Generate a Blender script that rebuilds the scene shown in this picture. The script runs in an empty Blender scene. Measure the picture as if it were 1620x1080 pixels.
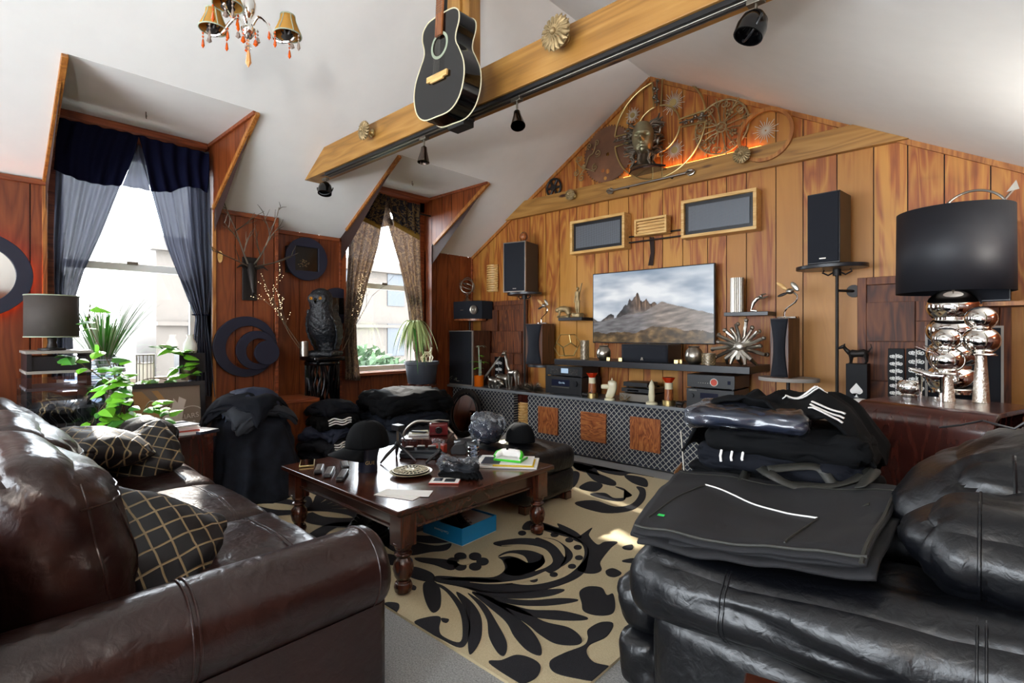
import bpy, bmesh, math, random
from math import sin, cos, pi, radians as R, sqrt, exp
from mathutils import Vector as V, Matrix, noise, Euler
sc = bpy.context.scene
COL = sc.collection
# ---------------------------------------------------------------- camera
CAM_H = 1.3; FPX = 819.0; HX = 810.0; HY = 528.0; YAW = R(42.7)
cd = bpy.data.cameras.new('camera'); cam = bpy.data.objects.new('camera', cd); COL.objects.link(cam)
cam.location = (0, 0, CAM_H); cam.rotation_euler = (R(90), 0, YAW)
cd.sensor_width = 36; cd.lens = FPX/1620*36; cd.shift_y = -(540-HY)/1620
cd.clip_start = .05; cd.clip_end = 200
sc.camera = cam
FW = V((-sin(YAW), cos(YAW), 0)); RT = V((cos(YAW), sin(YAW), 0)); EYE = V((0, 0, CAM_H))
# ---------------------------------------------------------------- exposure, sky, sun
sc.view_settings.view_transform = 'Standard'; sc.view_settings.look = 'None'
sc.view_settings.gamma = 1; sc.view_settings.use_curve_mapping = False
sc.view_settings.exposure = 1.15
sc.cycles.max_bounces = 10; sc.cycles.diffuse_bounces = 5; sc.cycles.transparent_max_bounces = 16
sc.cycles.sample_clamp_indirect = 8; sc.cycles.caustics_reflective = False; sc.cycles.caustics_refractive = False
wd = bpy.data.worlds.new('sky'); sc.world = wd; wd.use_nodes = True
bg = wd.node_tree.nodes['Background']; bg.inputs[0].default_value = (.86, .93, 1, 1); bg.inputs[1].default_value = 9
def lamp(name, kind, loc, rot, energy, color=(1, 1, 1), **k):
    l = bpy.data.lights.new(name, kind); l.energy = energy; l.color = color
    for a, b in k.items():
        if a == 'is_portal': l.cycles.is_portal = b
        else: setattr(l, a, b)
    o = bpy.data.objects.new(name, l); COL.objects.link(o); o.location = loc; o.rotation_euler = rot
    return o
SUN = V((1, -.17, -.70))
lamp('sun', 'SUN', (-12, 2, 8), SUN.to_track_quat('-Z', 'Y').to_euler(), 9.0, (1, .95, .86), angle=R(1.2))
# daylight through the openings (sky portals stand in the window openings)
for nm, loc, rot, sx, sy in (('window_1_daylight', (-5.42, 1.05, 1.9), (0, R(-90), 0), 2.2, 1.06),
                             ('window_2_daylight', (-5.42, 3.55, 1.9), (0, R(-90), 0), 2.2, 1.06),
                             ('window_3_added_daylight', (-2.3, -3.06, 1.5), (R(90), 0, 0), 5.2, 2.3),  # portal of the added rear window
                             ('window_4_added_daylight', (-5.25, -1.7, 1.55), (0, R(-90), 0), 1.45, 1.9)):  # portal of the window added in the left wall
    lamp(nm, 'AREA', loc, rot, 1, shape='RECTANGLE', size=sx, size_y=sy, is_portal=True)

# ---------------------------------------------------------------- measuring helpers: where a sight line meets a real plane of the room
def ray(px, py): return FW + RT*((px-HX)/FPX) + V((0, 0, (HY-py)/FPX))
def AY(px, py, y): d = ray(px, py); return EYE + d*(y/d.y)
def AX(px, py, x): d = ray(px, py); return EYE + d*(x/d.x)
def AZ(px, py, z): d = ray(px, py); return EYE + d*((z-CAM_H)/d.z)
def AD(px, py, t): return EYE + ray(px, py)*t
# ---------------------------------------------------------------- materials
def lin(h):
    c = [int(h[i:i+2], 16)/255 for i in (0, 2, 4)]
    return tuple((x/12.92 if x <= .04045 else ((x+.055)/1.055)**2.4) for x in c) + (1,)
def node(nt, typ, props=None, **ins):
    n = nt.nodes.new(typ)
    for k, v in (props or {}).items(): setattr(n, k, v)
    for k, v in ins.items():
        k = k.replace('_', ' ') if not k.startswith('i') or not k[1:].isdigit() else int(k[1:])
        s = n.inputs[k]
        if hasattr(v, 'type') and hasattr(v, 'is_output'): nt.links.new(v, s)
        else: s.default_value = v
    return n
def newmat(name):
    m = bpy.data.materials.new(name); m.use_nodes = True; nt = m.node_tree
    return m, nt, nt.nodes['Principled BSDF']
def mathn(nt, op, a, b=0.0): return node(nt, 'ShaderNodeMath', {'operation': op}, i0=a, i1=b).outputs[0]
def vmath(nt, op, a, b): return node(nt, 'ShaderNodeVectorMath', {'operation': op}, i0=a, i1=b).outputs[0]
def ramp(nt, fac, stops, interp='LINEAR'):
    n = nt.nodes.new('ShaderNodeValToRGB'); nt.links.new(fac, n.inputs[0]); cr = n.color_ramp; cr.interpolation = interp
    while len(cr.elements) < len(stops): cr.elements.new(.5)
    for e, (p, c) in zip(cr.elements, stops): e.position = p; e.color = lin(c) if isinstance(c, str) else c
    return n.outputs[0]
def mixc(nt, fac, a, b, mode='MIX'):
    n = node(nt, 'ShaderNodeMix', {'data_type': 'RGBA', 'blend_type': mode})
    for i, v in ((0, fac), (6, a), (7, b)):
        if hasattr(v, 'is_output'): nt.links.new(v, n.inputs[i])
        else: n.inputs[i].default_value = v
    return n.outputs[2]
def noisen(nt, vec, scale, detail=4, rough=.55, dist=0.0): return node(nt, 'ShaderNodeTexNoise', None, Vector=vec, Scale=scale, Detail=detail, Roughness=rough, Distortion=dist).outputs[0]
def bump(nt, bs, h, strength, dist=.01):
    b = node(nt, 'ShaderNodeBump', None, Height=h, Strength=strength, Distance=dist); nt.links.new(b.outputs[0], bs.inputs['Normal'])
def plain(name, col, rough=.5, metal=0.0, bscale=0, bstr=.2, var=0.0, coat=0.0, spec=None, bdist=.004, stretch=(1, 1, 1)):
    m, nt, bs = newmat(name); c = lin(col)
    bs.inputs['Roughness'].default_value = rough; bs.inputs['Metallic'].default_value = metal
    bs.inputs['Base Color'].default_value = c
    if coat: bs.inputs['Coat Weight'].default_value = coat; bs.inputs['Coat Roughness'].default_value = .12
    if spec is not None: bs.inputs['Specular IOR Level'].default_value = spec
    if bscale or var:
        tc = vmath(nt, 'MULTIPLY', node(nt, 'ShaderNodeTexCoord').outputs['Object'], stretch)
        n = noisen(nt, tc, bscale or 8)
        if bscale and bstr: bump(nt, bs, n, bstr, bdist)
        if var:
            n2 = noisen(nt, tc, max(1.5, (bscale or 8)*.3))
            a = tuple(x*(1-var) for x in c[:3])+(1,); b = tuple(min(1, x*(1+var)) for x in c[:3])+(1,)
            nt.links.new(ramp(nt, n2, [(.3, a), (.7, b)]), bs.inputs['Base Color'])
    return m
def wood(name, dark, mid, light, axis='z', scale=1.0, rough=.45, knots=False, island=True, gloss=0.0, patch=0.0, bstr=.15):
    m, nt, bs = newmat(name)
    pos = node(nt, 'ShaderNodeNewGeometry')
    p = pos.outputs['Position'] if axis[:3] != 'obj' else node(nt, 'ShaderNodeTexCoord').outputs['Object']
    st = {'z': (1, 1, .12), 'x': (.12, 1, 1), 'y': (1, .12, 1), 'obj': (1, 1, 1), 'objz': (1, 1, .22)}[axis]
    v = vmath(nt, 'MULTIPLY', p, tuple(s*scale for s in st))
    if island:
        off = node(nt, 'ShaderNodeCombineXYZ', None, X=mathn(nt, 'MULTIPLY', pos.outputs['Random Per Island'], 7.3), Y=mathn(nt, 'MULTIPLY', pos.outputs['Random Per Island'], 3.1), Z=mathn(nt, 'MULTIPLY', pos.outputs['Random Per Island'], 11.7)).outputs[0]
        v = vmath(nt, 'ADD', v, off)
    big = noisen(nt, v, 5.5, 2, .5, .6)
    rings = mathn(nt, 'FRACT', mathn(nt, 'MULTIPLY', big, 9.0))
    rings = mathn(nt, 'ABSOLUTE', mathn(nt, 'SUBTRACT', rings, .5))
    fine = noisen(nt, vmath(nt, 'MULTIPLY', v, (1, 1, .35) if axis == 'z' else ((.35, 1, 1) if axis == 'x' else (1, .35, 1))), 90, 3, .6)
    f = mathn(nt, 'ADD', mathn(nt, 'MULTIPLY', rings, .9), mathn(nt, 'MULTIPLY', fine, .55))
    c = ramp(nt, f, [(.18, dark), (.45, mid), (.8, light)])
    if patch:
        pn = noisen(nt, v, 2.3, 2, .5, 1.2)
        c = mixc(nt, ramp(nt, pn, [(.5, (0, 0, 0, 1)), (.56, (patch,)*3+(1,))]), c, lin(light))
    if knots:
        vo = node(nt, 'ShaderNodeTexVoronoi', None, Vector=vmath(nt, 'MULTIPLY', p, (1.6, 5, 5) if axis == 'x' else (5, 5, 1.6)), Scale=1.0)
        k = ramp(nt, vo.outputs['Distance'], [(.07, (1, 1, 1, 1)), (.13, (0, 0, 0, 1))])
        c = mixc(nt, k, c, lin('3A1A08'))
    tint = mathn(nt, 'MULTIPLY', pos.outputs['Random Per Island'], 1.0)
    if island: c = mixc(nt, mathn(nt, 'MULTIPLY', tint, .35), c, lin(dark))
    nt.links.new(c, bs.inputs['Base Color']); bs.inputs['Roughness'].default_value = rough
    if gloss: bs.inputs['Coat Weight'].default_value = gloss; bs.inputs['Coat Roughness'].default_value = .15
    bump(nt, bs, f, bstr, .004)
    return m
M = {}
M['panel_gold'] = wood('gold_plywood_panelling', '7E4014', 'A05A20', 'BE8638', patch=.85, rough=.5)
M['panel_red'] = wood('red_plywood_panelling', '582409', '743412', '8C4A20', patch=.2, rough=.42)
M['groove'] = plain('dark_groove', '2A1208', .7)
M['pine'] = wood('knotty_pine', '7E5826', '96692E', 'A87C3E', 'x', .8, .45, knots=True, island=False, bstr=.08)
M['pine_z'] = wood('knotty_pine_upright', '7E5826', '96692E', 'A87C3E', 'z', .8, .45, knots=True, island=False, bstr=.08)
M['trim'] = wood('stained_trim', '7A4519', '9A5F28', 'B27838', 'z', 1.2, .45, island=False)
M['trim_red'] = wood('red_trim', '5A2610', '7C3A18', '96502A', 'y', 1.2, .45, island=False)
M['mahog'] = wood('mahogany', '34170E', '3E1C11', '4A2416', 'x', 1.0, .22, island=False, gloss=.5, bstr=.04)
M['mahog_z'] = wood('mahogany_turned', '34170E', '421E12', '542A1A', 'z', 1.0, .22, island=False, gloss=.5, bstr=.04)
M['cherry'] = wood('cherry_veneer', '2E110C', '3A1610', '461E16', 'objz', 1.0, .25, island=False, gloss=.5, bstr=.03)
M['maple'] = wood('pale_maple', 'B98A48', 'D0A462', 'DDB87C', 'x', 1.5, .4, island=False, bstr=.05)
M['matte_black'] = plain('matte_black', '08090E', .6, spec=.25)
M['burl'] = wood('figured_walnut', '5A2A14', '8A4A24', 'AC6E3C', 'objz', 2.4, .35, island=False)
M['parquet'] = wood('dark_block_wood', '34170A', '5E2E14', '844A22', 'z', 1.3, .6, gloss=.0, bstr=.1)
M['plaster'] = plain('white_plaster', 'E6E5E2', .85, bscale=25, bstr=.12, bdist=.002, var=.015)
M['chrome'] = plain('chrome', 'F4F2EE', .06, 1)
M['silver'] = plain('antique_silver', 'A29C92', .3, 1, bscale=40, bstr=.3)
M['pewter'] = plain('dark_pewter', '7E776C', .38, 1, bscale=50, bstr=.5)
M['bronze'] = plain('aged_bronze', '9A845E', .5, .55, bscale=60, bstr=.6, var=.35)
M['brassy'] = plain('pale_brass', 'BFA873', .35, 1, bscale=60, bstr=.2)
M['iron'] = plain('black_iron', '2A2624', .5, .6, bscale=40, bstr=.3)
M['rust'] = plain('rusty_steel', '6E4A34', .6, .3, bscale=9, bstr=.3, var=.5)
M['black'] = plain('black_plastic', '141416', .4)
M['black_gloss'] = plain('gloss_black', '050506', .1, coat=.1)
M['black_satin'] = plain('satin_black', '1A1A1E', .32, bscale=90, bstr=.05)
M['grille'] = plain('speaker_cloth', '0C101A', .9, bscale=900, bstr=.4, bdist=.001)
M['ash'] = plain('black_ash_veneer', '17171B', .35, bscale=60, bstr=.2, stretch=(1, 1, .1))
M['walnut_box'] = wood('walnut_cabinet', '2E170E', '4A2A1A', '63402A', 'z', 1.2, .4, island=False)
M['grey_trim'] = plain('weathered_frame', '8E8780', .6)
M['white'] = plain('white_paint', 'F2F0EC', .5)
M['paper'] = plain('paper', 'EDEBE6', .8)
M['bone'] = plain('onyx_stone', 'D8CFAE', .3, bscale=6, bstr=.05, var=.18, coat=.3)
M['amber'] = plain('amber_glass', 'C05A0C', .12, coat=.5)
M['redglass'] = plain('red_glass', 'B02A0A', .1, coat=.5)
M['denim'] = plain('dark_cloth', '0B0E16', .85, spec=.2, bscale=220, bstr=.35, bdist=.002)
M['cloth_blk'] = plain('black_cloth', '060709', .85, spec=.15, bscale=200, bstr=.3, bdist=.002)
M['cloth_navy'] = plain('navy_cloth', '1C2438', .8, bscale=200, bstr=.3, bdist=.002)
M['cloth_grey'] = plain('grey_cloth', '1C2028', .85, bscale=200, bstr=.3, bdist=.002)
M['camo'] = plain('dark_camouflage', '171B24', .85, spec=.2, bscale=30, bstr=.15, var=.55, bdist=.002)
M['bag'] = plain('black_canvas', '09090E', .85, bscale=320, bstr=.4, var=.25, bdist=.001)
M['leather_blk'] = plain('black_leather', '05060A', .36, coat=.0)
M['leather_brn'] = plain('oxblood_leather', '24110E', .3, bscale=14, bstr=.0, var=.2, coat=.1)
M['leaf'] = plain('green_leaf', '6FB52C', .4, var=.3)
M['leaf_dk'] = plain('dark_leaf', '3E7A2A', .45, var=.3)
M['leaf_grey'] = plain('silvery_leaf', '9AA48E', .6, var=.2)
M['leaf_dry'] = plain('pale_green_leaf', 'A8B878', .5, var=.3)
M['stem'] = plain('brown_stem', '5A4A34', .7)
M['blue'] = plain('bright_blue_card', '0F8FD0', .5)
M['card'] = plain('brown_cardboard', 'B8875A', .8)
M['green_pl'] = plain('bright_green_plastic', '3FC02A', .3)
M['yellow'] = plain('yellow_paper', 'E6C21A', .7)
M['redcard'] = plain('red_card', 'B8402A', .6)
M['marble'] = plain('grey_slab', '6E7174', .35, bscale=7, bstr=.05, var=.4, stretch=(.25, 3, 1))
M['shade_blk'] = plain('black_drum_fabric', '14151C', .55, bscale=500, bstr=.3, bdist=.001)
M['shade_grey'] = plain('grey_linen_shade', '3A332E', .8, bscale=400, bstr=.5, bdist=.001)
M['stone_dk'] = plain('dark_cast_stone', '17181C', .35, bscale=70, bstr=.6)
M['tape'] = plain('green_sticker', '2FD060', .5)
M['pot'] = plain('grey_pot', '30343C', .6, bscale=80, bstr=.25)
M['strap'] = plain('black_webbing', '24241F', .6, bscale=350, bstr=.6, bdist=.001)
def glass(name, tint=(1, 1, 1, 1), refl=.08, rough=.02, haze=0.0):
    m, nt, bs = newmat(name); nt.nodes.remove(bs)
    t = node(nt, 'ShaderNodeBsdfTransparent', None, Color=tint); g = node(nt, 'ShaderNodeBsdfGlossy', None, Roughness=rough)
    fr = node(nt, 'ShaderNodeFresnel', None, IOR=1.45)
    f = mathn(nt, 'ADD', fr.outputs[0], refl)
    mx = node(nt, 'ShaderNodeMixShader', None, i0=f, i1=t.outputs[0], i2=g.outputs[0])
    if haze: mx = node(nt, 'ShaderNodeMixShader', None, i0=haze, i1=mx.outputs[0], i2=node(nt, 'ShaderNodeBsdfTranslucent', None, Color=(.8, .85, .95, 1)).outputs[0])
    nt.links.new(mx.outputs[0], nt.nodes['Material Output'].inputs[0]); return m
M['pane'] = glass('window_glass', refl=0.0)
M['film'] = glass('clear_plastic_film', (.9, .94, .98, 1), .06, .22, .10)
M['acrylic'] = glass('clear_acrylic', (.8, .86, .95, 1), .1)
def sheer(name, col, trans=.5, pattern=None, open_=0.0):
    m, nt, bs = newmat(name); nt.nodes.remove(bs)
    c = lin(col)
    if pattern:
        v = node(nt, 'ShaderNodeTexCoord').outputs['Object']
        w = noisen(nt, v, 9, 2, .5, 2.5); c = ramp(nt, w, [(.46, col), (.5, pattern), (.56, pattern), (.6, col)])
    d = node(nt, 'ShaderNodeBsdfDiffuse', None, Color=c); t = node(nt, 'ShaderNodeBsdfTranslucent', None, Color=c)
    mx = node(nt, 'ShaderNodeMixShader', None, i0=trans, i1=d.outputs[0], i2=t.outputs[0])
    out = mx.outputs[0]
    if open_:
        tr = node(nt, 'ShaderNodeBsdfTransparent'); out = node(nt, 'ShaderNodeMixShader', None, i0=open_, i1=out, i2=tr.outputs[0]).outputs[0]
    nt.links.new(out, nt.nodes['Material Output'].inputs[0]); return m
M['curtain_blue'] = sheer('slate_blue_linen', '666A78', .6, open_=.08)
M['curtain_navy'] = sheer('navy_valance_cloth', '14162A', .15)
M['curtain_damask'] = sheer('tan_damask', '7A6A60', .5, 'A08C74', .05)
M['curtain_dkdamask'] = sheer('dark_damask', '2C2A30', .25, '6E5A3C')
M['fringe'] = sheer('gold_fringe', '9A7A3A', .3)
M['shade_tan'] = sheer('tan_silk_shade', 'C89A50', .4)
M['cream_shade'] = sheer('cream_lining', 'F0D8B0', .5)
def leathery(m):  # creases that run in long folds
    nt = m.node_tree; bs = nt.nodes['Principled BSDF']
    v = node(nt, 'ShaderNodeTexCoord').outputs['Object']
    big = noisen(nt, v, 7, 2, .5, .4); mid = noisen(nt, v, 28, 2, .5, .8); g = noisen(nt, v, 330, 2)
    h = mathn(nt, 'ADD', mathn(nt, 'MULTIPLY', big, 1.0), mathn(nt, 'ADD', mathn(nt, 'MULTIPLY', mid, .22), mathn(nt, 'MULTIPLY', g, .025)))
    bump(nt, bs, h, .4, .03)
leathery(M['leather_blk']); leathery(M['leather_brn'])
def lattice_mat():
    m, nt, bs = newmat('trellis_print_fabric'); p = node(nt, 'ShaderNodeTexCoord').outputs['Object']
    sx = node(nt, 'ShaderNodeSeparateXYZ', None, Vector=p)
    a = mathn(nt, 'MULTIPLY', mathn(nt, 'ADD', sx.outputs[0], sx.outputs[2]), 17.0)
    b = mathn(nt, 'MULTIPLY', mathn(nt, 'SUBTRACT', sx.outputs[0], sx.outputs[2]), 17.0)
    def line(q): return mathn(nt, 'ABSOLUTE', mathn(nt, 'SUBTRACT', mathn(nt, 'FRACT', q), .5))
    mn = mathn(nt, 'MINIMUM', line(a), line(b))
    c = ramp(nt, mn, [(.0, '9C9A92'), (.07, '9C9A92'), (.08, '141A2A')], 'CONSTANT')
    nt.links.new(c, bs.inputs['Base Color']); bs.inputs['Roughness'].default_value = .8; return m
M['lattice'] = lattice_mat()
def pillow_mat():
    m, nt, bs = newmat('trellis_pillow_fabric'); p = node(nt, 'ShaderNodeTexCoord').outputs['Object']
    sx = node(nt, 'ShaderNodeSeparateXYZ', None, Vector=p)
    a = mathn(nt, 'MULTIPLY', mathn(nt, 'ADD', sx.outputs[0], sx.outputs[1]), 13.0)
    b = mathn(nt, 'MULTIPLY', mathn(nt, 'SUBTRACT', sx.outputs[0], sx.outputs[1]), 13.0)
    def line(q): return mathn(nt, 'ABSOLUTE', mathn(nt, 'SUBTRACT', mathn(nt, 'FRACT', q), .5))
    mn = mathn(nt, 'MINIMUM', line(a), line(b))
    c = ramp(nt, mn, [(.0, '8A7858'), (.045, '8A7858'), (.055, '0A0C12')], 'CONSTANT')
    nt.links.new(c, bs.inputs['Base Color']); bs.inputs['Roughness'].default_value = .5
    bump(nt, bs, mathn(nt, 'MINIMUM', mn, .06), .5, .05); return m
M['pillow'] = pillow_mat()
def carpet_mat(name, c1, c2, sc_=220):
    m, nt, bs = newmat(name); p = node(nt, 'ShaderNodeTexCoord').outputs['Object']
    n = noisen(nt, p, sc_, 3, .7); nt.links.new(ramp(nt, n, [(.35, c1), (.65, c2)]), bs.inputs['Base Color'])
    bs.inputs['Roughness'].default_value = .95; bump(nt, bs, n, .8, .006); return m
M['carpet'] = carpet_mat('grey_carpet', '747474', 'A6A6A4', 150)
M['rug_cream'] = carpet_mat('cream_rug_pile', 'C0AE8A', 'D4C6A2', 300)
M['rug_black'] = carpet_mat('black_rug_pile', '0A0A10', '1C1C24', 300)
def emit(name, col, s=1.0):
    m, nt, bs = newmat(name); bs.inputs['Base Color'].default_value = (0, 0, 0, 1)
    bs.inputs['Emission Color'].default_value = lin(col); bs.inputs['Emission Strength'].default_value = s; return m
M['palemetal'] = plain('pale_metal', 'C4BCAA', .45, .25)
M['led'] = emit('warm_led', 'FFE0B0', 1.6); M['lcd'] = emit('pale_display', '9FB8D0', .5); M['redled'] = emit('red_led', 'FF2A20', 2)
M['eye'] = plain('amber_eye', 'D08A20', .1, coat=1)
# ---------------------------------------------------------------- mesh builder
class MB:
    def __init__(s): s.v = []; s.f = []; s.m = []; s.mi = 0
    def add(s, vs, fs, T=None):
        b = len(s.v); s.v += [tuple((T @ V(p)) if T else p) for p in vs]; s.f += [tuple(b+i for i in q) for q in fs]; s.m += [s.mi]*len(fs); return s
    def mat(s, i): s.mi = i; return s
    def box(s, c, d, T=None, rz=0):
        x, y, z = d[0]/2, d[1]/2, d[2]/2
        vs = [(-x, -y, -z), (x, -y, -z), (x, y, -z), (-x, y, -z), (-x, -y, z), (x, -y, z), (x, y, z), (-x, y, z)]
        X = Matrix.Translation(c) @ Matrix.Rotation(rz, 4, 'Z'); X = (T @ X) if T else X
        return s.add(vs, [(0, 3, 2, 1), (4, 5, 6, 7), (0, 1, 5, 4), (1, 2, 6, 5), (2, 3, 7, 6), (3, 0, 4, 7)], X)
    def lohi(s, a, b, T=None): return s.box(((a[0]+b[0])/2, (a[1]+b[1])/2, (a[2]+b[2])/2), (abs(b[0]-a[0]), abs(b[1]-a[1]), abs(b[2]-a[2])), T)
    def lathe(s, c, prof, n=20, T=None, close=True):
        vs = []; fs = []
        for r, z in prof:
            for k in range(n): a = 2*pi*k/n; vs.append((c[0]+r*cos(a), c[1]+r*sin(a), c[2]+z))
        for i in range(len(prof)-1):
            for k in range(n):
                k2 = (k+1) % n; fs.append((i*n+k, i*n+k2, (i+1)*n+k2, (i+1)*n+k))
        if close:
            if prof[0][0] > 1e-5: fs.append(tuple(range(n-1, -1, -1)))
            if prof[-1][0] > 1e-5: fs.append(tuple((len(prof)-1)*n+k for k in range(n)))
        return s.add(vs, fs, T)
    def cyl(s, p0, p1, r0, r1=None, n=14):
        r1 = r0 if r1 is None else r1; p0 = V(p0); p1 = V(p1); d = p1-p0
        T = Matrix.Translation(p0) @ d.to_track_quat('Z', 'Y').to_matrix().to_4x4()
        return s.lathe((0, 0, 0), [(r0, 0), (r1, d.length)], n, T)
    def sph(s, c, r, nu=16, nv=10, T=None):
        if not hasattr(r, '__len__'): r = (r, r, r)
        vs = [(c[0], c[1], c[2]-r[2])]; fs = []
        for j in range(1, nv):
            t = -pi/2+pi*j/nv
            for k in range(nu): a = 2*pi*k/nu; vs.append((c[0]+r[0]*cos(t)*cos(a), c[1]+r[1]*cos(t)*sin(a), c[2]+r[2]*sin(t)))
        vs.append((c[0], c[1], c[2]+r[2])); L = len(vs)-1
        for k in range(nu):
            k2 = (k+1) % nu; fs.append((0, 1+k2, 1+k)); fs.append((L, L-nu+k, L-nu+k2))
            for j in range(nv-2): a = 1+j*nu; fs.append((a+k, a+k2, a+nu+k2, a+nu+k))
        return s.add(vs, fs, T)
    def tube(s, pts, r, n=8, T=None, closed=False, flat=1.0):
        pts = [V(p) for p in pts]; N = len(pts)
        if not hasattr(r, '__len__'): r = [r]*N
        vs = []; fs = []; up = None
        for i, p in enumerate(pts):
            if closed: d = pts[(i+1) % N]-pts[i-1]
            else: d = pts[min(i+1, N-1)]-pts[max(i-1, 0)]
            if d.length < 1e-9: d = V((0, 0, 1))
            d.normalize()
            if up is None: up = V((0, 0, 1)) if abs(d.z) < .9 else V((1, 0, 0))
            side = d.cross(up)
            if side.length < 1e-6: side = d.orthogonal()
            side.normalize(); up = side.cross(d).normalized()
            for k in range(n): a = 2*pi*k/n; vs.append(tuple(p+side*(cos(a)*r[i])+up*(sin(a)*r[i]*flat)))
        for i in range(N if closed else N-1):
            j = (i+1) % N
            for k in range(n): k2 = (k+1) % n; fs.append((i*n+k, i*n+k2, j*n+k2, j*n+k))
        if not closed: fs.append(tuple(range(n-1, -1, -1))); fs.append(tuple((N-1)*n+k for k in range(n)))
        return s.add(vs, fs, T)
    def torus(s, c, Rr, r, T=None, n=36, m=8, a0=0, a1=2*pi, flat=1.0):
        full = abs(a1-a0-2*pi) < 1e-6; k = n if full else n+1
        pts = [(c[0]+Rr*cos(a0+(a1-a0)*i/n), c[1]+Rr*sin(a0+(a1-a0)*i/n), c[2]) for i in range(k)]
        return s.tube(pts, r, m, T, closed=full, flat=flat)
    def prism(s, poly, t, T=None, t0=0.0):
        n = len(poly); vs = [(p[0], p[1], t0) for p in poly]+[(p[0], p[1], t) for p in poly]
        fs = [tuple(range(n-1, -1, -1)), tuple(range(n, 2*n))]+[(i, (i+1) % n, n+(i+1) % n, n+i) for i in range(n)]
        return s.add(vs, fs, T)
    def ring(s, outer, inner, t, T=None):
        n = len(outer); vs = [(p[0], p[1], 0) for p in outer+inner]+[(p[0], p[1], t) for p in outer+inner]; fs = []
        for i in range(n):
            j = (i+1) % n; fs += [(i, j, n+j, n+i)[::-1], (2*n+i, 2*n+j, 3*n+j, 3*n+i), (i, j, 2*n+j, 2*n+i), (n+j, n+i, 3*n+i, 3*n+j)]
        return s.add(vs, fs, T)
    def grid(s, fn, nu, nv, wrap=False):
        vs = [tuple(fn(i/nu, j/nv)) for j in range(nv+1) for i in range(nu+(0 if wrap else 1))]; w = nu+(0 if wrap else 1)
        fs = [(j*w+i, j*w+(i+1) % w, (j+1)*w+(i+1) % w, (j+1)*w+i) for j in range(nv) for i in range(nu)]
        return s.add(vs, fs)
    def rbox(s, c, h, r=.05, puff=(0, 0, 0), amp=0, ns=3, seed=0, T=None, N=12, crease=0, shape=None):
        # rounded cushion-like box: half sizes h, edge radius r, puffed faces, soft lumps
        c = V(c); h = V(h); done = {}; vs = []; fs = []
        r = min(r, h.x, h.y, h.z)
        def P(a, b, w):
            key = (round(a, 5), round(b, 5), round(w, 5))
            if key in done: return done[key]
            def wp(t): return max(-1, min(1, t))
            q = V((wp(a)*h.x, wp(b)*h.y, wp(w)*h.z)); core = V([max(-(h[i]-r), min(h[i]-r, q[i])) for i in range(3)])
            d = q-core
            p = core+(d.normalized()*r if d.length > 1e-9 else V())
            p += V((puff[0]*a*(1-b*b)*(1-w*w), puff[1]*b*(1-a*a)*(1-w*w), puff[2]*w*(1-a*a)*(1-b*b)))
            if amp:
                nn = noise.noise(p*ns+V((seed*7.1, seed*3.3, seed))); n2 = noise.noise(p*ns*2.7+V((seed, 5.5, seed*2)))
                o = V((a*abs(a), b*abs(b), w*abs(w))); o = o.normalized() if o.length else o
                p += o*amp*(nn+.5*n2)
                if crease: p -= o*crease*(1-min(1, abs(noise.noise(V((p.x*ns*1.6, p.y*ns*1.6, p.z*ns*1.6))+V((seed*2, 1, 9))))*6))
            if shape: p = shape(p)
            done[key] = len(vs); vs.append(tuple(c+p)); return done[key]
        g = [sin(pi/2*(2*i/N-1)) for i in range(N+1)]
        for ax in range(3):
            for sg in (-1, 1):
                for i in range(N):
                    for j in range(N):
                        def Q(u, w):
                            t = [0, 0, 0]; t[ax] = sg; t[(ax+1) % 3] = u; t[(ax+2) % 3] = w; return P(*t)
                        q = [Q(g[i], g[j]), Q(g[i+1], g[j]), Q(g[i+1], g[j+1]), Q(g[i], g[j+1])]
                        if len(set(q)) >= 3: fs.append(tuple(q if sg > 0 else q[::-1]))
        return s.add(vs, fs, T)
    def build(s, name, mats, parent=None, loc=None, rot=None, bevel=0, seg=2, solid=0, sub=0, sharp=38, off=-1):
        me = bpy.data.meshes.new(name); me.from_pydata(s.v, [], s.f); me.update()
        mats = mats if isinstance(mats, (list, tuple)) else [mats]
        for m in mats: me.materials.append(M[m] if isinstance(m, str) else m)
        if len(mats) > 1: me.polygons.foreach_set('material_index', s.m)
        me.polygons.foreach_set('use_smooth', [True]*len(me.polygons)); me.set_sharp_from_angle(angle=R(sharp))
        o = bpy.data.objects.new(name, me); COL.objects.link(o)
        if parent: o.parent = parent
        if loc: o.location = loc
        if rot: o.rotation_euler = rot
        if solid: md = o.modifiers.new('solid', 'SOLIDIFY'); md.thickness = solid; md.offset = off
        if sub: md = o.modifiers.new('sub', 'SUBSURF'); md.levels = md.render_levels = sub
        if bevel: md = o.modifiers.new('bevel', 'BEVEL'); md.width = bevel; md.segments = seg; md.limit_method = 'ANGLE'
        return o
from mathutils.bvhtree import BVHTree
def seam_on(o, starts, d, r=.003, mat=None, name='seam'):
    # stitched seam laid on the surface of a part: the sight points are dropped on to it along d
    bv = BVHTree.FromPolygons([v.co.copy() for v in o.data.vertices], [tuple(p.vertices) for p in o.data.polygons]); pts = []
    for s_ in starts:
        h = bv.ray_cast(V(s_), V(d).normalized())
        if h[0] is not None: pts.append(h[0]-V(d).normalized()*r*.3)
    if len(pts) > 2: return MB().tube(pts, r, 6).build(name, mat or o.data.materials[0], o)
def tag(o, label, cat, group=None, kind=None):
    if label: o['label'] = label
    if cat: o['category'] = cat
    if group: o['group'] = group
    if kind: o['kind'] = kind
    return o
def thing(name, label, cat, loc=(0, 0, 0), rz=0, group=None, rot=None):
    o = bpy.data.objects.new(name, None); COL.objects.link(o); o.location = loc; o.rotation_euler = rot or (0, 0, rz); o.empty_display_size = .1
    return tag(o, label, cat, group)
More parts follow.
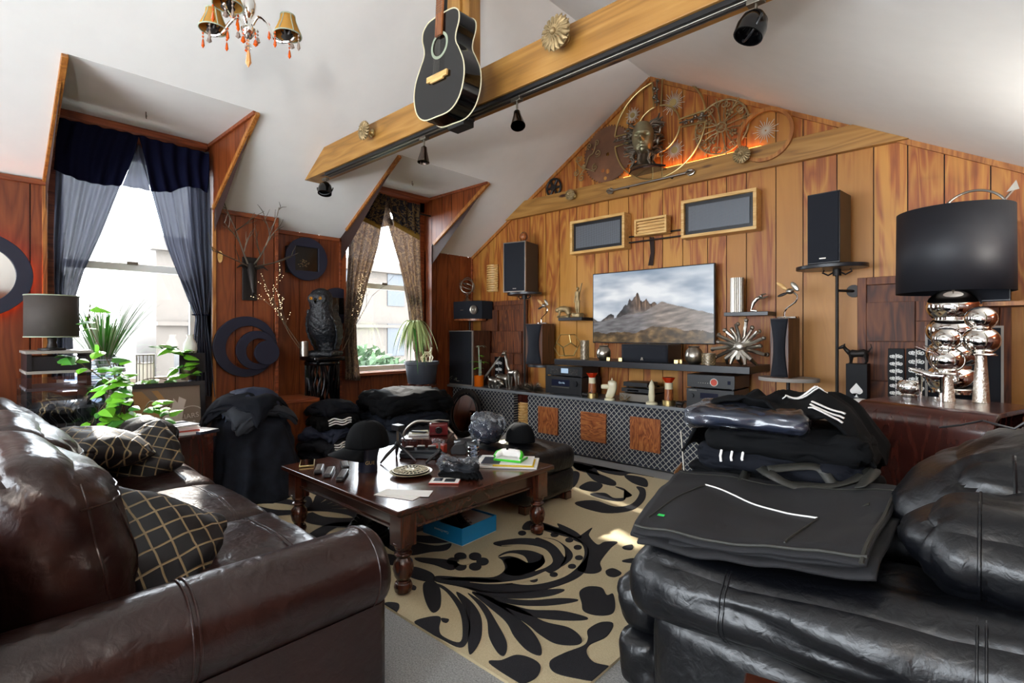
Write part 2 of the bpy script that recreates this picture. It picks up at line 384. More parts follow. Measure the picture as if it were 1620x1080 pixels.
def struct(o): o['kind'] = 'structure'; return o
def dup(root, loc=None, rz=None, label=None, group=None, scale=None):
    def cp(o, par):
        c = o.copy(); COL.objects.link(c); c.parent = par
        for ch in [x for x in bpy.data.objects if x.parent == o and x is not c]: cp(ch, c)
        return c
    r = cp(root, None)
    if loc is not None: r.location = loc
    if rz is not None: r.rotation_euler = (0, 0, rz)
    if scale: r.scale = (scale,)*3
    if label: r['label'] = label
    if group: r['group'] = group
    return r
def text(mb, s, size, T, ext=.001, align='LEFT', bold=0):
    cu = bpy.data.curves.new('t', 'FONT'); cu.body = s; cu.size = size; cu.extrude = ext; cu.align_x = align; cu.offset = bold; cu.resolution_u = 3
    o = bpy.data.objects.new('t', cu); COL.objects.link(o); bpy.context.view_layer.update()
    me = bpy.data.meshes.new_from_object(o); bpy.data.objects.remove(o)
    mb.add([tuple(v.co) for v in me.vertices], [tuple(p.vertices) for p in me.polygons], T); bpy.data.meshes.remove(me)
def frame3(o, x, y):  # matrix with origin o, x axis towards x, y axis near y
    o = V(o); X = (V(x)-o).normalized(); Y = V(y)-o; Z = X.cross(Y).normalized(); Y = Z.cross(X)
    return Matrix(((X.x, Y.x, Z.x, o.x), (X.y, Y.y, Z.y, o.y), (X.z, Y.z, Z.z, o.z), (0, 0, 0, 1)))
WALLY = Matrix(((1, 0, 0, 0), (0, 0, -1, 0), (0, 1, 0, 0), (0, 0, 0, 1)))  # local xy -> world xz, local z -> towards -Y
def wallY(p): return Matrix.Translation(p) @ WALLY
WALLX = Matrix(((0, 0, 1, 0), (1, 0, 0, 0), (0, 1, 0, 0), (0, 0, 0, 1)))  # local xy -> world yz, local z -> towards +X
def wallX(p): return Matrix.Translation(p) @ WALLX
def circ(n, r, c=(0, 0), a0=0): return [(c[0]+r*cos(a0+2*pi*i/n), c[1]+r*sin(a0+2*pi*i/n)) for i in range(n)]
random.seed(4)
# ================================================================ the room
XL, XR, YB, YF = -5.33, 1.0, 4.95, -3.0
RX, RZ, KL = -2.6, 3.978, .59; KR = .559
def zl(x): return RZ+KL*(x-RX)
def zr(x): return RZ-KR*(x-RX)
WX = -5.37   # inner face of the window wall inside the dormers
D1 = (.49, 1.61); D2 = (2.96, 4.15); DX = -4.2; DZ = zl(DX)
struct(MB().lohi((-5.6, YF-.2, -.12), (XR+.2, YB+.2, 0)).build('floor', 'carpet'))
# back wall: boards between dark grooves
def boards(u0, u1, zt, zb=0.0, step=.2, gap=.008, t=.012, jit=.035, seed=1):
    rnd = random.Random(seed); out = []; u = u0
    while u < u1-.01:
        w = step+rnd.choice((-jit, 0, jit)); e = min(u+w, u1)
        out.append((u+gap/2, e-gap/2)); u = e
    return out
def wall_mesh(name, side, pos, u0, u1, top, mat, zb=0.0, step=.2, seed=1, back=.1, flip=1, jit=.035):
    mb = MB()
    def P(u, z, d): return (u, pos+d*flip, z) if side == 'y' else (pos+d*flip, u, z)
    def slab(a, b, d0, d1, cut=0):
        ks = sorted([a, b]+[k for k in (RX,) if side == 'y' and a < k < b])
        for p, q in zip(ks, ks[1:]):
            vs = [P(p, zb, d0), P(q, zb, d0), P(q, top(q)-cut, d0), P(p, top(p)-cut, d0), P(p, zb, d1), P(q, zb, d1), P(q, top(q)-cut, d1), P(p, top(p)-cut, d1)]
            mb.add(vs, [(0, 1, 2, 3), (4, 7, 6, 5), (0, 4, 5, 1), (2, 6, 7, 3), (1, 5, 6, 2), (0, 3, 7, 4)])
    mb.mat(1); slab(u0, u1, .012, back)
    mb.mat(0)
    for a, b in boards(u0, u1, 0, step=step, seed=seed, jit=jit): slab(a, b, 0, .0125)
    return struct(mb.build(name, [mat, 'groove']))
gable = lambda x: zl(x) if x < RX else zr(x)
wall_mesh('wall_back', 'y', YB, XL, XR, gable, 'panel_gold', step=.215, seed=3)
flat = lambda z: (lambda u: z)
LX = -5.19
wall_mesh('wall_left', 'x', LX, -.7, D1[0], flat(zl(LX)), 'panel_red', flip=-1, step=.2, seed=2, back=.3)
struct(MB().lohi((LX-.3, YF, 0), (LX, -2.7, zl(LX))).lohi((LX-.3, -2.7, 0), (LX, -.7, .8)).lohi((LX-.3, -2.7, 2.3), (LX, -.7, zl(LX))).build('wall_left_rear', 'panel_red'))
w4 = MB()  # unseen extra window, added so daylight reaches the right ceiling slope
for a in (-2.66, -1.7, -.74): w4.box((LX-.1, a, 1.55), (.08, .08, 1.5))
w4.box((LX-.1, -1.7, .83), (.1, 2, .06)).box((LX-.1, -1.7, 2.27), (.1, 2, .06)); w4 = struct(w4.build('window_4', 'trim')); MB().box((LX-.12, -1.7, 1.55), (.006, 1.9, 1.4)).build('pane', 'pane', w4)
wall_mesh('wall_left_chimney', 'x', LX, D1[1], 2.2, flat(zl(LX)), 'panel_red', flip=-1, step=.16, seed=5, back=.3)
wall_mesh('wall_left_alcove', 'x', XL, 2.2, D2[0], flat(zl(XL)), 'panel_red', flip=-1, step=.25, seed=6, back=.2)
wall_mesh('wall_left_corner', 'x', XL, D2[1], YB, flat(zl(XL)), 'panel_red', flip=-1, step=.2, seed=8, back=.2)
m = MB(); m.lohi((XL-.05, 2.185, 0), (LX, 2.2, zl(LX))).build('wall_left_return', 'panel_red')['kind'] = 'structure'
SILL = .83; WTOP = 2.86
for i, (a, b) in enumerate((D1, D2)):
    m = wall_mesh('wall_left_sill_%d' % (i+1), 'x', WX, a, b, flat(SILL), 'panel_red', flip=-1, step=.2, seed=9+i, back=.12)
    fr = MB()      # casing round the sashes
    fr.lohi((WX-.1, a, SILL), (WX, a+.07, DZ)).lohi((WX-.1, b-.07, SILL), (WX, b, DZ)).lohi((WX-.1, a, WTOP), (WX, b, DZ))
    w = struct(fr.build('window_%d' % (i+1), 'trim_red'))
    y0, y1 = a+.07, b-.07; x = WX-.05; zm = 1.87
    s = MB()
    for (z0, z1, xx) in ((SILL+.03, zm+.03, x), (zm-.03, WTOP, x-.035)):
        s.lohi((xx-.02, y0, z0), (xx+.02, y0+.05, z1)).lohi((xx-.02, y1-.05, z0), (xx+.02, y1, z1))
        s.lohi((xx-.02, y0+.05, z0), (xx+.02, y1-.05, z0+.06)).lohi((xx-.02, y0+.05, z1-.06), (xx+.02, y1-.05, z1))
    s.build('sash', M['sashblue'] if 'sashblue' in M else 'white', w, bevel=.003)
    g = MB(); g.lohi((x-.003, y0+.05, SILL+.08), (x+.003, y1-.05, zm-.03)); g.lohi((x-.038, y0+.05, zm+.03), (x-.032, y1-.05, WTOP-.06)); g.build('pane', 'pane', w)
    MB().lohi((WX-.08, a+.01, SILL-.01), (WX+.13, b-.01, SILL+.025)).build('window_sill', 'trim_red', w, bevel=.004)
    MB().lohi((x+.02, (a+b)/2-.04, zm+.02), (x+.05, (a+b)/2+.04, zm+.045)).build('sash_lock', 'pewter', w, bevel=.003)
    # outside wall beyond
struct(MB().lohi((XR, YF, 0), (XR+.12, YB, zr(XR))).build('wall_right', 'panel_red'))
m = MB(); m.add([(XL, YF, 0), (XR, YF, 0), (XR, YF, .4), (XL, YF, .4)], [(0, 1, 2, 3)])
m.add([(XL, YF, .4), (-4.9, YF, .4), (-4.9, YF, zl(-4.9)), (XL, YF, zl(XL))], [(0, 1, 2, 3)])
m.add([(.3, YF, .4), (XR, YF, .4), (XR, YF, zr(XR)), (.3, YF, zr(.3))], [(0, 1, 2, 3)])
m.add([(-4.9, YF, 2.5), (.3, YF, 2.4), (.3, YF, zr(.3)), (RX, YF, RZ), (-4.9, YF, zl(-4.9))], [(0, 1, 2, 3, 4)])
struct(m.build('wall_front', 'plaster', solid=.12, off=1))
w3 = MB()  # rear window added behind the camera to let in more daylight
for a in (-4.9, -3.6, -2.3, -1.0, .3): w3.box((a, YF-.05, 1.45), (.09, .08, 2.1))
w3.box((-2.3, YF-.05, .44), (5.2, .1, .08)).box((-2.3, YF-.05, 2.44), (5.2, .1, .08))
w3 = struct(w3.build('window_3', 'trim')); MB().box((-2.3, YF-.06, 1.45), (5.1, .006, 1.95)).build('pane', 'pane', w3)
# ceiling: two slopes with the dormer openings cut out
m = MB()
def sq(x0, x1, y0, y1): m.add([(x0, y0, zl(x0)), (x1, y0, zl(x1)), (x1, y1, zl(x1)), (x0, y1, zl(x0))], [(0, 1, 2, 3)])
for y0, y1, x0 in ((YF, D1[0], XL), (D1[0], D1[1], DX), (D1[1], D2[0], XL), (D2[0], D2[1], DX), (D2[1], YB, XL)):
    sq(x0, RX, y0, y1)
m.add([(RX, YF, RZ), (XR+.1, YF, zr(XR+.1)), (XR+.1, YB, zr(XR+.1)), (RX, YB, RZ)], [(0, 1, 2, 3)])
struct(m.build('ceiling', 'plaster'))
m = MB()
for a, b in (D1, D2): m.lohi((WX-.1, a-.02, DZ), (DX+.004, b+.02, DZ+.04))
struct(m.build('ceiling_dormers', 'plaster'))
# dormer cheeks, boarded
m = MB()
for n_, (a, b) in enumerate((D1, D2)):
    for yy, sg in ((a, -1), (b, 1)):
        m.mat(1); m.add([(WX-.1, yy+.012*sg, zl(WX-.1)-.3), (WX-.1, yy+.012*sg, DZ), (DX, yy+.012*sg, DZ), (LX-.3, yy+.012*sg, zl(LX-.3)-.3)], [(0, 1, 2, 3)])
        m.mat(0); xs = [WX-.1, -5.22, -5.02, -4.83, -4.62, -4.42, DX]
        for x0, x1 in zip(xs, xs[1:]):
            x0 += .004; x1 -= .004
            if x0 > -5.24: m.add([(x0, yy, zl(x0)), (x1, yy, zl(x1)), (x1, yy, DZ), (x0, yy, DZ)], [(0, 1, 2, 3)])
            else: m.add([(x0, yy, SILL), (x1, yy, SILL), (x1, yy, DZ), (x0, yy, DZ)], [(0, 1, 2, 3)])
struct(m.build('wall_dormer_cheeks', ['panel_red', 'groove']))
# trims
m = MB()
def bar(p, q, w, h): 
    p = V(p); q = V(q); d = q-p; T = Matrix.Translation((p+q)/2) @ d.to_track_quat('X', 'Z').to_matrix().to_4x4(); m.box((0, 0, 0), (d.length, w, h), T)
for a, b in (D1, D2):
    bar((LX, a-.012, zl(LX)-.01), (DX, a-.012, DZ-.01), .035, .04); bar((LX, b+.012, zl(LX)-.01), (DX, b+.012, DZ-.01), .035, .04)
    m.lohi((LX-.02, b, SILL-.5), (LX+.012, b+.03, zl(LX))) if b < 3 else None
    m.lohi((LX-.02, a-.03, .3), (LX+.012, a, zl(LX))) if a < 2 else None
struct(m.build('trim_1', 'trim', bevel=.003))
m = MB()
for a, b in (D1, D2): m.lohi((WX, a+.002, DZ-.055), (-5.24, b-.022, DZ-.001)).lohi((WX, b-.02, DZ-.03), (DX, b, DZ))
m.lohi((LX, YF, zl(LX)-.045), (LX+.02, D1[0], zl(LX)-.005)).lohi((LX, D1[1], zl(LX)-.045), (LX+.02, 2.2, zl(LX)-.005))
m.lohi((XL, 2.2, zl(XL)-.045), (XL+.02, D2[0], zl(XL)-.005)).lohi((XL, 2.93, .3), (XL+.02, 2.96, zl(XL))).lohi((LX-.01, 2.17, 0), (LX+.015, 2.2, zl(LX)))
m.lohi((XL, YB-.025, .6), (XL+.025, YB, zl(XL)))
struct(m.build('trim_2', 'trim_red', bevel=.003))
m = MB(); bar((XL, YB-.012, zl(XL)-.02), (RX, YB-.012, RZ-.02), .024, .04); bar((RX, YB-.012, RZ-.02), (XR, YB-.012, zr(XR)-.02), .024, .04)
struct(m.build('trim_3', 'trim'))
# tie board on the gable wall, long beam and king post
zt0, zt1 = 2.775, 2.975
m = MB(); m.prism([((zt0-RZ)/KL+RX, zt0), (RX-(zt0-RZ)/KR, zt0), (RX-(zt1-RZ)/KR, zt1), ((zt1-RZ)/KL+RX, zt1)], .06, wallY((0, YB, 0)))
struct(m.build('trim_4', 'pine', bevel=.003))
m = MB(); b0, b1 = 2.735, 2.955
m.prism([((b0-RZ)/KL+RX, b0), (RX-(b0-RZ)/KR, b0), (RX-(b1-RZ)/KR, b1), ((b1-RZ)/KL+RX, b1)], .16, wallY((0, 2.40, 0)))
struct(m.build('trim_5', 'pine', bevel=.004))
strip = tag(MB().lohi((-2.9, -.010, 0), (-1.5, .010, .006)).build('light_strip', emit('warm_strip', 'FF9A4A', 9), loc=(0, YB-.03, zt1+.001)), 'warm light strip lying on top of the wall board, glowing up the gable', 'light strip')
struct(MB().lohi((RX-.13, 2.25, b1), (RX+.06, 2.39, RZ)).lohi((RX+.06, 2.27, b1), (RX+.13, 2.37, RZ)).build('trim_6', 'pine_z', bevel=.003))
# ---------------------------------------------------------------- outside the windows
m = MB(); m.lohi((-40, -30, -6), (-5.6, 60, -5.9)); struct(m.build('ground', plain('street', 'B4B2AC', .9)))
fac = plain('pale_facade', '4A443E', .9, var=.05)
bld = thing('apartment_building', 'pale grey stone apartment building seen through the window with the pot plant', 'building', (-22, 14, -6))
m = MB(); m.lohi((-6, -9, 0), (0, 12, 10.5)); m.build('wall', fac, bld)
m = MB()
for k in range(7):
    for j in range(4): m.lohi((0, -8+k*2.9, 1.2+j*2.5), (.04, -7+k*2.9, 2.8+j*2.5))
m.build('window', plain('dusky_window', '20262C', .3), bld)['kind'] = 'stuff'
m = MB(); m.lohi((-.1, -9.2, 10.3), (.35, 12.2, 10.8)).lohi((0, -9, 7.6), (.2, 12, 7.75)); m.build('cornice', fac, bld)
b2 = thing('rowhouse', 'long washed-out house front across the street behind the navy-curtained window', 'building', (-20, -3, -6))
m = MB(); m.lohi((-6, -6, 0), (0, 7, 7.2)); m.build('wall', plain('white_facade', '5A5652', .9), b2)
m = MB()
for k in range(5): m.lohi((0, -5+k*2.4, 4.4), (.05, -4+k*2.4, 6.0))
m.build('window', plain('dusky_window2', '343C44', .3), b2)['kind'] = 'stuff'
def tree(x, y, z0, h, r, seed, label):
    rnd = random.Random(seed); t = thing('street_tree', label, 'tree', (x, y, -5.9), group=None)
    m = MB(); m.cyl((0, 0, 0), (0, 0, h*.6), .18, .1, 8)
    for k in range(6): a = rnd.uniform(0, 6.28); m.cyl((0, 0, h*.45), (cos(a)*r*.6, sin(a)*r*.6, h*.8), .07, .03, 6)
    m.build('trunk', 'stem', t)
    m = MB(); ls = .16
    for k in range(5200):
        d = V((rnd.gauss(0, 1), rnd.gauss(0, 1), rnd.gauss(0, 1))).normalized()*(rnd.random()**.4)
        c = V((0, 0, h*.75))+V((d.x*r, d.y*r, d.z*h*.34)); c += V((noise.noise(c*.9), noise.noise(c*.9+V((5, 0, 0))), 0))*.9
        a = V((rnd.gauss(0, 1), rnd.gauss(0, 1), rnd.gauss(0, 1))).normalized(); b = a.orthogonal().normalized()
        m.add([c-a*ls, c+b*ls*.5, c+a*ls, c-b*ls*.5], [(0, 1, 2, 3)])
    m.build('crown', plain('tree_leaf', '22381A', .7, var=.5), t)
tree(-12.5, 7.6, -6, 6.3, 1.7, 3, 'leafy green tree outside the right-hand window, nearest the left curtain')
tree(-13.2, 11.6, -6, 5.4, 1.5, 5, 'smaller green tree outside the right-hand window, seen behind the dracaena')

for (x, y, nm) in ((.70, -1.0, 'added fill lamp shaped as a bronze torchiere by the right wall, unseen behind the camera'), (.74, 3.45, 'added fill lamp shaped as a bronze torchiere by the right wall, out of view beyond the recliner')):  # out-of-view uplights added to brighten the right ceiling slope
    t = thing('added_torchiere', nm, 'added fill lamp', (x, y, 0)); zt = min(1.5, zr(x)-.45)
    MB().lathe((0, 0, 0), [(.14, 0), (.14, .02), (.015, .04), (.012, zt-.02)], 24).build('stand', 'bronze', t)
    MB().lathe((0, 0, zt-.02), [(.02, 0), (.10, .03), (.15, .08), (.146, .08), (.09, .035), (0, .02)], 28).build('bowl', 'bronze', t)
    lamp('added_torchiere_light', 'AREA', (x, y, zt+.03), (R(180), R(-22) if True else 0, 0), 58 if y < 0 else 15, (1, .96, .9), shape='DISK', size=.2)
# ================================================================ sofa (oxblood) on the left
def arm_profile(r=.135, zc=.495, w=.2, n=20):  # outline in (x,z): straight panel with a rolled top
    pts = [(-.06, .05), (.095, .05), (.095, zc-r*.75)]
    for k in range(n+1): a = -.85+(pi+1.55)*k/n; pts.append((r*cos(a), zc+r*sin(a)))
    pts.append((-.06, zc-r*.7)); return pts
def along_y(prof, y0, y1, seg=10, seam=None):
    m = MB(); n = len(prof)
    ys = [y0+(y1-y0)*k/seg for k in range(seg+1)]; sc_ = [1.0]*(seg+1)
    ys += [y1+.012, y1+.03, y1+.034]; sc_ += [1.0, .93, .85]
    cx, cz = 0, .42; vs = []
    for y, s in zip(ys, sc_):
        for p in prof: vs.append((cx+(p[0]-cx)*s, y, cz+(p[1]-cz)*s if s < 1 else p[1]))
    fs = [(j*n+i, j*n+(i+1) % n, (j+1)*n+(i+1) % n, (j+1)*n+i) for j in range(len(ys)-1) for i in range(n)]
    fs += [tuple(range(n)), tuple((len(ys)-1)*n+i for i in range(n-1, -1, -1))]
    return m.add(vs, [f[::-1] for f in fs])
sofa = thing('leather_sofa', 'long oxblood leather sofa with rolled arms in the left foreground', 'sofa', (-2.75, .45, 0))
def L(p, o): return (p[0]-o.location.x, p[1]-o.location.y, p[2]-o.location.z)
m = MB(); m.rbox((0, .02, .2), (1.2, .47, .17), .05, amp=.004, ns=5); m.rbox((0, -.5, .42), (1.3, .12, .4), .09, puff=(0, .02, .02)); m.build('frame', 'leather_brn', sofa)
for s_ in (1, -1):
    a = along_y(arm_profile(), -.55, .52); 
    if s_ < 0: a.v = [(-p[0], p[1], p[2]) for p in a.v]; a.f = [f[::-1] for f in a.f]
    arm = a.build('arm', 'leather_brn', sofa, loc=(s_*1.15, 0, 0), sharp=50)
    for yy in (-.035, -.02, .505):
        pr = [(p[0]*1.01, yy, (p[1]-.42)*1.01+.42) for p in arm_profile()[2:-1]]
        if s_ < 0: pr = [(-p[0], p[1], p[2]) for p in pr]
        MB().tube(pr, .0035, 6).build('piping', 'leather_brn', arm)
for k in range(3):
    c = MB().rbox((-.72+.70*k, .13, .40), (.348, .43, .1), .07, puff=(0, .02, .045), amp=.012, ns=4, seed=k+3, N=20, crease=.006).build('seat_cushion', 'leather_brn', sofa)
    seam_on(c, [(-.72+.70*k+x*.33, .40, 1) for x in [i/12-1 for i in range(25)]], (0, 0, -1)); seam_on(c, [(-.72+.70*k+x*.33, .415, 1) for x in [i/12-1 for i in range(25)]], (0, 0, -1), .002)
for k in range(3):
    def lean(p): return V((p.x, p.y-.18*(p.z), p.z))
    c = MB().rbox((-.72+.70*k, -.27, .70), (.35, .13, .27), .12, puff=(0, .085, .03), amp=.022, ns=3.5, seed=k+9, N=22, crease=.012, shape=lean).build('back_cushion', 'leather_brn', sofa)
    seam_on(c, [(-.72+.70*k+x*.335, .6, .82+.02*x*x) for x in [i/12-1 for i in range(25)]], (0, -1, 0)); seam_on(c, [(-.72+.70*k+.24, .6, .46+.02*j) for j in range(19)], (0, -1, 0))
    seam_on(c, [(2, -.27+.09-.18*(z-.7), z) for z in [.46+.02*j for j in range(23)]], (-1, 0, 0))
for x in (-1.15, 1.15):
    for y in (-.5, .42): MB().lathe((x, y, 0), [(.03, 0), (.04, .05)], 12).build('foot', 'mahog_z', sofa)
def basis(c, e1, n):
    e1 = V(e1).normalized(); n = V(n); n = (n-e1*n.dot(e1)).normalized(); e2 = n.cross(e1)
    return Matrix(((e1.x, e2.x, n.x, c[0]), (e1.y, e2.y, n.y, c[1]), (e1.z, e2.z, n.z, c[2]), (0, 0, 0, 1)))
def pillow(name, label, T, h=(.24, .24, .07), mat='pillow', seed=1):
    def pinch(p):
        a = abs(p.x)/h[0]; b = abs(p.y)/h[1]; k = max(0, a*b); return V((p.x*(1-.1*(1-a)*0-.08*b*(1-a)), p.y*(1-.08*a*(1-b)), p.z*(1-.75*k**2)))
    o = MB().rbox((0, 0, 0), h, .06, puff=(0, 0, .05), amp=.02, ns=5, seed=seed, N=20, shape=pinch, crease=.01).build(name, mat)
    o.matrix_world = T; return tag(o, label, 'pillow')
pillow('throw_pillow', 'dark trellis-patterned throw pillow lying between the sofa back and the near arm', basis((-2.03, .38, .62), (.30, .75, -.30), (1.0, -.1, .9)), (.27, .18, .06), seed=2)
pillow('throw_pillow', 'trellis-patterned throw pillow lying on top at the far end of the sofa', basis((-3.42, .50, .71), (.9, .25, -.02), (.1, .25, 1)), (.25, .2, .06), seed=4)
pillow('throw_pillow', 'trellis-patterned throw pillow standing on edge against the far sofa arm', basis((-3.47, .70, .60), (.3, .7, .45), (.8, -.5, .4)), (.2, .16, .05), seed=5)
pillow('bolster_pillow', 'plain black bolster pillow leaning on the far sofa arm', basis((-3.74, .79, .66), (1, .2, 0), (0, -.6, 1)), (.16, .13, .1), 'leather_blk', seed=6)
# ================================================================ coffee table
T0 = thing('coffee_table', 'square mahogany coffee table with turned legs heaped with clutter', 'table', (-2.72, 2.05, .016))
TZ = .45
TZ -= .016; m = MB(); m.box((0, 0, TZ-.014), (1.29, 1.21, .028)).box((0, 0, TZ-.034), (1.25, 1.17, .014)); m.build('tabletop', 'mahog', T0, bevel=.006, seg=3)
m = MB()
for s_ in (-1, 1): m.box((0, s_*.515, .36), (1.05, .025, .11)).box((s_*.555, 0, .36), (.025, .95, .11)).box((0, s_*.53, .305), (1.05, .016, .014)).box((s_*.57, 0, .305), (.016, .95, .014))
m.build('apron', 'mahog', T0, bevel=.003)
for sx in (-1, 1):
    for sy in (-1, 1):
        m = MB(); m.box((0, 0, .33), (.095, .095, .19))
        m.lathe((0, 0, 0), [(.03, 0), (.042, .006), (.047, .03), (.04, .05), (.028, .056), (.033, .064), (.045, .085), (.052, .12), (.047, .15), (.033, .168), (.028, .176), (.044, .186), (.046, .196), (.03, .206), (.042, .22), (.044, .236), (.052, .25)], 28)
        m.build('leg', 'mahog_z', T0, loc=(sx*.57, sy*.52, 0), bevel=.003)
TZ = .45
# ================================================================ rug: cream ground with black pile motifs
rx0, rx1, ry0, ry1 = -4.75, -1.085, 1.40, 4.28; RZ0 = .012
RUG = MB(); RUG.lohi((rx0, ry0, 0), (rx1, ry1, RZ0)); RUG.mat(1)
def fl(px, py): p = AZ(px, py, RZ0); return (p.x, p.y)
RUGT = .0035
def rpoly(pts, smooth=True):
    if smooth: pts = catmull(pts)
    pts = [(max(rx0, min(rx1, x)), max(ry0, min(ry1, y))) for x, y in pts]
    a = sum(pts[i-1][0]*pts[i][1]-pts[i][0]*pts[i-1][1] for i in range(len(pts)))
    if a < 0: pts = pts[::-1]
    RUG.prism(pts, RZ0+RUGT, t0=RZ0-.001)
def catmull(P, k=5, closed=True):
    out = []; n = len(P)
    for i in range(n if closed else n-1):
        p0, p1, p2, p3 = (P[(i-1) % n], P[i], P[(i+1) % n], P[(i+2) % n]) if closed else (P[max(i-1, 0)], P[i], P[i+1], P[min(i+2, n-1)])
        for j in range(k):
            t = j/k; out.append(tuple(.5*((2*p1[a])+(-p0[a]+p2[a])*t+(2*p0[a]-5*p1[a]+4*p2[a]-p3[a])*t*t+(-p0[a]+3*p1[a]-3*p2[a]+p3[a])*t**3) for a in range(len(p1))))
    if not closed: out.append(tuple(P[-1]))
    return out
def stroke(pts, ws):  # tapering band along a centre line on the rug
    c = catmull(pts, 8, False); w = catmull([(x, 0) for x in ws], 8, False); n = len(c); Lf = []; Rt = []
    for i in range(n):
        a = c[max(i-1, 0)]; b = c[min(i+1, n-1)]; dx, dy = b[0]-a[0], b[1]-a[1]; l = sqrt(dx*dx+dy*dy) or 1
        nx, ny = -dy/l, dx/l; ww = max(w[i][0], .001); Lf.append((c[i][0]+nx*ww, c[i][1]+ny*ww)); Rt.append((c[i][0]-nx*ww, c[i][1]-ny*ww))
    for i in range(n-1):
        q = [Lf[i], Lf[i+1], Rt[i+1], Rt[i]]
        q = [(max(rx0, min(rx1, x)), max(ry0, min(ry1, y))) for x, y in q]
        z = RZ0+RUGT; RUG.add([(x, y, z) for x, y in q], [(3, 2, 1, 0)])
def sp(pts, ws): stroke([fl(*p) for p in pts], ws)
def pp(pts, s=True): rpoly([fl(*p) for p in pts], s)
def Z8(pts): return [(540+x/3, 720+y/3) for x, y in pts]
# outer crest with flame leaves (right-hand scroll)
pp(Z8([(895, 312), (1010, 345), (1100, 385), (1170, 440), (1170, 500), (1150, 560), (1060, 610), (900, 650), (700, 655), (570, 625), (450, 600), (450, 575), (560, 580), (720, 592), (760, 600), (880, 618), (1000, 600), (1090, 560), (1150, 490), (1140, 420), (1060, 378), (960, 355), (860, 352)]))
pp(Z8([(1100, 400), (1130, 385), (1190, 345), (1175, 380), (1215, 425), (1250, 412), (1310, 412), (1280, 440), (1230, 505), (1235, 545), (1190, 562), (1120, 545), (1165, 480), (1160, 430)]))
pp(Z8([(893, 312), (960, 322), (1030, 345), (1028, 325), (1110, 362), (1140, 395), (1060, 385), (930, 345)]))
for x, y in ((858, 370), (938, 370), (1012, 378), (1082, 403), (1122, 438), (1128, 487), (1095, 528), (1008, 567), (913, 592), (793, 607)):
    pp([(540+x/3+11*cos(a*.785)/1.7, 720+y/3+6*sin(a*.785)/1.7) for a in range(8)])
# inner scroll
pp(Z8([(725, 415), (850, 395), (960, 405), (1045, 440), (1070, 490), (1030, 540), (930, 580), (800, 605), (620, 600), (470, 590), (600, 580), (720, 580), (775, 545), (765, 500), (745, 480), (800, 455), (900, 455), (975, 490), (960, 530), (920, 552), (985, 500), (960, 455), (860, 428), (760, 432)]))
pp(Z8([(770, 500), (820, 488), (885, 512), (940, 500), (960, 470), (975, 500), (940, 540), (840, 575), (770, 560), (790, 530)]))
pp(Z8([(920, 395), (1010, 400), (1085, 450), (1095, 490), (1040, 530), (1060, 480), (1020, 430)]))
# flower on a stem
for k in range(6):
    a = k*1.047; pp([(540+(600+70*cos(a)+30*cos(t*.9))/3, 720+(505+28*sin(a)+18*sin(t*.9))/3) for t in range(7)])
pp(Z8([(350, 488), (430, 490), (520, 500), (560, 520), (520, 545), (440, 520), (370, 505)]))
RUG.mat(0); rpoly([(x, y) for x, y in [fl(540+(582+32*cos(t*.6))/3, 720+(508+15*sin(t*.6))/3) for t in range(11)]]); RUG.v[-22:] = [(x, y, z+.0012 if z > RZ0 else z) for x, y, z in RUG.v[-22:]]; RUG.mat(1)
RUG.mat(0); RUGT = .0047
for pts, ws in (([(745, 487), (800, 475), (850, 485), (883, 512)], (.002, .02, .022, .004)), ([(760, 432), (860, 430), (950, 450), (985, 500), (965, 530), (920, 552)], (.004, .012, .02, .022, .014, .002)), ([(935, 392), (1000, 410), (1040, 440), (1060, 485)], (.004, .022, .02, .003)), ([(610, 606), (700, 612), (800, 606), (900, 590), (980, 560)], (.002, .006, .010, .014, .02))): sp(Z8(pts), ws)
RUG.mat(1); RUGT = .0035
# palmette fronds
pp(Z8([(390, 610), (440, 600), (470, 640), (470, 720), (430, 745), (395, 680)]))
pp(Z8([(345, 800), (410, 770), (470, 770), (465, 820), (480, 860), (560, 890), (575, 830), (560, 740), (500, 650), (440, 610), (490, 625), (560, 690), (610, 790), (600, 880), (560, 912), (470, 870)]))
pp(Z8([(545, 650), (610, 690), (660, 760), (668, 840), (650, 900), (610, 945), (600, 880), (605, 800), (580, 720)]))
pp(Z8([(600, 655), (680, 710), (740, 800), (785, 890), (775, 950), (740, 935), (700, 860), (690, 780), (650, 710)]))
pp(Z8([(620, 650), (720, 680), (820, 760), (900, 830), (945, 900), (945, 950), (880, 925), (820, 860), (780, 790), (700, 720)]))
pp(Z8([(640, 655), (740, 690), (850, 730), (960, 790), (1080, 820), (1140, 870), (1120, 900), (1020, 895), (940, 850), (880, 800), (780, 740)]))
pp(Z8([(700, 690), (800, 710), (900, 735), (1040, 740), (1150, 765), (1165, 780), (1080, 785), (960, 775), (860, 755)]))
pp(Z8([(620, 655), (760, 680), (900, 690), (1040, 680), (1125, 688), (1060, 705), (940, 715), (800, 705)]))
pp(Z8([(570, 620), (700, 650), (850, 650), (980, 638), (1060, 640), (990, 668), (860, 680), (720, 672)]))
pp(Z8([(475, 775), (510, 780), (500, 795), (480, 790)])); pp(Z8([(185, 725), (215, 700), (270, 705), (270, 735), (235, 755)]))
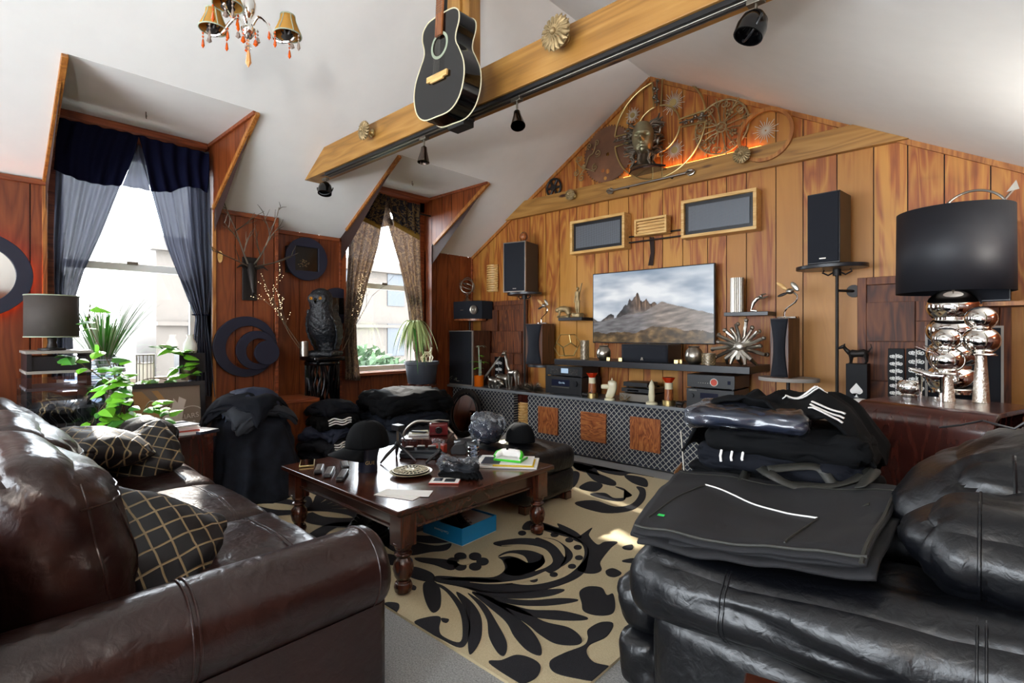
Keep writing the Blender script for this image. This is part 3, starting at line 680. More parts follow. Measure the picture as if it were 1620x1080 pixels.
# near right blobs
pp(Z8([(700, 985), (760, 975), (830, 950), (900, 965), (945, 1000), (930, 1050), (880, 1080), (840, 1078)]))
pp(Z8([(990, 980), (1060, 940), (1150, 905), (1170, 870), (1170, 830), (1230, 795), (1290, 800), (1260, 860), (1180, 900), (1165, 940), (1200, 985), (1280, 1010), (1230, 1070), (1120, 1060), (1010, 1030)]))
pp(Z8([(1130, 650), (1170, 625), (1235, 630), (1260, 665), (1290, 660), (1300, 720), (1280, 755), (1210, 760), (1150, 740), (1140, 700)]))
pp(Z8([(1255, 550), (1290, 538), (1330, 560), (1300, 578), (1265, 572)])); pp(Z8([(1335, 435), (1380, 425), (1380, 448), (1345, 447)])); pp(Z8([(1335, 500), (1390, 490), (1390, 510), (1345, 508)]))
# under the table and left of it
pp(Z8([(340, 530), (430, 560), (440, 600), (360, 590), (300, 560)])); pp(Z8([(180, 370), (300, 400), (440, 430), (520, 420), (500, 450), (420, 460), (320, 475), (220, 440)]))
pp(Z8([(330, 615), (355, 625), (350, 640), (330, 635)])); pp(Z8([(200, 470), (260, 480), (250, 520), (215, 510)]))
def motif(cx, cy, s, rot, flip=1):
    def q(x, y): x *= flip; return (cx+s*(x*cos(rot)-y*sin(rot)), cy+s*(x*sin(rot)+y*cos(rot)))
    for k in range(7):
        a = -1.2+.4*k; stroke([q(0, 0), q(.35*sin(a), .35*cos(a)+.05), q(.75*sin(a*1.15), .7*cos(a*1.15)+.08), q(1.0*sin(a*1.3), .92*cos(a*1.3))], [s*.02, s*.07, s*.11, s*.01])
    stroke([q(-.1, -.1), q(-.5, -.25), q(-1.0, -.1), q(-1.25, .35), q(-1.0, .75), q(-.65, .6), q(-.75, .35)], [s*.1, s*.16, s*.17, s*.14, s*.12, s*.1, s*.02])
    stroke([q(.1, -.1), q(.5, -.3), q(1.1, -.2), q(1.35, .25)], [s*.1, s*.15, s*.13, s*.01])
motif(-2.75, 1.95, .42, R(60)); motif(-3.65, 1.75, .45, R(20), -1); motif(-3.9, 2.9, .5, R(150)); motif(-2.9, 3.3, .3, R(200))
def Z45(pts): return [(860+x/4.5, 520+y/4.5) for x, y in pts]
pp(Z45([(200, 940), (330, 960), (390, 975), (440, 975), (520, 985), (420, 1000), (380, 1010), (400, 1045), (330, 1030), (230, 1000)]))
pp(Z45([(360, 980), (480, 970), (600, 1000), (720, 1015), (830, 1035), (760, 1050), (620, 1030), (560, 1045), (420, 1020)]))
pp(Z8([(1100, 35), (1200, 60), (1140, 75), (1110, 60)])); pp(Z8([(1095, 80), (1130, 85), (1120, 130), (1095, 150)]))
pp(Z8([(1160, 70), (1240, 95), (1300, 125), (1290, 145), (1200, 120)])); pp(Z8([(1130, 150), (1180, 125), (1240, 140), (1210, 170), (1150, 165)]))
pp(Z8([(1110, 225), (1200, 215), (1300, 245), (1380, 230), (1415, 180), (1400, 150), (1440, 160), (1440, 210), (1380, 260), (1260, 275), (1150, 250)]))
pp(Z8([(1180, 185), (1250, 180), (1300, 205), (1380, 190), (1300, 150), (1350, 165), (1340, 215), (1250, 210)]))
pp(Z8([(1345, 95), (1440, 110), (1450, 150), (1380, 130)])); pp(Z8([(1200, 50), (1380, 70), (1350, 80), (1230, 70)]))
tag(RUG.build('area_rug', ['rug_cream', 'rug_black'], sharp=80), 'large cream rug with bold black scroll and palmette pattern on the grey carpet', 'rug')
# ================================================================ ottoman
ot = thing('leather_ottoman', 'black-brown leather ottoman behind the coffee table', 'ottoman', (-2.82, 3.02, .016))
MB().rbox((0, 0, .32), (.45, .31, .10), .07, puff=(0, 0, .02), amp=.008, ns=4, N=16, crease=.004).build('cushion', 'leather_blk', ot)
MB().rbox((0, 0, .155), (.44, .30, .10), .05, puff=(.015, .015, 0), amp=.006, N=12).build('base', 'leather_blk', ot)
for x in (-.38, .38):
    for y in (-.24, .24): MB().box((x, y, .03), (.07, .07, .06)).build('foot', 'mahog_z', ot, bevel=.004)
# ================================================================ black recliner on the right
rc = thing('leather_recliner', 'oversized black leather recliner loveseat in the right foreground piled with clothes', 'recliner', (0, 2.1, 0))
RC = rc.location
def lz(x0, x1, y0, y1, z0, z1): return ((x0+x1)/2-RC.x, (y0+y1)/2-RC.y, (z0+z1)/2), ((x1-x0)/2, (y1-y0)/2, (z1-z0)/2)
c, h = lz(-.80, .80, 1.55, 2.8, .04, .40); MB().rbox(c, h, .05, amp=.01, ns=3).build('frame', 'leather_blk', rc)
def slope(p): return V((p.x, p.y, p.z+.10*max(0, (p.x+.55))**1.0*.9))
c, h = lz(-.87, .9, 1.46, 1.88, .40, .62); a = MB().rbox(c, h, .1, puff=(0, .02, .02), amp=.028, ns=3.2, seed=3, N=34, crease=.016, shape=slope).build('arm', 'leather_blk', rc)
for x in (-.56, -.548, -.02, -.005): seam_on(a, [(x, -2, z) for z in [.41+.012*j for j in range(24)]], (0, 1, 0), .0028)
c, h = lz(-.80, .9, 1.50, 1.86, .03, .44); MB().rbox(c, h, .07, puff=(.02, .015, 0), amp=.014, ns=2.5, seed=8, N=20).build('arm_panel', 'leather_blk', rc)
c, h = lz(-.88, .9, 2.5, 2.85, .05, .60); MB().rbox(c, h, .1, puff=(0, .02, .02), amp=.02, ns=3.2, seed=5, N=18).build('arm', 'leather_blk', rc)
c, h = lz(-.80, .0, 1.84, 2.52, .28, .56); MB().rbox(c, h, .1, puff=(0, 0, .04), amp=.02, ns=3, seed=6, N=16).build('seat_cushion', 'leather_blk', rc)
c, h = lz(-1.02, -.80, 1.62, 2.55, .24, .43); MB().rbox(c, h, .08, puff=(.03, .01, .02), amp=.014, ns=5, seed=2, N=16, crease=.01).build('footrest', 'leather_blk', rc)
c, h = lz(-.99, -.80, 1.60, 2.55, .04, .26); MB().rbox(c, h, .07, puff=(.03, .01, .0), amp=.014, ns=5, seed=4, N=16, crease=.01).build('footrest', 'leather_blk', rc)
def leanx(p): return V((p.x+.35*p.z, p.y, p.z))
c, h = lz(-.20, .42, 1.86, 2.52, .5, .97); bk = MB().rbox(c, h, .17, puff=(.05, 0, .05), amp=.03, ns=3, seed=7, N=26, crease=.02, shape=leanx).build('back_cushion', 'leather_blk', rc)
seam_on(bk, [(.08, -.3+.03*i, 2) for i in range(21)], (0, 0, -1), .005); seam_on(bk, [(.0+.05, -2, .7+.02*i) for i in range(14)], (0, 1, 0), .005)
c, h = lz(-.135, .42, 1.58, 1.98, .66, .86); hp = MB().rbox(c, h, .1, puff=(.04, .01, .03), amp=.02, ns=4, seed=12, N=22, crease=.014).build('arm_pillow', 'leather_blk', rc)
seam_on(hp, [(c[0]-.16, -3, c[2]-.12+.01*i) for i in range(26)], (0, 1, 0), .004); seam_on(hp, [(c[0]-.16, c[1]-.2+.02*i, 3) for i in range(20)], (0, 0, -1), .004)
# small wooden stool just entering the bottom of the view
st = thing('stool', 'small dark wooden stool in front of the black recliner', 'stool', (-.26, 1.17, 0), R(12))
m = MB().box((0, 0, .487), (.28, .28, .026)).build('seat', 'mahog', st, bevel=.004)
for x in (-.11, .11):
    for y in (-.11, .11): MB().cyl((x, y, 0), (x*.9, y*.9, .475), .016, .02, 10).build('leg', 'mahog_z', st)
# ================================================================ media wall
def tagm(m, name, mats, label, cat, loc=(0, 0, 0), rz=0, group=None, **k):
    o = m.build(name, mats, **k); o.location = loc; o.rotation_euler = (0, 0, rz); return tag(o, label, cat, group)
ctop = .63
# long counter with trellis-covered front
ct = thing('media_counter', 'long low grey slab counter along the panelled wall with trellis-patterned front', 'counter', (-2.4, 4.7, 0))
MB().lohi((XL+.03+2.4, 4.47-4.7, ctop-.028), (.15+2.4, YB-4.7-.002, ctop)).build('countertop', 'marble', ct, bevel=.003)
MB().lohi((XL+.05+2.4, 4.60-4.7, 0), (.1+2.4, YB-4.7-.01, ctop-.029)).build('body', 'cherry', ct)
for a, b in ((-5.25, -4.15), (-3.93, -1.80), (-1.2, .05)): MB().lohi((a+2.4, 4.53-4.7, .02), (b+2.4, 4.598-4.7, ctop-.03)).build('front_panel', 'lattice', ct)
for k, (x, tilt) in enumerate(((-3.62, 0), (-3.02, 0), (-2.43, 0))):
    m = MB().box((0, 0, 0), (.28+.02*k, .018, .3+.01*k)); m.build('block_tile', 'burl', ct, loc=(x+2.4, 4.515-4.7, .335), rot=(0, 0 if k != 1 else R(90), 0), bevel=.003)
# louvre sconces (slatted pale wood)
def sconce(name, label, p0, p1, depth=.07, horiz=False):
    c = (V(p0)+V(p1))/2; w = abs(p1[0]-p0[0]); hh = abs(p1[2]-p0[2])
    t = thing(name, label, 'wall light', c)
    m = MB(); m.lohi((-w/2, -.012, -hh/2), (w/2, 0, hh/2)).build('backplate', 'maple', t, bevel=.002)
    m = MB(); n = int((w if horiz else hh)/.028)
    for k in range(n):
        z = -hh/2+hh*(k+.5)/n
        m.add(*curve_slat(w, z, hh/n*.62, depth))
    m.build('slats', 'maple', t); return t
def curve_slat(w, z, h, d):
    vs = []; fs = []; n = 8
    for k in range(n+1):
        a = pi*k/n; x = -w/2*cos(a); y = -d*sin(a)-.012
        for r_ in (0, .004):
            for zz in (z-h/2, z+h/2): vs.append((x*(1-r_*4), y+r_, zz))
    for k in range(n):
        b = k*4; e = b+4; fs += [(b, e, e+1, b+1), (b+2, b+3, e+3, e+2), (b+1, e+1, e+3, b+3), (b, b+2, e+2, e)]
    return vs, fs
def Wp(px, py, y=YB-.02): return AY(px, py, y)
sconce('louvre_light', 'pale slatted wood wall light left of the large speaker near the corner', Wp(773, 462), Wp(788, 418))
sconce('louvre_light', 'pale slatted wood panel light low between the two counter fronts', V((-4.10, 4.59, .17)), V((-3.97, 4.59, .49)))
# TV
TVY = 4.84
a, b, c_, d_ = AY(937, 433, TVY), AY(1131, 413, TVY), AY(1133, 547, TVY), AY(941, 543, TVY)
TVW = .5*((b-a).length+(c_-d_).length); TVH = TVW*9/16; tc = (a+b+c_+d_)/4
tv = thing('flat_screen_tv', 'wall-mounted flat screen television showing a rocky mountain under clouds', 'television', tc)
MB().box((0, .0, 0), (TVW, .035, TVH)).build('bezel', 'black', tv, bevel=.004)
MB().box((0, .06, 0), (.5, .09, .35)).build('wall_bracket', 'iron', tv)
def tv_color(u, v):  # u 0..1 left to right, v 0..1 bottom to top
    n = lambda x, y, s=0: noise.noise(V((x, y, s)))
    def fb(x, y, s, o=4): return sum(n(x*2**k, y*2**k, s+k)/2**k for k in range(o))
    cl = fb(u*2.2, v*3.4, 2.0)+.35*(v-.6)
    top = (.36, .45, .55); wh = (.86, .87, .88); gr = (.55, .6, .66)
    f = min(1, max(0, .55+cl*1.2)); col = [gr[i]*(1-f)+wh[i]*f for i in range(3)]
    if v > .82: g = min(1, (v-.82)*5); col = [col[i]*(1-g*.5)+top[i]*g*.5 for i in range(3)]
    crag = .33+.40*max(0, 1-abs(u-.40)/.19)**.75*(.85+.3*n(u*26, 1, 5))+.05*n(u*40, 2, 9)
    if .40 < u: crag = max(crag, .58-.42*(u-.45)+.05*n(u*30, 7, 3))
    if u < .2: crag = .35+.09*n(u*9, 4, 1)
    if .21 < u < .30: crag = min(crag, .62)
    base = .30+.10*fb(u*4, 0, 7)
    if v < crag:
        s = fb(u*16, v*9, 4); k = .36+.22*s; col = [k*1.05, k*.97, k*.92]
        g_ = max(0, min(1, (u-.33)*12))*max(0, min(1, (.66-u)*8))*max(0, min(1, (v-.40)*9)); k2 = .30+.3*n(u*60, v*6, 8); col = [c*(1-g_)+d*g_ for c, d in zip(col, [k2*1.15, k2*.92, k2*.72])]
        if v > crag-.02: col = [c*.8 for c in col]
        g_ = max(0, min(1, (.38-u)*12))*max(0, min(1, (v-.34)*12)); k = .18+.12*s; col = [c*(1-g_)+d*g_ for c, d in zip(col, [k, k*1.05, k*1.12])]
    scree = .40-.34*abs(u-.42)+(.12*(u-.42) if u > .42 else 0)+.02*n(u*12, 3, 2)+.02
    e_ = max(0, min(1, (u-.46)*7)); scree = scree*(1-e_)+e_*(.60-.46*(u-.5)+.02*n(u*20, 1, 1))
    if v < scree: 
        k = .50+.16*fb(u*5+v*12, v*22-u*9, 6); e_ = max(0, min(1, (u-.42)*6)); col = [k*(.80+.18*e_), k*(.79+.11*e_), k*(.80+.04*e_)]
    low = .17+.12*fb(u*3, 1, 3)+.10*max(0, .25-abs(u-.62))*3-.10*u*0
    if v < low-.03: k = .16+.16*max(0, fb(u*14, v*14, 11)+.4); col = [k*1.45, k*1.15, k*.72]
    return [max(0, min(1, c)) for c in col]
nx, ny = 240, 136; sw, sh = TVW-.02, TVH-.02
vs = []; cols = []
for j in range(ny+1):
    for i in range(nx+1): vs.append(((i/nx-.5)*sw, -.0185, (j/ny-.5)*sh)); cc = tv_color(i/nx, j/ny); cols += [((c+.055)/1.055)**2.4 if c > .04045 else c/12.92 for c in cc]+[1.0]
m = MB(); m.add(vs, [(j*(nx+1)+i, j*(nx+1)+i+1, (j+1)*(nx+1)+i+1, (j+1)*(nx+1)+i) for j in range(ny) for i in range(nx)])
mt, nt, bs = newmat('tv_picture'); at = node(nt, 'ShaderNodeAttribute', {'attribute_name': 'pic'})
bs.inputs['Base Color'].default_value = (.01, .01, .01, 1); bs.inputs['Roughness'].default_value = .25
nt.links.new(at.outputs['Color'], bs.inputs['Emission Color']); bs.inputs['Emission Strength'].default_value = .5
scr = m.build('screen', mt, tv); ca = scr.data.color_attributes.new('pic', 'FLOAT_COLOR', 'POINT'); ca.data.foreach_set('color', cols)
TV_ROT = math.atan2(0, 1)
m = MB().box((.0, -.02, -TVH/2-.004), (.035, .01, .012)).build('badge', 'silver', tv)
# framed grille panels above
def framed(name, label, cat, q, mat_in, fw=.03, dep=.14, y=4.80, bars=0):
    pts = [AY(*p, y) for p in q]; c = sum(pts, V())/4; w = ((pts[1]-pts[0]).length+(pts[2]-pts[3]).length)/2; h = ((pts[3]-pts[0]).length+(pts[2]-pts[1]).length)/2
    c.y = y; t = thing(name, label, cat, c)
    m = MB(); m.box((0, dep/2, h/2-fw/2), (w, dep, fw)).box((0, dep/2, -h/2+fw/2), (w, dep, fw)).box((-w/2+fw/2, dep/2, 0), (fw, dep, h-2*fw)).box((w/2-fw/2, dep/2, 0), (fw, dep, h-2*fw)); m.build('frame', 'maple', t, bevel=.003)
    if bars:
        m = MB()
        for k in range(bars): m.box((0, .03, (k+.5)/bars*(h-2*fw)-(h-2*fw)/2), (w-2*fw, .02, (h-2*fw)/bars*.55))
        m.build('slats', 'maple', t); MB().box((0, dep*.6, 0), (w-2*fw, .01, h-2*fw)).build('backing', 'maple', t)
    else:
        MB().box((0, .045, 0), (w-2*fw, .02, h-2*fw)).build('surround', 'black', t); MB().box((0, .032, 0), (w-2*fw-.07, .012, h-2*fw-.07)).build('mesh', mat_in, t)
    return t
def perf():
    m, nt, bs = newmat('perforated_metal'); v = node(nt, 'ShaderNodeTexCoord').outputs['Object']
    vo = node(nt, 'ShaderNodeTexVoronoi', None, Vector=vmath(nt, 'MULTIPLY', v, (1, 0, 1)), Scale=90, Randomness=0.0)
    nt.links.new(ramp(nt, vo.outputs['Distance'], [(.25, '16161A'), (.35, '6E7278')]), bs.inputs['Base Color']); bs.inputs['Roughness'].default_value = .5; bs.inputs['Metallic'].default_value = .4; return m
M['perf'] = perf()
framed('wall_speaker', 'pale wood framed grille panel above the left half of the television', 'wall speaker', [(901, 350), (986, 336), (989, 391), (902, 403)], 'perf')
framed('wall_speaker', 'larger pale wood framed grille panel above the right half of the television', 'wall speaker', [(1077, 316), (1196, 298), (1197, 361), (1077, 378)], 'perf')
framed('louvre_box', 'small pale wood slatted box between the two framed grille panels', 'light box', [(1002, 347), (1053, 340), (1055, 367), (1004, 374)], 'perf', bars=4, fw=.022, dep=.1)
m = MB()
for z in (2.27, 2.33): m.cyl(AY(985, 352, 4.93).xyz*1 if False else V((AY(985, 350, 4.9).x, 4.9, z)), V((AY(1078, 340, 4.9).x, 4.9, z)), .008)
tagm(m, 'connecting_rod', 'iron', 'pair of dark rods linking the framed panels and the slatted box', 'rod')
m = MB()
for k in range(4): m.tube([AY(1028+k*2, 375, 4.93), AY(1030+k*1.5, 400, 4.93), AY(1026+k*2, 420, 4.93)], .006, 6)
tagm(m, 'cable_bundle', 'groove', 'bundle of dark red cables running down to the television', 'cable')
# ---- speakers
def box_speaker(name, label, c, size, rz=0, curved=False, frame=None, side='ash', hang=None):
    # c = bottom centre of the front face, size (w, d, h); front faces -Y locally
    t = thing(name, label, 'speaker', c, rz); w, d, h = size
    MB().lohi((-w/2, 0, 0), (w/2, d, h)).build('cabinet', side, t, bevel=.004)
    if curved:
        m = MB(); n = 14
        out = [(-w*.48, 0), (w*.48, 0)]
        def wd(z): return w*(.48-.16*sin(pi*z/h))
        m.grid(lambda u, v: (wd(v*h)*(2*u-1), -.004-.035*cos((2*u-1)*pi/2)*(.6+.4*sin(pi*v)), .008+v*(h-.016)), 10, n); m.build('grille', 'grille', t, solid=.004)
        MB().box((0, -.012, h*.07), (.035, .02, .01)).build('badge', 'silver', t)
    else:
        g = MB().lohi((-w/2+.008, -.014, .01), (w/2-.008, -.001, h-.01)).build('grille', 'grille', t, bevel=.004)
        if frame:
            m = MB()
            for a_, b_ in (((-w/2, -.02, 0), (-w/2+.012, 0, h)), ((w/2-.012, -.02, 0), (w/2, 0, h)), ((-w/2+.012, -.02, h-.012), (w/2-.012, 0, h)), ((-w/2+.012, -.02, 0), (w/2-.012, 0, .012))): m.lohi(a_, b_)
            m.build('front_frame', frame, t)
        MB().box((0, -.016, h*.07), (.045, .006, .008)).build('badge', 'silver', t)
    return t
def between(p0, p1): return (p1-p0).length
# upper left on shelf stand
ys = 4.58; p = AY(801, 463, ys); q = AY(833, 385, ys); w = AY(829, 463, ys).x-p.x; h = AY(801, 385, ys).z-p.z
box_speaker('bookshelf_speaker', 'tall black speaker high up near the corner with a wooden ball on top', ((p.x+AY(829, 463, ys).x)/2, ys, p.z), (w+.02, .3, h), R(12), frame='silver')
SPK1 = ((p.x+AY(829, 463, ys).x)/2, ys, p.z, w, h)
def platform(name, label, c, w, d, mat, pole_to=None, pr=.012, brackets=True, th=.03, px=0, py=0):
    t = thing(name, label, 'speaker stand', c)
    pts = [(w/2*cos(a)*1.0, d/2*sin(a)) for a in [k*2*pi/32 for k in range(32)]]
    MB().prism(pts, 0, t0=-th).build('platform', mat, t, bevel=.004)
    if pole_to is not None: MB().cyl((px, py, -th), (px, py, pole_to-c[2]), pr, n=12).build('pole', 'iron', t)
    if brackets:
        m = MB()
        for s_ in (-1, 1): m.tube([(px+s_*.02, py, -th-.02), (px+s_*.06, py-.01, -th-.045), (px+s_*.10, py, -th-.02), (px+s_*.09, py, -th-.001)], .007, 6)
        m.cyl((px, py, -th-.05), (px, py, -th), .03); m.build('bracket', 'iron', t)
    return t
platform('speaker_stand', 'black oval shelf on a pipe stand under the high left speaker', (SPK1[0]+.03, ys+.14, SPK1[2]), .46, .36, 'black_satin', ctop, py=0)
m = MB(); m.sph((0, 0, .055), .055).lathe((0, 0, 0), [(.03, 0), (.035, .008), (.012, .012)], 16)
t = thing('wooden_ball', 'brown wooden globe on a small stand on top of the high left speaker', 'ornament', (SPK1[0]+.03, ys+.12, SPK1[2]+SPK1[4]))
MB().sph((0, 0, .075), .052).build('ball', 'burl', t); MB().lathe((0, 0, 0), [(.03, 0), (.033, .008), (.012, .014), (.012, .03)], 16).build('base', 'mahog_z', t); MB().torus((0, 0, .075), .058, .003, Matrix.Translation((0, 0, .075)) @ Matrix.Rotation(R(90), 4, 'X') @ Matrix.Translation((0, 0, -.075))).build('ring', 'iron', t)
# upper right speaker
ys2 = 4.62; p = AY(1278, 416, ys2); q = AY(1333, 416, ys2); h = AY(1278, 311, ys2).z-p.z
box_speaker('bookshelf_speaker', 'tall black speaker high on the right of the wall on an oval shelf', ((p.x+q.x)/2, ys2-.05, AY(1300, 418, ys2).z), ((q.x-p.x)*.96, .26, h+.02), R(-6))
pz = AY(1300, 418, ys2).z
platform('speaker_stand', 'black oval shelf on a tall thin black pole right of the television', ((p.x+q.x)/2+.02, ys2+.12, pz), .5, .36, 'black_satin', ctop, px=.03, py=.05)
m = MB(); bx = (p.x+q.x)/2+.05; m.tube([(bx, ys2+.17, pz-.2), (bx+.03, ys2+.2, pz-.2), (bx+.09, YB-.03, pz-.2)], .01); m.cyl((bx+.09, YB-.035, pz-.2), (bx+.09, YB-.005, pz-.2), .05)
tagm(m, 'wall_flange', 'iron', 'round pipe flange bracing the tall speaker pole to the wall', 'bracket')
# curved grille pair
def cs(px0, px1, py0, py1, y, label, depth=.25, rz=0):
    p = AY(px0, py1, y); q = AY(px1, py1, y); h = AY(px0, py0, y).z-p.z; c = ((p.x+q.x)/2, y, p.z)
    box_speaker('bookshelf_speaker', label, c, (q.x-p.x, depth, h), rz, curved=True, side='walnut_box'); return c, q.x-p.x, h
c1 = cs(832, 857, 512, 576, 4.62, 'black speaker with hourglass grille and a metal hummingbird on top, left of the television', rz=R(4))
c2 = cs(1218, 1248, 503, 597, 4.40, 'black speaker with hourglass grille right of the television on a round shelf', rz=R(-4))
platform('speaker_stand', 'small dark round shelf on two pipe legs under the left hourglass speaker', (c1[0][0]+.02, c1[0][1]+.12, c1[0][2]), .36, .3, 'black_satin', ctop, px=.08, brackets=False, pr=.014)
platform('speaker_stand', 'weathered grey round shelf on a pipe under the right hourglass speaker', (c2[0][0]+.03, c2[0][1]+.13, c2[0][2]), .44, .34, 'grey_trim', ctop, px=.0, brackets=False, pr=.014)
# corner floor speaker with trapezoid speaker on top
y = 4.55; p = AY(704, 606, y); q = AY(749, 606, y); hz = AY(704, 523, y).z
box_speaker('floor_speaker', 'large box speaker with slate cloth and pale edges in the corner', ((p.x+q.x)/2, y, ctop), (q.x-p.x, .3, hz-ctop), 0, frame='grey_trim', side='walnut_box')
yb_ = 4.62; p = AY(708, 505, yb_); q = AY(757, 505, yb_); ht = AY(708, 478, yb_).z-p.z
t = thing('bookshelf_speaker', 'squat angled slate speaker in the corner with a silver driver, below the armillary sphere', 'speaker', ((p.x+q.x)/2, yb_, p.z))
w = q.x-p.x; MB().prism([(-w/2, .02), (-w*.38, -.01), (w*.16, -.01), (w/2, .06), (w/2, .26), (-w/2, .26)], ht).build('cabinet', 'grille', t, bevel=.004)
T = frame3((w*.33, .017, ht/2), (w*.33+.34, .017+.07, ht/2), (w*.33, .017, ht/2+1)); MB().lathe((0, 0, 0), [(.0, -.004), (.02, .002), (.025, .0), (.052, .006), (.06, .008), (.06, 0)], 28, T).build('driver', 'silver', t)
MB().box((0, -.013, ht*.5), (.05, .004, .008)).build('badge', 'silver', t)
tagm(MB().prism([(x*.27, y_*.17) for x, y_ in circ(32, 1)], 0, t0=-.025), 'speaker_shelf', 'burl', 'round brown wooden shelf under the squat corner speaker', 'shelf', ((p.x+q.x)/2, yb_+.13, p.z))
MB().cyl((0, .0, -.025), (0, 0, hz-p.z+.003), .012).build('pole', 'iron', bpy.data.objects['speaker_shelf'])
# ---- doors (dark block-panelled) on the back wall
def block_door(name, q0, q1, seed, y=YB-.03):
    p0 = AY(*q0, y); p1 = AY(*q1, y); x0, x1 = p0.x, p1.x; z1 = AY(*q0, y).z; z0 = ctop if seed else ctop
    fr = MB(); f = .06
    fr.lohi((x0, y-.02, z0), (x0+f, YB-.013, z1)).lohi((x1-f, y-.02, z0), (x1, YB-.013, z1)).lohi((x0+f, y-.02, z1-f), (x1-f, y-.0, z1)).lohi((x0+f, y+.0, z0), (x1-f, YB-.013, z1-f))
    d = struct(fr.build(name, 'parquet', bevel=.003)); rnd = random.Random(seed); m = MB(); s_ = (x1-x0-2*f)/5.0; nz = int((z1-f-z0)/s_)
    g = [[0]*(nz) for _ in range(5)]
    for i in range(5):
        for j in range(nz):
            if g[i][j]: continue
            w_, h_ = rnd.choice([(2, 2), (1, 2), (2, 1), (1, 1)])
            w_ = min(w_, 5-i); h_ = min(h_, nz-j)
            if any(g[i+a][j+b] for a in range(w_) for b in range(h_)): w_ = h_ = 1
            for a in range(w_):
                for b in range(h_): g[i+a][j+b] = 1
            dd = rnd.choice((.012, .03, .045)); X0 = x0+f+i*s_; Z0 = z0+j*s_
            m.lohi((X0+.002, y-dd, Z0+.002), (X0+w_*s_-.002, y+.0, Z0+h_*s_-.002))
    m.build('blocks', 'parquet', d, bevel=.002); return d
block_door('door_1', (762, 478), (834, 478), 3)
block_door('door_2', (1357, 440), (1600, 440), 7)
# ---- shelf over the counter with centre speaker etc.
SY0 = 4.40; p = AY(877, 567, SY0); q = AY(1186, 582, SY0); sz = AY(1030, 574, SY0).z
tagm(MB().lohi((p.x-.0, SY0, -.06), (q.x, YB-.02, 0)), 'floating_shelf', 'black_satin', 'long thick black floating shelf under the television', 'shelf', (0, 0, sz), bevel=.003)
SZ = sz
p = AY(988, 569, 4.5); q = AY(1055, 569, 4.5)
t = thing('centre_speaker', 'wide black centre-channel speaker on the floating shelf right under the television', 'speaker', ((p.x+q.x)/2, 4.46, SZ))
w = q.x-p.x+.04; MB().lohi((-w/2, .02, 0), (w/2, .3, .17)).build('cabinet', 'ash', t, bevel=.004)
MB().grid(lambda u, v: ((u-.5)*w*.99, .015-.03*cos((2*u-1)*pi/2)**2*(.3+.7*v), .004+v*.162), 16, 4).build('grille', 'grille', t, solid=.005)
MB().prism([(-.014, 0), (-.006, .028), (.006, .028), (.014, 0), (.006, 0), (.004, .008), (-.004, .008), (-.006, 0)], .006, wallY((0, -.018, .02))).build('badge', 'silver', t)
# ---- components
def component(name, label, cat, px0, px1, py_top, z0, hgt, y=4.50, kind='avr', dep=.36):
    p = AY(px0, py_top, y); q = AY(px1, py_top, y); w = q.x-p.x; t = thing(name, label, cat, ((p.x+q.x)/2, y, z0))
    MB().lohi((-w/2, 0, .012), (w/2, min(dep, YB-y-.03), hgt)).build('case', 'black_satin', t, bevel=.003)
    MB().lohi((-w/2, -.012, .012), (w/2, -.0005, hgt)).build('front_panel', 'black' if kind != 'silver' else 'silver', t, bevel=.002)
    for x in (-.42, .42):
        for yy in (.04, .25): MB().cyl((w*x, yy, 0), (w*x, yy, .013), .015).build('foot', 'black', t)
    def knob(x, z, r): MB().cyl((x, -.03, z), (x, -.012, z), r, r*1.05, 20).build('knob', 'black_satin', t)
    if kind == 'avr':
        MB().lohi((-w*.2, -.0135, hgt*.55), (w*.18, -.012, hgt*.82)).build('display', 'lcd_dk', t); knob(-w*.38, hgt*.66, .02); knob(w*.32, hgt*.62, .027)
        m = MB()
        for k in range(7): m.box((-w*.22+k*w*.07, -.015, hgt*.25), (.014, .004, .008))
        m.build('buttons', 'silver', t); 
        m = MB(); text(m, 'DENON', .02, wallY((-w*.45, -.0125, hgt*.88)), .0004); m.build('lettering', 'silver', t)
    if kind == 'avr2':
        MB().lohi((-w*.32, -.0135, hgt*.5), (w*.18, -.012, hgt*.84)).build('display', 'lcd_dk', t); knob(w*.34, hgt*.66, .03); MB().lohi((-w*.32, -.016, hgt*.40), (w*.18, -.012, hgt*.45)).build('trim', 'silver', t)
        m = MB(); text(m, 'On-Hz', .03, wallY((-w*.12, -.014, hgt*.62)), .0003); m.build('readout', 'lcd', t)
    if kind == 'amp':
        MB().cyl((w*.08, -.014, hgt*.5), (w*.08, -.012, hgt*.5), .034, n=28).build('badge', 'silver', t); MB().cyl((w*.08, -.0155, hgt*.5), (w*.08, -.014, hgt*.5), .028, n=28).build('meter', 'redcard', t)
        m = MB(); 
        for k in range(6): m.cyl((-w*.25+k*w*.05, -.015, hgt*.42), (-w*.25+k*w*.05, -.012, hgt*.42), .003, n=8)
        m.build('buttons', 'silver', t); MB().lohi((w*.36, -.0135, hgt*.4), (w*.42, -.012, hgt*.65)).build('label', 'lcd_dk', t)
    if kind == 'eq':
        MB().lohi((-w*.08, -.0135, hgt*.35), (w*.12, -.012, hgt*.8)).build('display', 'lcd', t)
        m = MB()
        for g_ in (-1, 1):
            for k in range(7): x = g_*w*.26+(k-3)*w*.035; m.box((x, -.0125, hgt*.5), (.002, .002, hgt*.55)); m.box((x, -.016, hgt*(.5+.18*sin(k*1.7+g_))), (.008, .008, .006))
        m.build('sliders', 'silver', t)
    if kind == 'disc':
        MB().lohi((-w*.3, -.0135, hgt*.45), (w*.05, -.012, hgt*.7)).build('disc_tray', 'black_gloss', t)
        MB().cyl((w*.42, -.014, hgt*.5), (w*.42, -.012, hgt*.5), .004, n=8).build('indicator', 'redled', t)
    return t
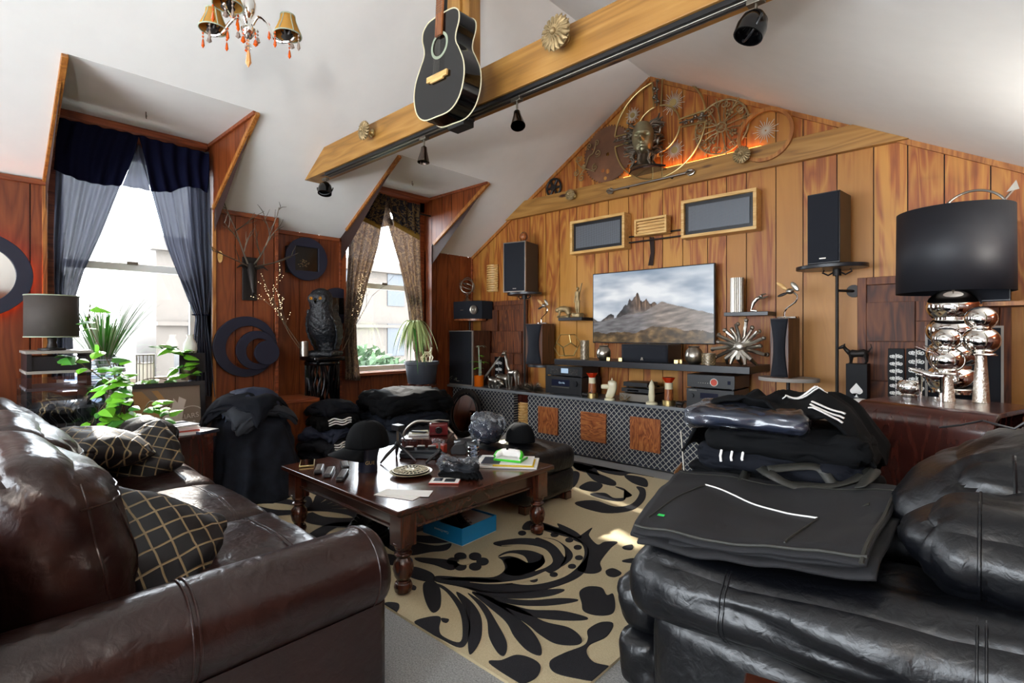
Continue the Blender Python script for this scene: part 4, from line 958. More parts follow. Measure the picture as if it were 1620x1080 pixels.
M['lcd_dk'] = plain('unlit_display', '1E2030', .12)
g1 = component('av_receiver', 'black receiver with a lit readout at the left end of the counter', 'stereo component', 864, 921, 596, ctop, .20, y=4.56, kind='avr2')
component('equalizer', 'black graphic equalizer stacked on the left receiver', 'stereo component', 866, 922, 578, ctop+.201, .115, y=4.565, kind='eq', dep=.3)
component('av_receiver', 'black receiver at the right end of the counter under the amplifier', 'stereo component', 1087, 1162, 607, ctop, .185, y=4.50, kind='avr')
component('amplifier', 'slim black amplifier with a round red dial stacked on the right receiver', 'stereo component', 1088, 1163, 590, ctop+.186, .125, y=4.50, kind='amp')
component('disc_player', 'silver disc player at the bottom of the small middle stack', 'stereo component', 981, 1030, 610, ctop, .085, y=4.52, kind='silver')
component('disc_player', 'thin black disc player with a red light in the middle of the small stack', 'stereo component', 984, 1034, 610, ctop+.088, .05, y=4.53, kind='disc')
component('media_box', 'small black streaming box topmost of the small middle stack', 'stereo component', 987, 1025, 610, ctop+.14, .055, y=4.56, kind='plain', dep=.2)
# ---- small wall ledges
for px0, px1, py, lab in ((883, 920, 506, 'small dark ledge with bronze figures left of the television'), (1145, 1215, 497, 'small dark ledge with a fluted vase right of the television')):
    p = AY(px0, py, 4.72); q = AY(px1, py, 4.72); tagm(MB().lohi((p.x, 4.72, -.035), (q.x, YB-.01, 0)), 'wall_ledge', 'ash', lab, 'shelf', (0, 0, AY((px0+px1)/2, py-4, 4.72).z), bevel=.003)
# ================================================================ side table, lamps at right
sd = thing('bentwood_table', 'dark cherry bentwood waterfall table at the right holding chrome ornaments and a lamp', 'table', (-.17, 3.45, 0), R(-17))
STZ = .95
def water(hw, r, th, z0, z1, n=10):
    o = [(-hw, z0)]+[(-hw+r-r*cos(a), z1-r+r*sin(a)) for a in [pi/2*k/n for k in range(n+1)]]+[(hw-r+r*sin(a), z1-r+r*cos(a)) for a in [pi/2*k/n for k in range(n+1)]]+[(hw, z0)]
    i = [(-hw+th, z0)]+[(-hw+th+(r-th)-(r-th)*cos(a), z1-r+(r-th)*sin(a)) for a in [pi/2*k/n for k in range(n+1)]]+[(hw-r+(r-th)*sin(a), z1-r+(r-th)*cos(a)) for a in [pi/2*k/n for k in range(n+1)]]+[(hw-th, z0)]
    return o, i
o_, i_ = water(.33, .1, .022, .55, STZ)   # profile across the table: (local y, z)
m = MB(); PX = Matrix(((0, 0, 1, -.27), (1, 0, 0, 0), (0, 1, 0, 0), (0, 0, 0, 1)))
m.prism(o_+i_[::-1], .56, PX); m.build('bent_top', 'cherry', sd, bevel=.002, sharp=50)
MB().lohi((-.26, -.30, .70), (.28, .30, .715)).build('inner_shelf', 'cherry', sd)
m = MB().lohi((-.27, -.33, .30), (.29, .33, .33)); m.build('lower_shelf', 'cherry', sd)
for x in (-.25, .27):
    for y in (-.31, .31): MB().lohi((x-.02, y-.02, 0), (x+.02, y+.02, .552)).build('leg', 'cherry', sd, bevel=.003)
for x in (-.22,): MB().cyl((x, -.18, .715), (x, -.18, .76), .012).build('peg', 'silver', sd)
# ================================================================ curtains
def curtain(name, label, xp, left, right, mat, nf=7, amp=.022, nu=70, nv=40, top=None, rootthing=None, group=None, hem=None):
    # left/right: edge polylines (px, py) matched by index, top to bottom, laid on the curtain plane x = xp
    Lp = [AX(*p, xp) for p in left]; Rp = [AX(*p, xp) for p in right]; n = len(Lp)-1
    def at(P, v): i = min(int(v*n), n-1); t = v*n-i; t = t*t*(3-2*t)*.3+t*.7; return P[i].lerp(P[i+1], t)
    def fn(u, v):
        a = at(Lp, v); b = at(Rp, v); p = a.lerp(b, u); w = abs(b.y-a.y)
        f = sin(u*nf*2*pi+1.3*sin(v*3))+.45*sin(u*nf*3.7+4*v)
        p = V((xp+f*amp*(1.0 if w > .25 else 1.3), p.y, p.z+(hem(u) if hem else 0)*v)); return p
    o = MB().grid(fn, nu, nv).build(name, mat, rootthing, sharp=180, solid=.002)
    return tag(o, label, 'curtain', group) if label else o
CX = -5.235
rod = lambda y0, y1, z, lab: tagm(MB().cyl((0, y0, 0), (0, y1, 0), .011), 'curtain_rod', 'iron', lab, 'curtain rod', (CX, 0, z))
rod(D1[0]+.015, D1[1]-.01, 2.80, 'dark curtain rod carrying the navy curtains')
rod(D2[0]+.015, D2[1]-.01, 2.80, 'dark curtain rod carrying the damask curtains')
curtain('curtain', 'slate blue linen curtain panel on the left side of the navy-topped window', CX+.02, [(90, 215), (87, 300), (84, 380), (84, 440), (86, 480), (84, 540), (82, 600)], [(214, 225), (188, 300), (160, 370), (132, 430), (119, 470), (114, 530), (118, 600)], 'curtain_blue', 6)
curtain('curtain', 'slate blue linen curtain panel right of the left window, tied back', CX+.02, [(217, 235), (238, 300), (262, 390), (282, 440), (305, 492), (310, 502), (304, 555), (296, 622)], [(330, 240), (331, 300), (332, 390), (333, 440), (329, 492), (326, 502), (335, 560), (343, 628)], 'curtain_blue', 7)
curtain('curtain_valance', 'navy swag valance across the top left half of the window', CX+.095, [(92, 186), (88, 225), (85, 268)], [(220, 214), (210, 250), (192, 294)], 'curtain_navy', 5, .014, 50, 24, hem=lambda u: -.035*sin(u*pi))
curtain('curtain_valance', 'navy swag valance across the top right half of the window', CX+.095, [(219, 214), (229, 255), (239, 303)], [(331, 243), (330, 270), (328, 305)], 'curtain_navy', 5, .014, 50, 24, hem=lambda u: .05*sin(max(0, u-.35)/.65*pi)+.0)
curtain('curtain_lining', 'pale sheer wedge between the two navy valance halves', CX+.035, [(215, 228), (205, 262), (193, 294)], [(222, 230), (230, 265), (238, 302)], 'curtain_blue', 2, .008, 16, 16)
tagm(MB().torus((0, 0, 0), .05, .012, Matrix.Diagonal((.6, 1.2, .5, 1))), 'curtain_tieback', 'curtain_navy', 'dark tieback knotted round the right blue curtain', 'tieback', AX(318, 498, CX+.02))
curtain('curtain', 'tan damask curtain panel on the left side of the smaller-looking far window', CX+.02, [(560, 340), (550, 390), (547, 440), (546, 490), (546, 510), (546, 550), (546, 600)], [(606, 345), (598, 390), (583, 440), (570, 490), (562, 510), (563, 550), (569, 602)], 'curtain_damask', 6)
curtain('curtain', 'tan damask curtain panel on the right side of the far window behind the dracaena', CX+.02, [(611, 345), (622, 390), (636, 440), (645, 480), (650, 515), (655, 550), (660, 585)], [(664, 350), (664, 390), (665, 440), (667, 480), (669, 515), (672, 550), (676, 585)], 'curtain_damask', 6)
vl = curtain('curtain_valance', 'dark damask valance with gold fringe, left half of the far window', CX+.09, [(600, 305), (585, 322), (572, 343)], [(611, 309), (607, 335), (602, 358)], 'curtain_dkdamask', 3, .012, 30, 16)
vr = curtain('curtain_valance', 'dark damask valance with gold fringe, right half of the far window', CX+.09, [(609, 309), (616, 332), (623, 351)], [(664, 324), (664, 350), (664, 374)], 'curtain_dkdamask', 4, .012, 30, 16)
curtain('fringe', None, CX+.098, [(572, 341), (571, 348)], [(602, 356), (602, 363)], 'fringe', 20, .004, 60, 2, rootthing=vl)
curtain('fringe', None, CX+.098, [(623, 349), (623, 357)], [(664, 371), (664, 380)], 'fringe', 20, .004, 60, 2, rootthing=vr)
curtain('curtain_lining', 'pale sheer wedge between the two damask valance halves', CX+.035, [(607, 315), (605, 340), (603, 360)], [(612, 316), (617, 340), (622, 356)], 'curtain_damask', 2, .006, 16, 12)
for q in ((231, 181), (652, 289)):
    p = AZ(*q, DZ-.02); tagm(MB().tube([(0, 0, .02), (0, 0, -.02), (.012, 0, -.035), (.02, 0, -.02), (.012, 0, -.01)], .004, 6), 'ceiling_hook', 'pewter', 'small metal hook screwed into the %s dormer ceiling' % ('left' if q[0] < 400 else 'right'), 'hook', p)
# ================================================================ left wall decoration
def ringpoly(n, r, c=(0, 0)): return circ(n, r, c)
p = AX(388, 548, LX+.01); rr = .39
t = thing('ring_sculpture', 'dark blue-black wall sculpture of nested off-centre rings', 'wall art', p)
WR = WALLX
def rg(R1, r1, oy, oz, d0, nm): MB().ring(ringpoly(48, R1, (oy, oz)), ringpoly(48, r1, (oy+(R1-r1)*.30, oz-(R1-r1)*.12)), .03, Matrix.Translation((d0, 0, 0)) @ WR).build(nm, 'slate', t, bevel=.002)
M['slate'] = plain('slate_lacquer', '12152A', .55)
rg(.285, .205, 0, 0, .0, 'outer_ring'); rg(.185, .120, .085, -.035, .035, 'middle_ring')
MB().prism(circ(40, .115, (.165, -.06)), .03, Matrix.Translation((.07, 0, 0)) @ WR).build('disc', 'slate', t, bevel=.002)
p = AX(394, 442, LX+.005)
t = thing('twig_stag_head', 'dark metal stag head with twig antlers on a plaque', 'wall sculpture', p)
MB().lohi((0, -.065, -.20), (.02, .065, .21)).build('plaque', 'iron', t, bevel=.003)
rnd = random.Random(11); m = MB()
m.tube([(.03, 0, .14), (.07, 0, .05), (.09, 0, -.05), (.11, 0, -.13), (.09, .0, -.15)], [.035, .035, .026, .018, .012], 10)
for s_ in (-1, 1): m.tube([(.05, s_*.04, .1), (.08, s_*.1, .12), (.09, s_*.14, .09)], [.012, .012, .003], 6)
m.build('head', 'iron', t)
m = MB()
def branch(p, d, l, r, dep):
    pts = [p]; q = p
    for k in range(4): d = (d+V((rnd.uniform(-.1, .25), rnd.uniform(-.35, .35), rnd.uniform(-.2, .3)))*.5).normalized(); q = q+d*l/4; q.x = max(q.x, .02); q.z = min(q.z, zl(t.location.x+q.x)-t.location.z-.03); pts.append(q)
    m.tube(pts, [r*(1-.15*k) for k in range(5)], 5)
    if dep:
        for k in (1, 2, 3, 4): branch(pts[k], (d+V((rnd.uniform(-.2, .3), rnd.uniform(-1, 1), rnd.uniform(-.5, .9)))).normalized(), l*.5, r*.65, dep-1)
for s_ in (-1, 1):
    branch(V((.05, s_*.03, .14)), V((.1, s_*.5, 1)), .42, .010, 2); branch(V((.05, s_*.03, .12)), V((.1, s_*1, .35)), .34, .008, 1)
m.build('antlers', 'pewter', t)
p = AX(348, 406, LX+.003); tagm(MB().prism([(.022*sin(a*pi/8)*(1 if a <= 8 else 1), .055*cos(a*pi/8)) for a in range(16)], .004, WR), 'leaf_ornament', 'maple', 'small pale wooden leaf-shaped plaque beside the twig antlers', 'wall ornament', p)
p = AX(484, 410, XL+.05); t = thing('round_clock', 'round dark clock-like disc framing a square screen', 'wall art', p)
MB().ring(circ(48, .225), [(.125*max(-1, min(1, 1.5*cos(2*pi*k/48)))*1.0, .125*max(-1, min(1, 1.5*sin(2*pi*k/48)))) for k in range(48)], .03, WR).build('disc', 'slate', t, bevel=.003)
MB().lohi((-.045, -.2, -.15), (-.001, .1, .12)).build('box', 'iron', t); 
m = MB().lohi((.0, -.125, -.125), (.012, .125, .125)); m.build('screen', 'black_gloss', t)
m = MB()
for k in range(26): a = rnd.uniform(0, 6.3); r_ = rnd.uniform(.01, .06); m.box((.014, -.03+r_*cos(a), -.05+r_*sin(a)*.7), (.002, .012, .003), rz=0)
m.build('gears', 'bronze', t)
p = AX(532, 484, XL+.03); t = thing('round_disc', 'second round dark disc partly hidden behind the owl', 'wall art', p)
MB().prism(circ(40, .20), .03, WR).build('disc', 'slate', t, bevel=.003); MB().lohi((.031, -.09, -.09), (.036, .09, .09)).build('screen', 'black_gloss', t)
p = AX(-42, 433, LX+.07); t = thing('round_mirror', 'large round mirror with a wide dark frame and warm glow behind, at the left edge', 'mirror', p)
MB().ring(circ(64, .30), circ(64, .21), .04, WR).build('frame', 'slate', t, bevel=.003); MB().prism(circ(48, .215), .01, Matrix.Translation((.01, 0, 0)) @ WR).build('glass', 'chrome', t)
MB().torus((0, 0, 0), .25, .012, Matrix.Translation((-.045, 0, 0)) @ WR, m=6).build('light_strip', emit('amber_light_strip', 'FF7A30', 14), t)
# ================================================================ owl on its pedestal
oc = AX(510, 563, -4.98)
pd = thing('pedestal_table', 'black pedestal stand with a cut-out branch pattern carrying the owl', 'pedestal', (oc.x, oc.y, 0))
MB().rbox((0, 0, oc.z-.022), (.165, .165, .022), .015, N=8).build('top', 'black_gloss', pd)
m = MB(); rnd = random.Random(5)
for k in range(30):
    a = 2*pi*k/30; pts = []
    for j in range(9): pts.append((.155*cos(a+.14*sin(j*1.7+k)), .155*sin(a+.14*sin(j*1.7+k)), .04+(oc.z-.09)*j/8))
    m.tube(pts, .010+.006*rnd.random(), 6)
m.torus((0, 0, oc.z-.07), .155, .022); m.torus((0, 0, .03), .155, .02); m.build('lattice_body', 'black_gloss', pd)
owl = thing('owl_statue', 'tall black owl statue with amber eyes on a rocky perch', 'statue', (oc.x, oc.y, oc.z), R(36))
sO = 1.0
M['owlfeather'] = plain('carved_black_feathers', '15171B', .38, bscale=34, bstr=1.0, bdist=.02)
m = MB()
rings = [(.0, .085, .04, .02), (.06, .085, .085, .07), (.12, .10, .07, .08), (.20, .135, .03, .115), (.30, .145, .0, .125), (.40, .125, -.02, .115), (.47, .105, -.03, .10), (.53, .118, -.035, .105), (.59, .115, -.035, .10), (.64, .08, -.03, .075), (.665, .03, -.02, .03)]
def owlp(u, v):
    i = min(int(v*(len(rings)-1)), len(rings)-2); t = v*(len(rings)-1)-i
    a, b = rings[i], rings[i+1]; z, w, cy, d = [a[k]*(1-t)+b[k]*t for k in range(4)]
    ang = 2*pi*u; fe = 1+.03*sin(ang*9+z*90)*(1 if z < .48 else .4); return (w*cos(ang)*fe, cy+d*sin(ang)*fe, z+.02)
m.grid(owlp, 48, 60, wrap=True); m.build('body', 'owlfeather', owl, sharp=180)
for s_ in (-1, 1):
    m = MB(); m.grid(lambda u, v: (s_*(.10+.055*sin(pi*u)+.004*sin(u*40)), .02+(v-.5)*.20*(1-u*.55)+.10*u, .46-.40*u), 24, 10); m.build('wing', 'owlfeather', owl, solid=.02)
    T = Matrix.Translation((s_*.048, -.135, .575)) @ Matrix.Rotation(R(90), 4, 'X'); MB().lathe((0, 0, 0), [(.0, .004), (.03, .0), (.046, -.01), (.05, -.025)], 24, T).build('eye_disc', 'owlfeather', owl)
    MB().sph((s_*.048, -.138, .578), .016).build('eye', 'eye', owl); MB().sph((s_*.048, -.150, .578), .0075).build('pupil', 'black_gloss', owl)
    m = MB()
    for k in (-1, 0, 1): m.tube([(s_*.05+k*.018, -.02, .05), (s_*.05+k*.022, -.07, .045), (s_*.05+k*.022, -.085, .015)], [.014, .012, .004], 8)
    m.build('talons', 'owlfeather', owl)
MB().tube([(0, -.135, .57), (0, -.158, .55), (0, -.15, .525)], [.014, .012, .003], 8).build('beak', 'black_gloss', owl)
MB().rbox((0, .11, .09), (.06, .02, .12), .015, T=Matrix.Rotation(R(12), 4, 'X')).build('tail', 'owlfeather', owl)
MB().rbox((0, .02, .025), (.16, .13, .025), .02, amp=.02, ns=12, seed=3, N=14).build('rock_base', 'owlfeather', owl)
pv = AX(481, 566, -4.93); tagm(MB().lathe((0, 0, 0), [(.035, 0), (.04, .005), (.04, .15), (.036, .15), (.036, .01)], 20), 'cylinder_vase', 'silver', 'small grey cylindrical vase at the left of the owl', 'vase', (oc.x-.0, oc.y-.19, oc.z))
def twigs(name, label, base, seed, n=4, hgt=.55, mat='stem', lean=V((0, -.4, 1))):
    rnd = random.Random(seed); t = thing(name, label, 'twigs', base); m = MB(); lm = []
    def br(p, d, l, r, dep):
        pts = [p]
        for k in range(5):
            d = (d+V((rnd.uniform(-.3, .3), rnd.uniform(-.3, .3), rnd.uniform(-.15, .3)))*.5).normalized(); p = p+d*l/5; pts.append(p)
            if dep and k > 0: br(p, (d+V((rnd.uniform(-.7, .7), rnd.uniform(-.9, .9), rnd.uniform(0, .5)))).normalized(), l*.42, r*.6, dep-1)
            if (dep == 0 and k % 2) or k > 3: lm.append(p.copy())
        m.tube(pts, [r*(1-.14*k) for k in range(6)], 5)
    for k in range(n): br(V((0, 0, 0)), (lean+V((rnd.uniform(-.2, .2), rnd.uniform(-.4, .3), 0))).normalized(), hgt, .004, 2)
    m.build('branches', mat, t); b0_ = MB().sph((0, 0, 0), .0032, 6, 4).build('tiny_light', 'led', t, loc=lm[0])
    for q in lm[1:90]: c = b0_.copy(); COL.objects.link(c); c.parent = t; c.location = q
twigs('lighted_twigs', 'bare twigs with tiny warm lights leaning left out of the cylindrical vase', (oc.x, oc.y-.19, oc.z+.03), 3, 2, .62, lean=V((0, -.55, 1)))
twigs('lighted_twigs', 'bare twigs with tiny warm lights rising right of the owl', (oc.x-.02, oc.y+.22, oc.z+.02), 9, 2, .7, lean=V((0, .25, 1)))
# ================================================================ beam fittings
tr = thing('light_track', 'long black and silver lighting track under the pine beam', 'light track', (-2.5, 2.29, b0))
MB().lohi((-1.85, -.012, -.028), (2.05, .03, -.001)).build('rail', 'silver', tr, bevel=.002); MB().lohi((-1.85, -.0, -.031), (2.05, .018, -.028)).build('slot', 'black', tr)
MB().lohi((-1.85, -.034, -.024), (2.05, -.014, -.001)).build('side_rail', 'black', tr)
def spot(px, py, label, kind=0, s=1.0, aim=(.1, -.5, -1)):
    p = AY(px, py, 2.29); p.z = b0-.031; t = thing('track_spotlight', label, 'spotlight', p)
    MB().lohi((-.035, -.018, -.022), (.035, .018, 0)).build('adaptor', 'pewter', t, bevel=.002); MB().cyl((0, 0, -.022), (0, 0, -.07*s), .006).build('stem', 'pewter', t)
    T = Matrix.Translation((0, 0, -.075*s)) @ V(aim).to_track_quat('Z', 'Y').to_matrix().to_4x4()
    if kind == 0:
        MB().lathe((0, 0, 0), [(.01, -.01), (.02, .0), (.024, .03), (.034, .07), (.044, .11), (.04, .11), (.02, .04), (0, .035)], 24, T).build('shade', 'chrome_dk', t)
    else:
        MB().lathe((0, 0, 0), [(0, -.05), (.03, -.045), (.052, -.02), (.062, .02), (.06, .06), (.054, .06), (.05, .02), (0, -.01)], 28, T @ Matrix.Translation((0, 0, .03))).build('shade', 'black_gloss', t)
        MB().torus((0, 0, .04), .07, .005, T @ Matrix.Rotation(R(90), 4, 'X') @ Matrix.Translation((0, .03, -.04)), a0=0, a1=pi).build('yoke', 'black', t)
M['chrome_dk'] = plain('smoked_chrome', '5A4E48', .12, 1)
spot(515, 288, 'small cage-arm globe spotlight at the lower left end of the beam', 1, .8, (.2, -.2, -1))
spot(671, 215, 'flared chrome spotlight on the track below the guitar, between the window dormers', 0, 1, (.05, -.1, -1))
spot(818, 150, 'flared chrome spotlight on the track just right of the guitar', 0, 1.1, (.35, -.3, -1))
spot(1196, 5, 'large black globe spotlight on the track at the top right', 1, 1.0, (-.3, -.3, -1))
p = AY(728, 185, 2.29); tagm(MB().lohi((-.08, -.04, -.045), (.08, .05, 0)).lohi((-.11, -.02, -.02), (.11, .03, -.002)), 'track_power_box', 'black', 'black rectangular power feed box on the track below the guitar', 'power box', (p.x, 2.29, b0-.0315), bevel=.003)
M['power'] = M['black']
def rosette(label, P, face, r=.075, s=1.0, dirv=(0, -1, 0)):
    t = thing('rosette_holdback', label, 'curtain holdback', P)
    T = V(dirv).to_track_quat('Z', 'Y').to_matrix().to_4x4()
    MB().lathe((0, 0, 0), [(.03*s, 0), (.032*s, .01), (.02*s, .018), (.016*s, .03), (.018*s, .06), (.014*s, .07)], 18, T).build('stem', 'brassy', t)
    m = MB(); n = 18
    for k in range(n):
        a = 2*pi*k/n; X = T @ Matrix.Translation((0, 0, .085*s)) @ Matrix.Rotation(a, 4, 'Z')
        m.tube([(.01, 0, .004), (r*.5, r*.05, .012), (r*.85, .0, .004), (r, r*.08, -.004)], [.004, r*.10, r*.13, r*.04], 6, X, flat=.5)
        m.tube([(.01, 0, .014), (r*.35, -r*.03, .02), (r*.6, 0, .014)], [.003, r*.07, r*.03], 6, X @ Matrix.Rotation(.17, 4, 'Z'), flat=.6)
    m.lathe((0, 0, .07*s), [(0, -.004), (r*.9, .0), (r*.92, .006), (r*.3, .014), (0, .016)], 28, T); m.sph((0, 0, .102*s), r*.2, 12, 8, T)
    m.build('rosette', 'bronze', t); return t
def r_beam(px, py, label, r=.07): P = AY(px, py, 2.24); rosette(label, (P.x, 2.24, P.z), 0, r)
P = AY(590, 211, 2.24); rosette('ornate bronze rosette holdback near the left end of the long beam', P, 0, .075)
P = AY(895, 63, 2.24); rosette('large ornate bronze rosette holdback on the long beam right of the guitar', P, 0, .095, 1.1)
P = AY(908, 310, YB-.06); rosette('small ornate rosette holdback at the left end of the wall board', P, 0, .065)
P = AY(1178, 248, YB-.06); rosette('round ornate rosette holdback on the right half of the wall board', P, 0, .08)
# curtain rod lying on the wall board
p0 = AY(965, 302, YB-.10); p1 = AY(1092, 272, YB-.10)
t = thing('decorative_rod', 'silver rod with leaf finials mounted across the wall board', 'curtain rod', (p0+p1)/2)
c_ = (p0+p1)/2; d_ = (p1-p0)/2
MB().cyl(-d_*.9, d_*.9, .011).build('rod', 'silver', t)
for s_ in (-1, 1):
    m = MB()
    for k in range(5): a = k*1.257; q = d_.normalized()*s_; w_ = V((0, cos(a), sin(a))); m.tube([d_*.9*s_, d_*.9*s_+q*.03+w_*.025, d_*.9*s_+q*.07+w_*.02, d_*.9*s_+q*.09], [.008, .012, .008, .002], 6)
    m.build('finial', 'silver', t); MB().cyl(d_*.55*s_+V((0, -.0, 0)), d_*.55*s_+V((0, .04, 0)), .014).build('bracket', 'iron', t)
# ================================================================ guitar on the king post
def gprof(n=60):
    kp = [(0, -.25), (.10, -.245), (.165, -.20), (.195, -.12), (.19, -.04), (.155, .03), (.125, .08), (.125, .12), (.143, .17), (.138, .215), (.10, .245), (.04, .252), (0, .25)]
    kp = kp+[(-x, y) for x, y in kp[1:-1]][::-1]; return catmull(kp, 4)
gs = 1.17; gp = AD(694, 104, 3.0)
gt = thing('acoustic_guitar', 'glossy black acoustic guitar with cream binding hanging on the king post', 'guitar', gp)
e2 = V((.04, .02, 1)).normalized(); gn = V((-.02, -.98, -.10)).normalized(); gn = (gn-e2*gn.dot(e2)).normalized(); e1 = e2.cross(gn)
G = Matrix(((e1.x, e2.x, gn.x, 0), (e1.y, e2.y, gn.y, 0), (e1.z, e2.z, gn.z, 0), (0, 0, 0, 1))) @ Matrix.Diagonal((gs, gs, gs, 1))
pr = gprof()
def hole_ring(poly, r, c):  # top board with sound hole
    n = len(poly); return [(c[0]+r*cos(math.atan2(p[1]-c[1], p[0]-c[0])), c[1]+r*sin(math.atan2(p[1]-c[1], p[0]-c[0]))) for p in poly]
hc = (0, .10)
MB().prism(pr, -.004, G, t0=-.11).build('body', 'black_gloss', gt, sharp=50)
MB().ring(pr, hole_ring(pr, .052, hc), .004, G @ Matrix.Translation((0, 0, -.004))).build('soundboard', 'black_gloss', gt, sharp=50)
for z in (0, -.108): MB().tube([(p[0]*1.004, p[1]*1.003, z) for p in pr], .0032, 6, G, closed=True).build('binding', 'bone', gt)
MB().ring(circ(32, .066, hc), circ(32, .052, hc), .0015, G).build('rosette', 'leaf_grey', gt); 
MB().box((0, -.055, .007), (.16, .028, .012), G).box((0, -.063, .007), (.10, .03, .010), G).build('bridge', 'maple', gt, bevel=.002)
MB().lohi((-.026, .145, .002), (.026, .60, .012), G).build('fretboard', 'burl', gt)
MB().lohi((-.024, .25, -.022), (.024, .60, .002), G).build('neck', 'black_gloss', gt, bevel=.004)
m = MB()
for k in range(20): y_ = .60-.36*1.0*(1-2**(-k/12.))/.7; m.box((0, y_, .0125), (.052, .0018, .002), G)
m.build('frets', 'silver', gt)
m = MB()
for k in range(6): x = -.019+k*.0076; m.cyl(G @ V((x*1.2, -.055, .016)), G @ V((x*.9, .60, .0155)), .0006, n=5)
m.build('strings', 'silver', gt)
MB().lohi((-.03, .60, -.018), (.03, .74, .002), G).build('headstock', 'black_gloss', gt, bevel=.004)
tagm(MB().tube([(0, 0, 0), (.0, -.08, 0), (.03, -.1, .01)], .008, 6).tube([(0, -.06, 0), (-.04, -.1, .0)], .008, 6), 'guitar_hanger', 'iron', 'dark hook on the king post holding the guitar neck', 'hook', (RX-.02, 2.25, 3.42))
# ================================================================ chandelier
cc_ = AD(393, 0, 2.5); ch = thing('chandelier', 'small chrome chandelier with silk shades and amber crystal drops', 'chandelier', (cc_.x, cc_.y, 2.77))
MB().lathe((0, 0, 0), [(.0, -.05), (.012, -.045), (.03, -.02), (.034, .0), (.018, .02), (.012, .05), (.028, .08), (.036, .12), (.02, .17), (.010, .2), (.010, .45), (.02, .5), (.008, .52), (.008, 1.16)], 24).build('column', 'chrome', ch)
MB().lathe((0, 0, 1.14), [(.02, 0), (.06, .03), (.065, .055)], 24).build('canopy', 'chrome', ch)
M['crystal'] = plain('amber_crystal', 'C8500C', .05, coat=1); M['smoke'] = plain('smoky_crystal', '8A7A70', .05, coat=1); M['peach'] = plain('peach_crystal', 'E0A068', .05, coat=1)
def drop(P, z0, ln, mat='crystal', r=.008, beads=2, par=ch):
    m = MB(); x, y = P; z = z0
    m.cyl((x, y, z0), (x, y, z0-.018*beads-.012), .001, n=5)
    for k in range(beads): m.sph((x, y, z-.01), .005, 8, 6); z -= .017
    m.lathe((x, y, z-ln-.004), [(.0005, 0), (r, ln*.28), (r*.55, ln*.85), (.002, ln)], 6); m.build('crystal_drop', mat, par, sharp=20)
def armdir(a): return (RT.x*cos(a)-FW.x*sin(a), RT.y*cos(a)-FW.y*sin(a))
for k, (a, rad) in enumerate(((R(0), .19), (R(180), .17), (R(90), .18), (R(-100), .05))):
    if k == 3: continue
    dx, dy = armdir(a); P = lambda r_, z: (dx*r_, dy*r_, z)
    zt = -.03 if k == 0 else .0
    am = MB().tube(catmull([P(.02, .02), P(.05, .06), P(.09, .03), P(.13, -.02+zt), P(rad, -.03+zt), P(rad+.03, -.01+zt), P(rad+.02, .01+zt), P(rad+.008, .0+zt)], 6, False), .0075, 8).build('arm', 'chrome', ch)
    m = MB().lathe(P(rad, -.03+zt), [(.004, 0), (.022, .012), (.03, .02), (.012, .022), (.012, .055), (.0, .06)], 16)
    for j in range(6): q = 2*pi*j/6; m.tube([P(rad, -.01+zt), (P(rad, 0)[0]+.02*cos(q), P(rad, 0)[1]+.02*sin(q), .005+zt), (P(rad, 0)[0]+.03*cos(q), P(rad, 0)[1]+.03*sin(q), .02+zt)], [.006, .008, .002], 5)
    m.build('candle_cup', 'iron', ch)
    n = 6; pf = [(.062, 0), (.058, .015), (.045, .045), (.034, .075), (.032, .095)]
    MB().lathe(P(rad, .0+zt), [(r_*1.0, z) for r_, z in pf], 24, close=False).build('lamp_shade', 'shade_tan', ch, solid=.002)
    MB().lathe(P(rad, .0+zt), [(r_*.97, z+.001) for r_, z in pf], 24, close=False).build('shade_lining', 'cream_shade', ch)
    m = MB()
    for j in range(n): q = 2*pi*j/n; m.tube([(P(rad, 0)[0]+r_*1.02*cos(q), P(rad, 0)[1]+r_*1.02*sin(q), z+zt) for r_, z in pf], .0025, 5)
    m.torus(P(rad, zt), .062, .003); m.torus(P(rad, zt+.095), .032, .003); m.build('shade_trim', 'leaf_grey', ch)
    bx, by = P(rad, 0)[:2]
    for j in (0, 2, 4): q = 2*pi*j/6+a+.5; drop((bx+.06*cos(q), by+.06*sin(q)), zt, .045, 'crystal' if (j+k) % 3 else 'smoke')
    drop((dx*(rad+.02), dy*(rad+.02)), -.015+zt, .03, 'smoke', .013, 1); drop((dx*.1, dy*.1), .03, .045)
for j in range(5): q = 2*pi*j/5+.4; drop((.045*cos(q), .045*sin(q)), .02 if j % 2 else -.02, .035, ('crystal', 'smoke')[j % 2], .012, 2)
drop((0, 0), -.045, .085, 'peach', .014, 3)
m = MB()
for j in range(14): q = 2*pi*j/14; m.tube([(0, 0, -.085), (.018*cos(q)*RT.x, .018*cos(q)*RT.y, -.085+.018*sin(q))], .0015, 5)
m.build('pendant_star', 'silver', ch)
# ================================================================ gable ironwork
GY = YB-.035
def gp_(px, py, y=GY): return AY(px, py, y)
def flatT(p): return Matrix.Translation(p) @ WALLY
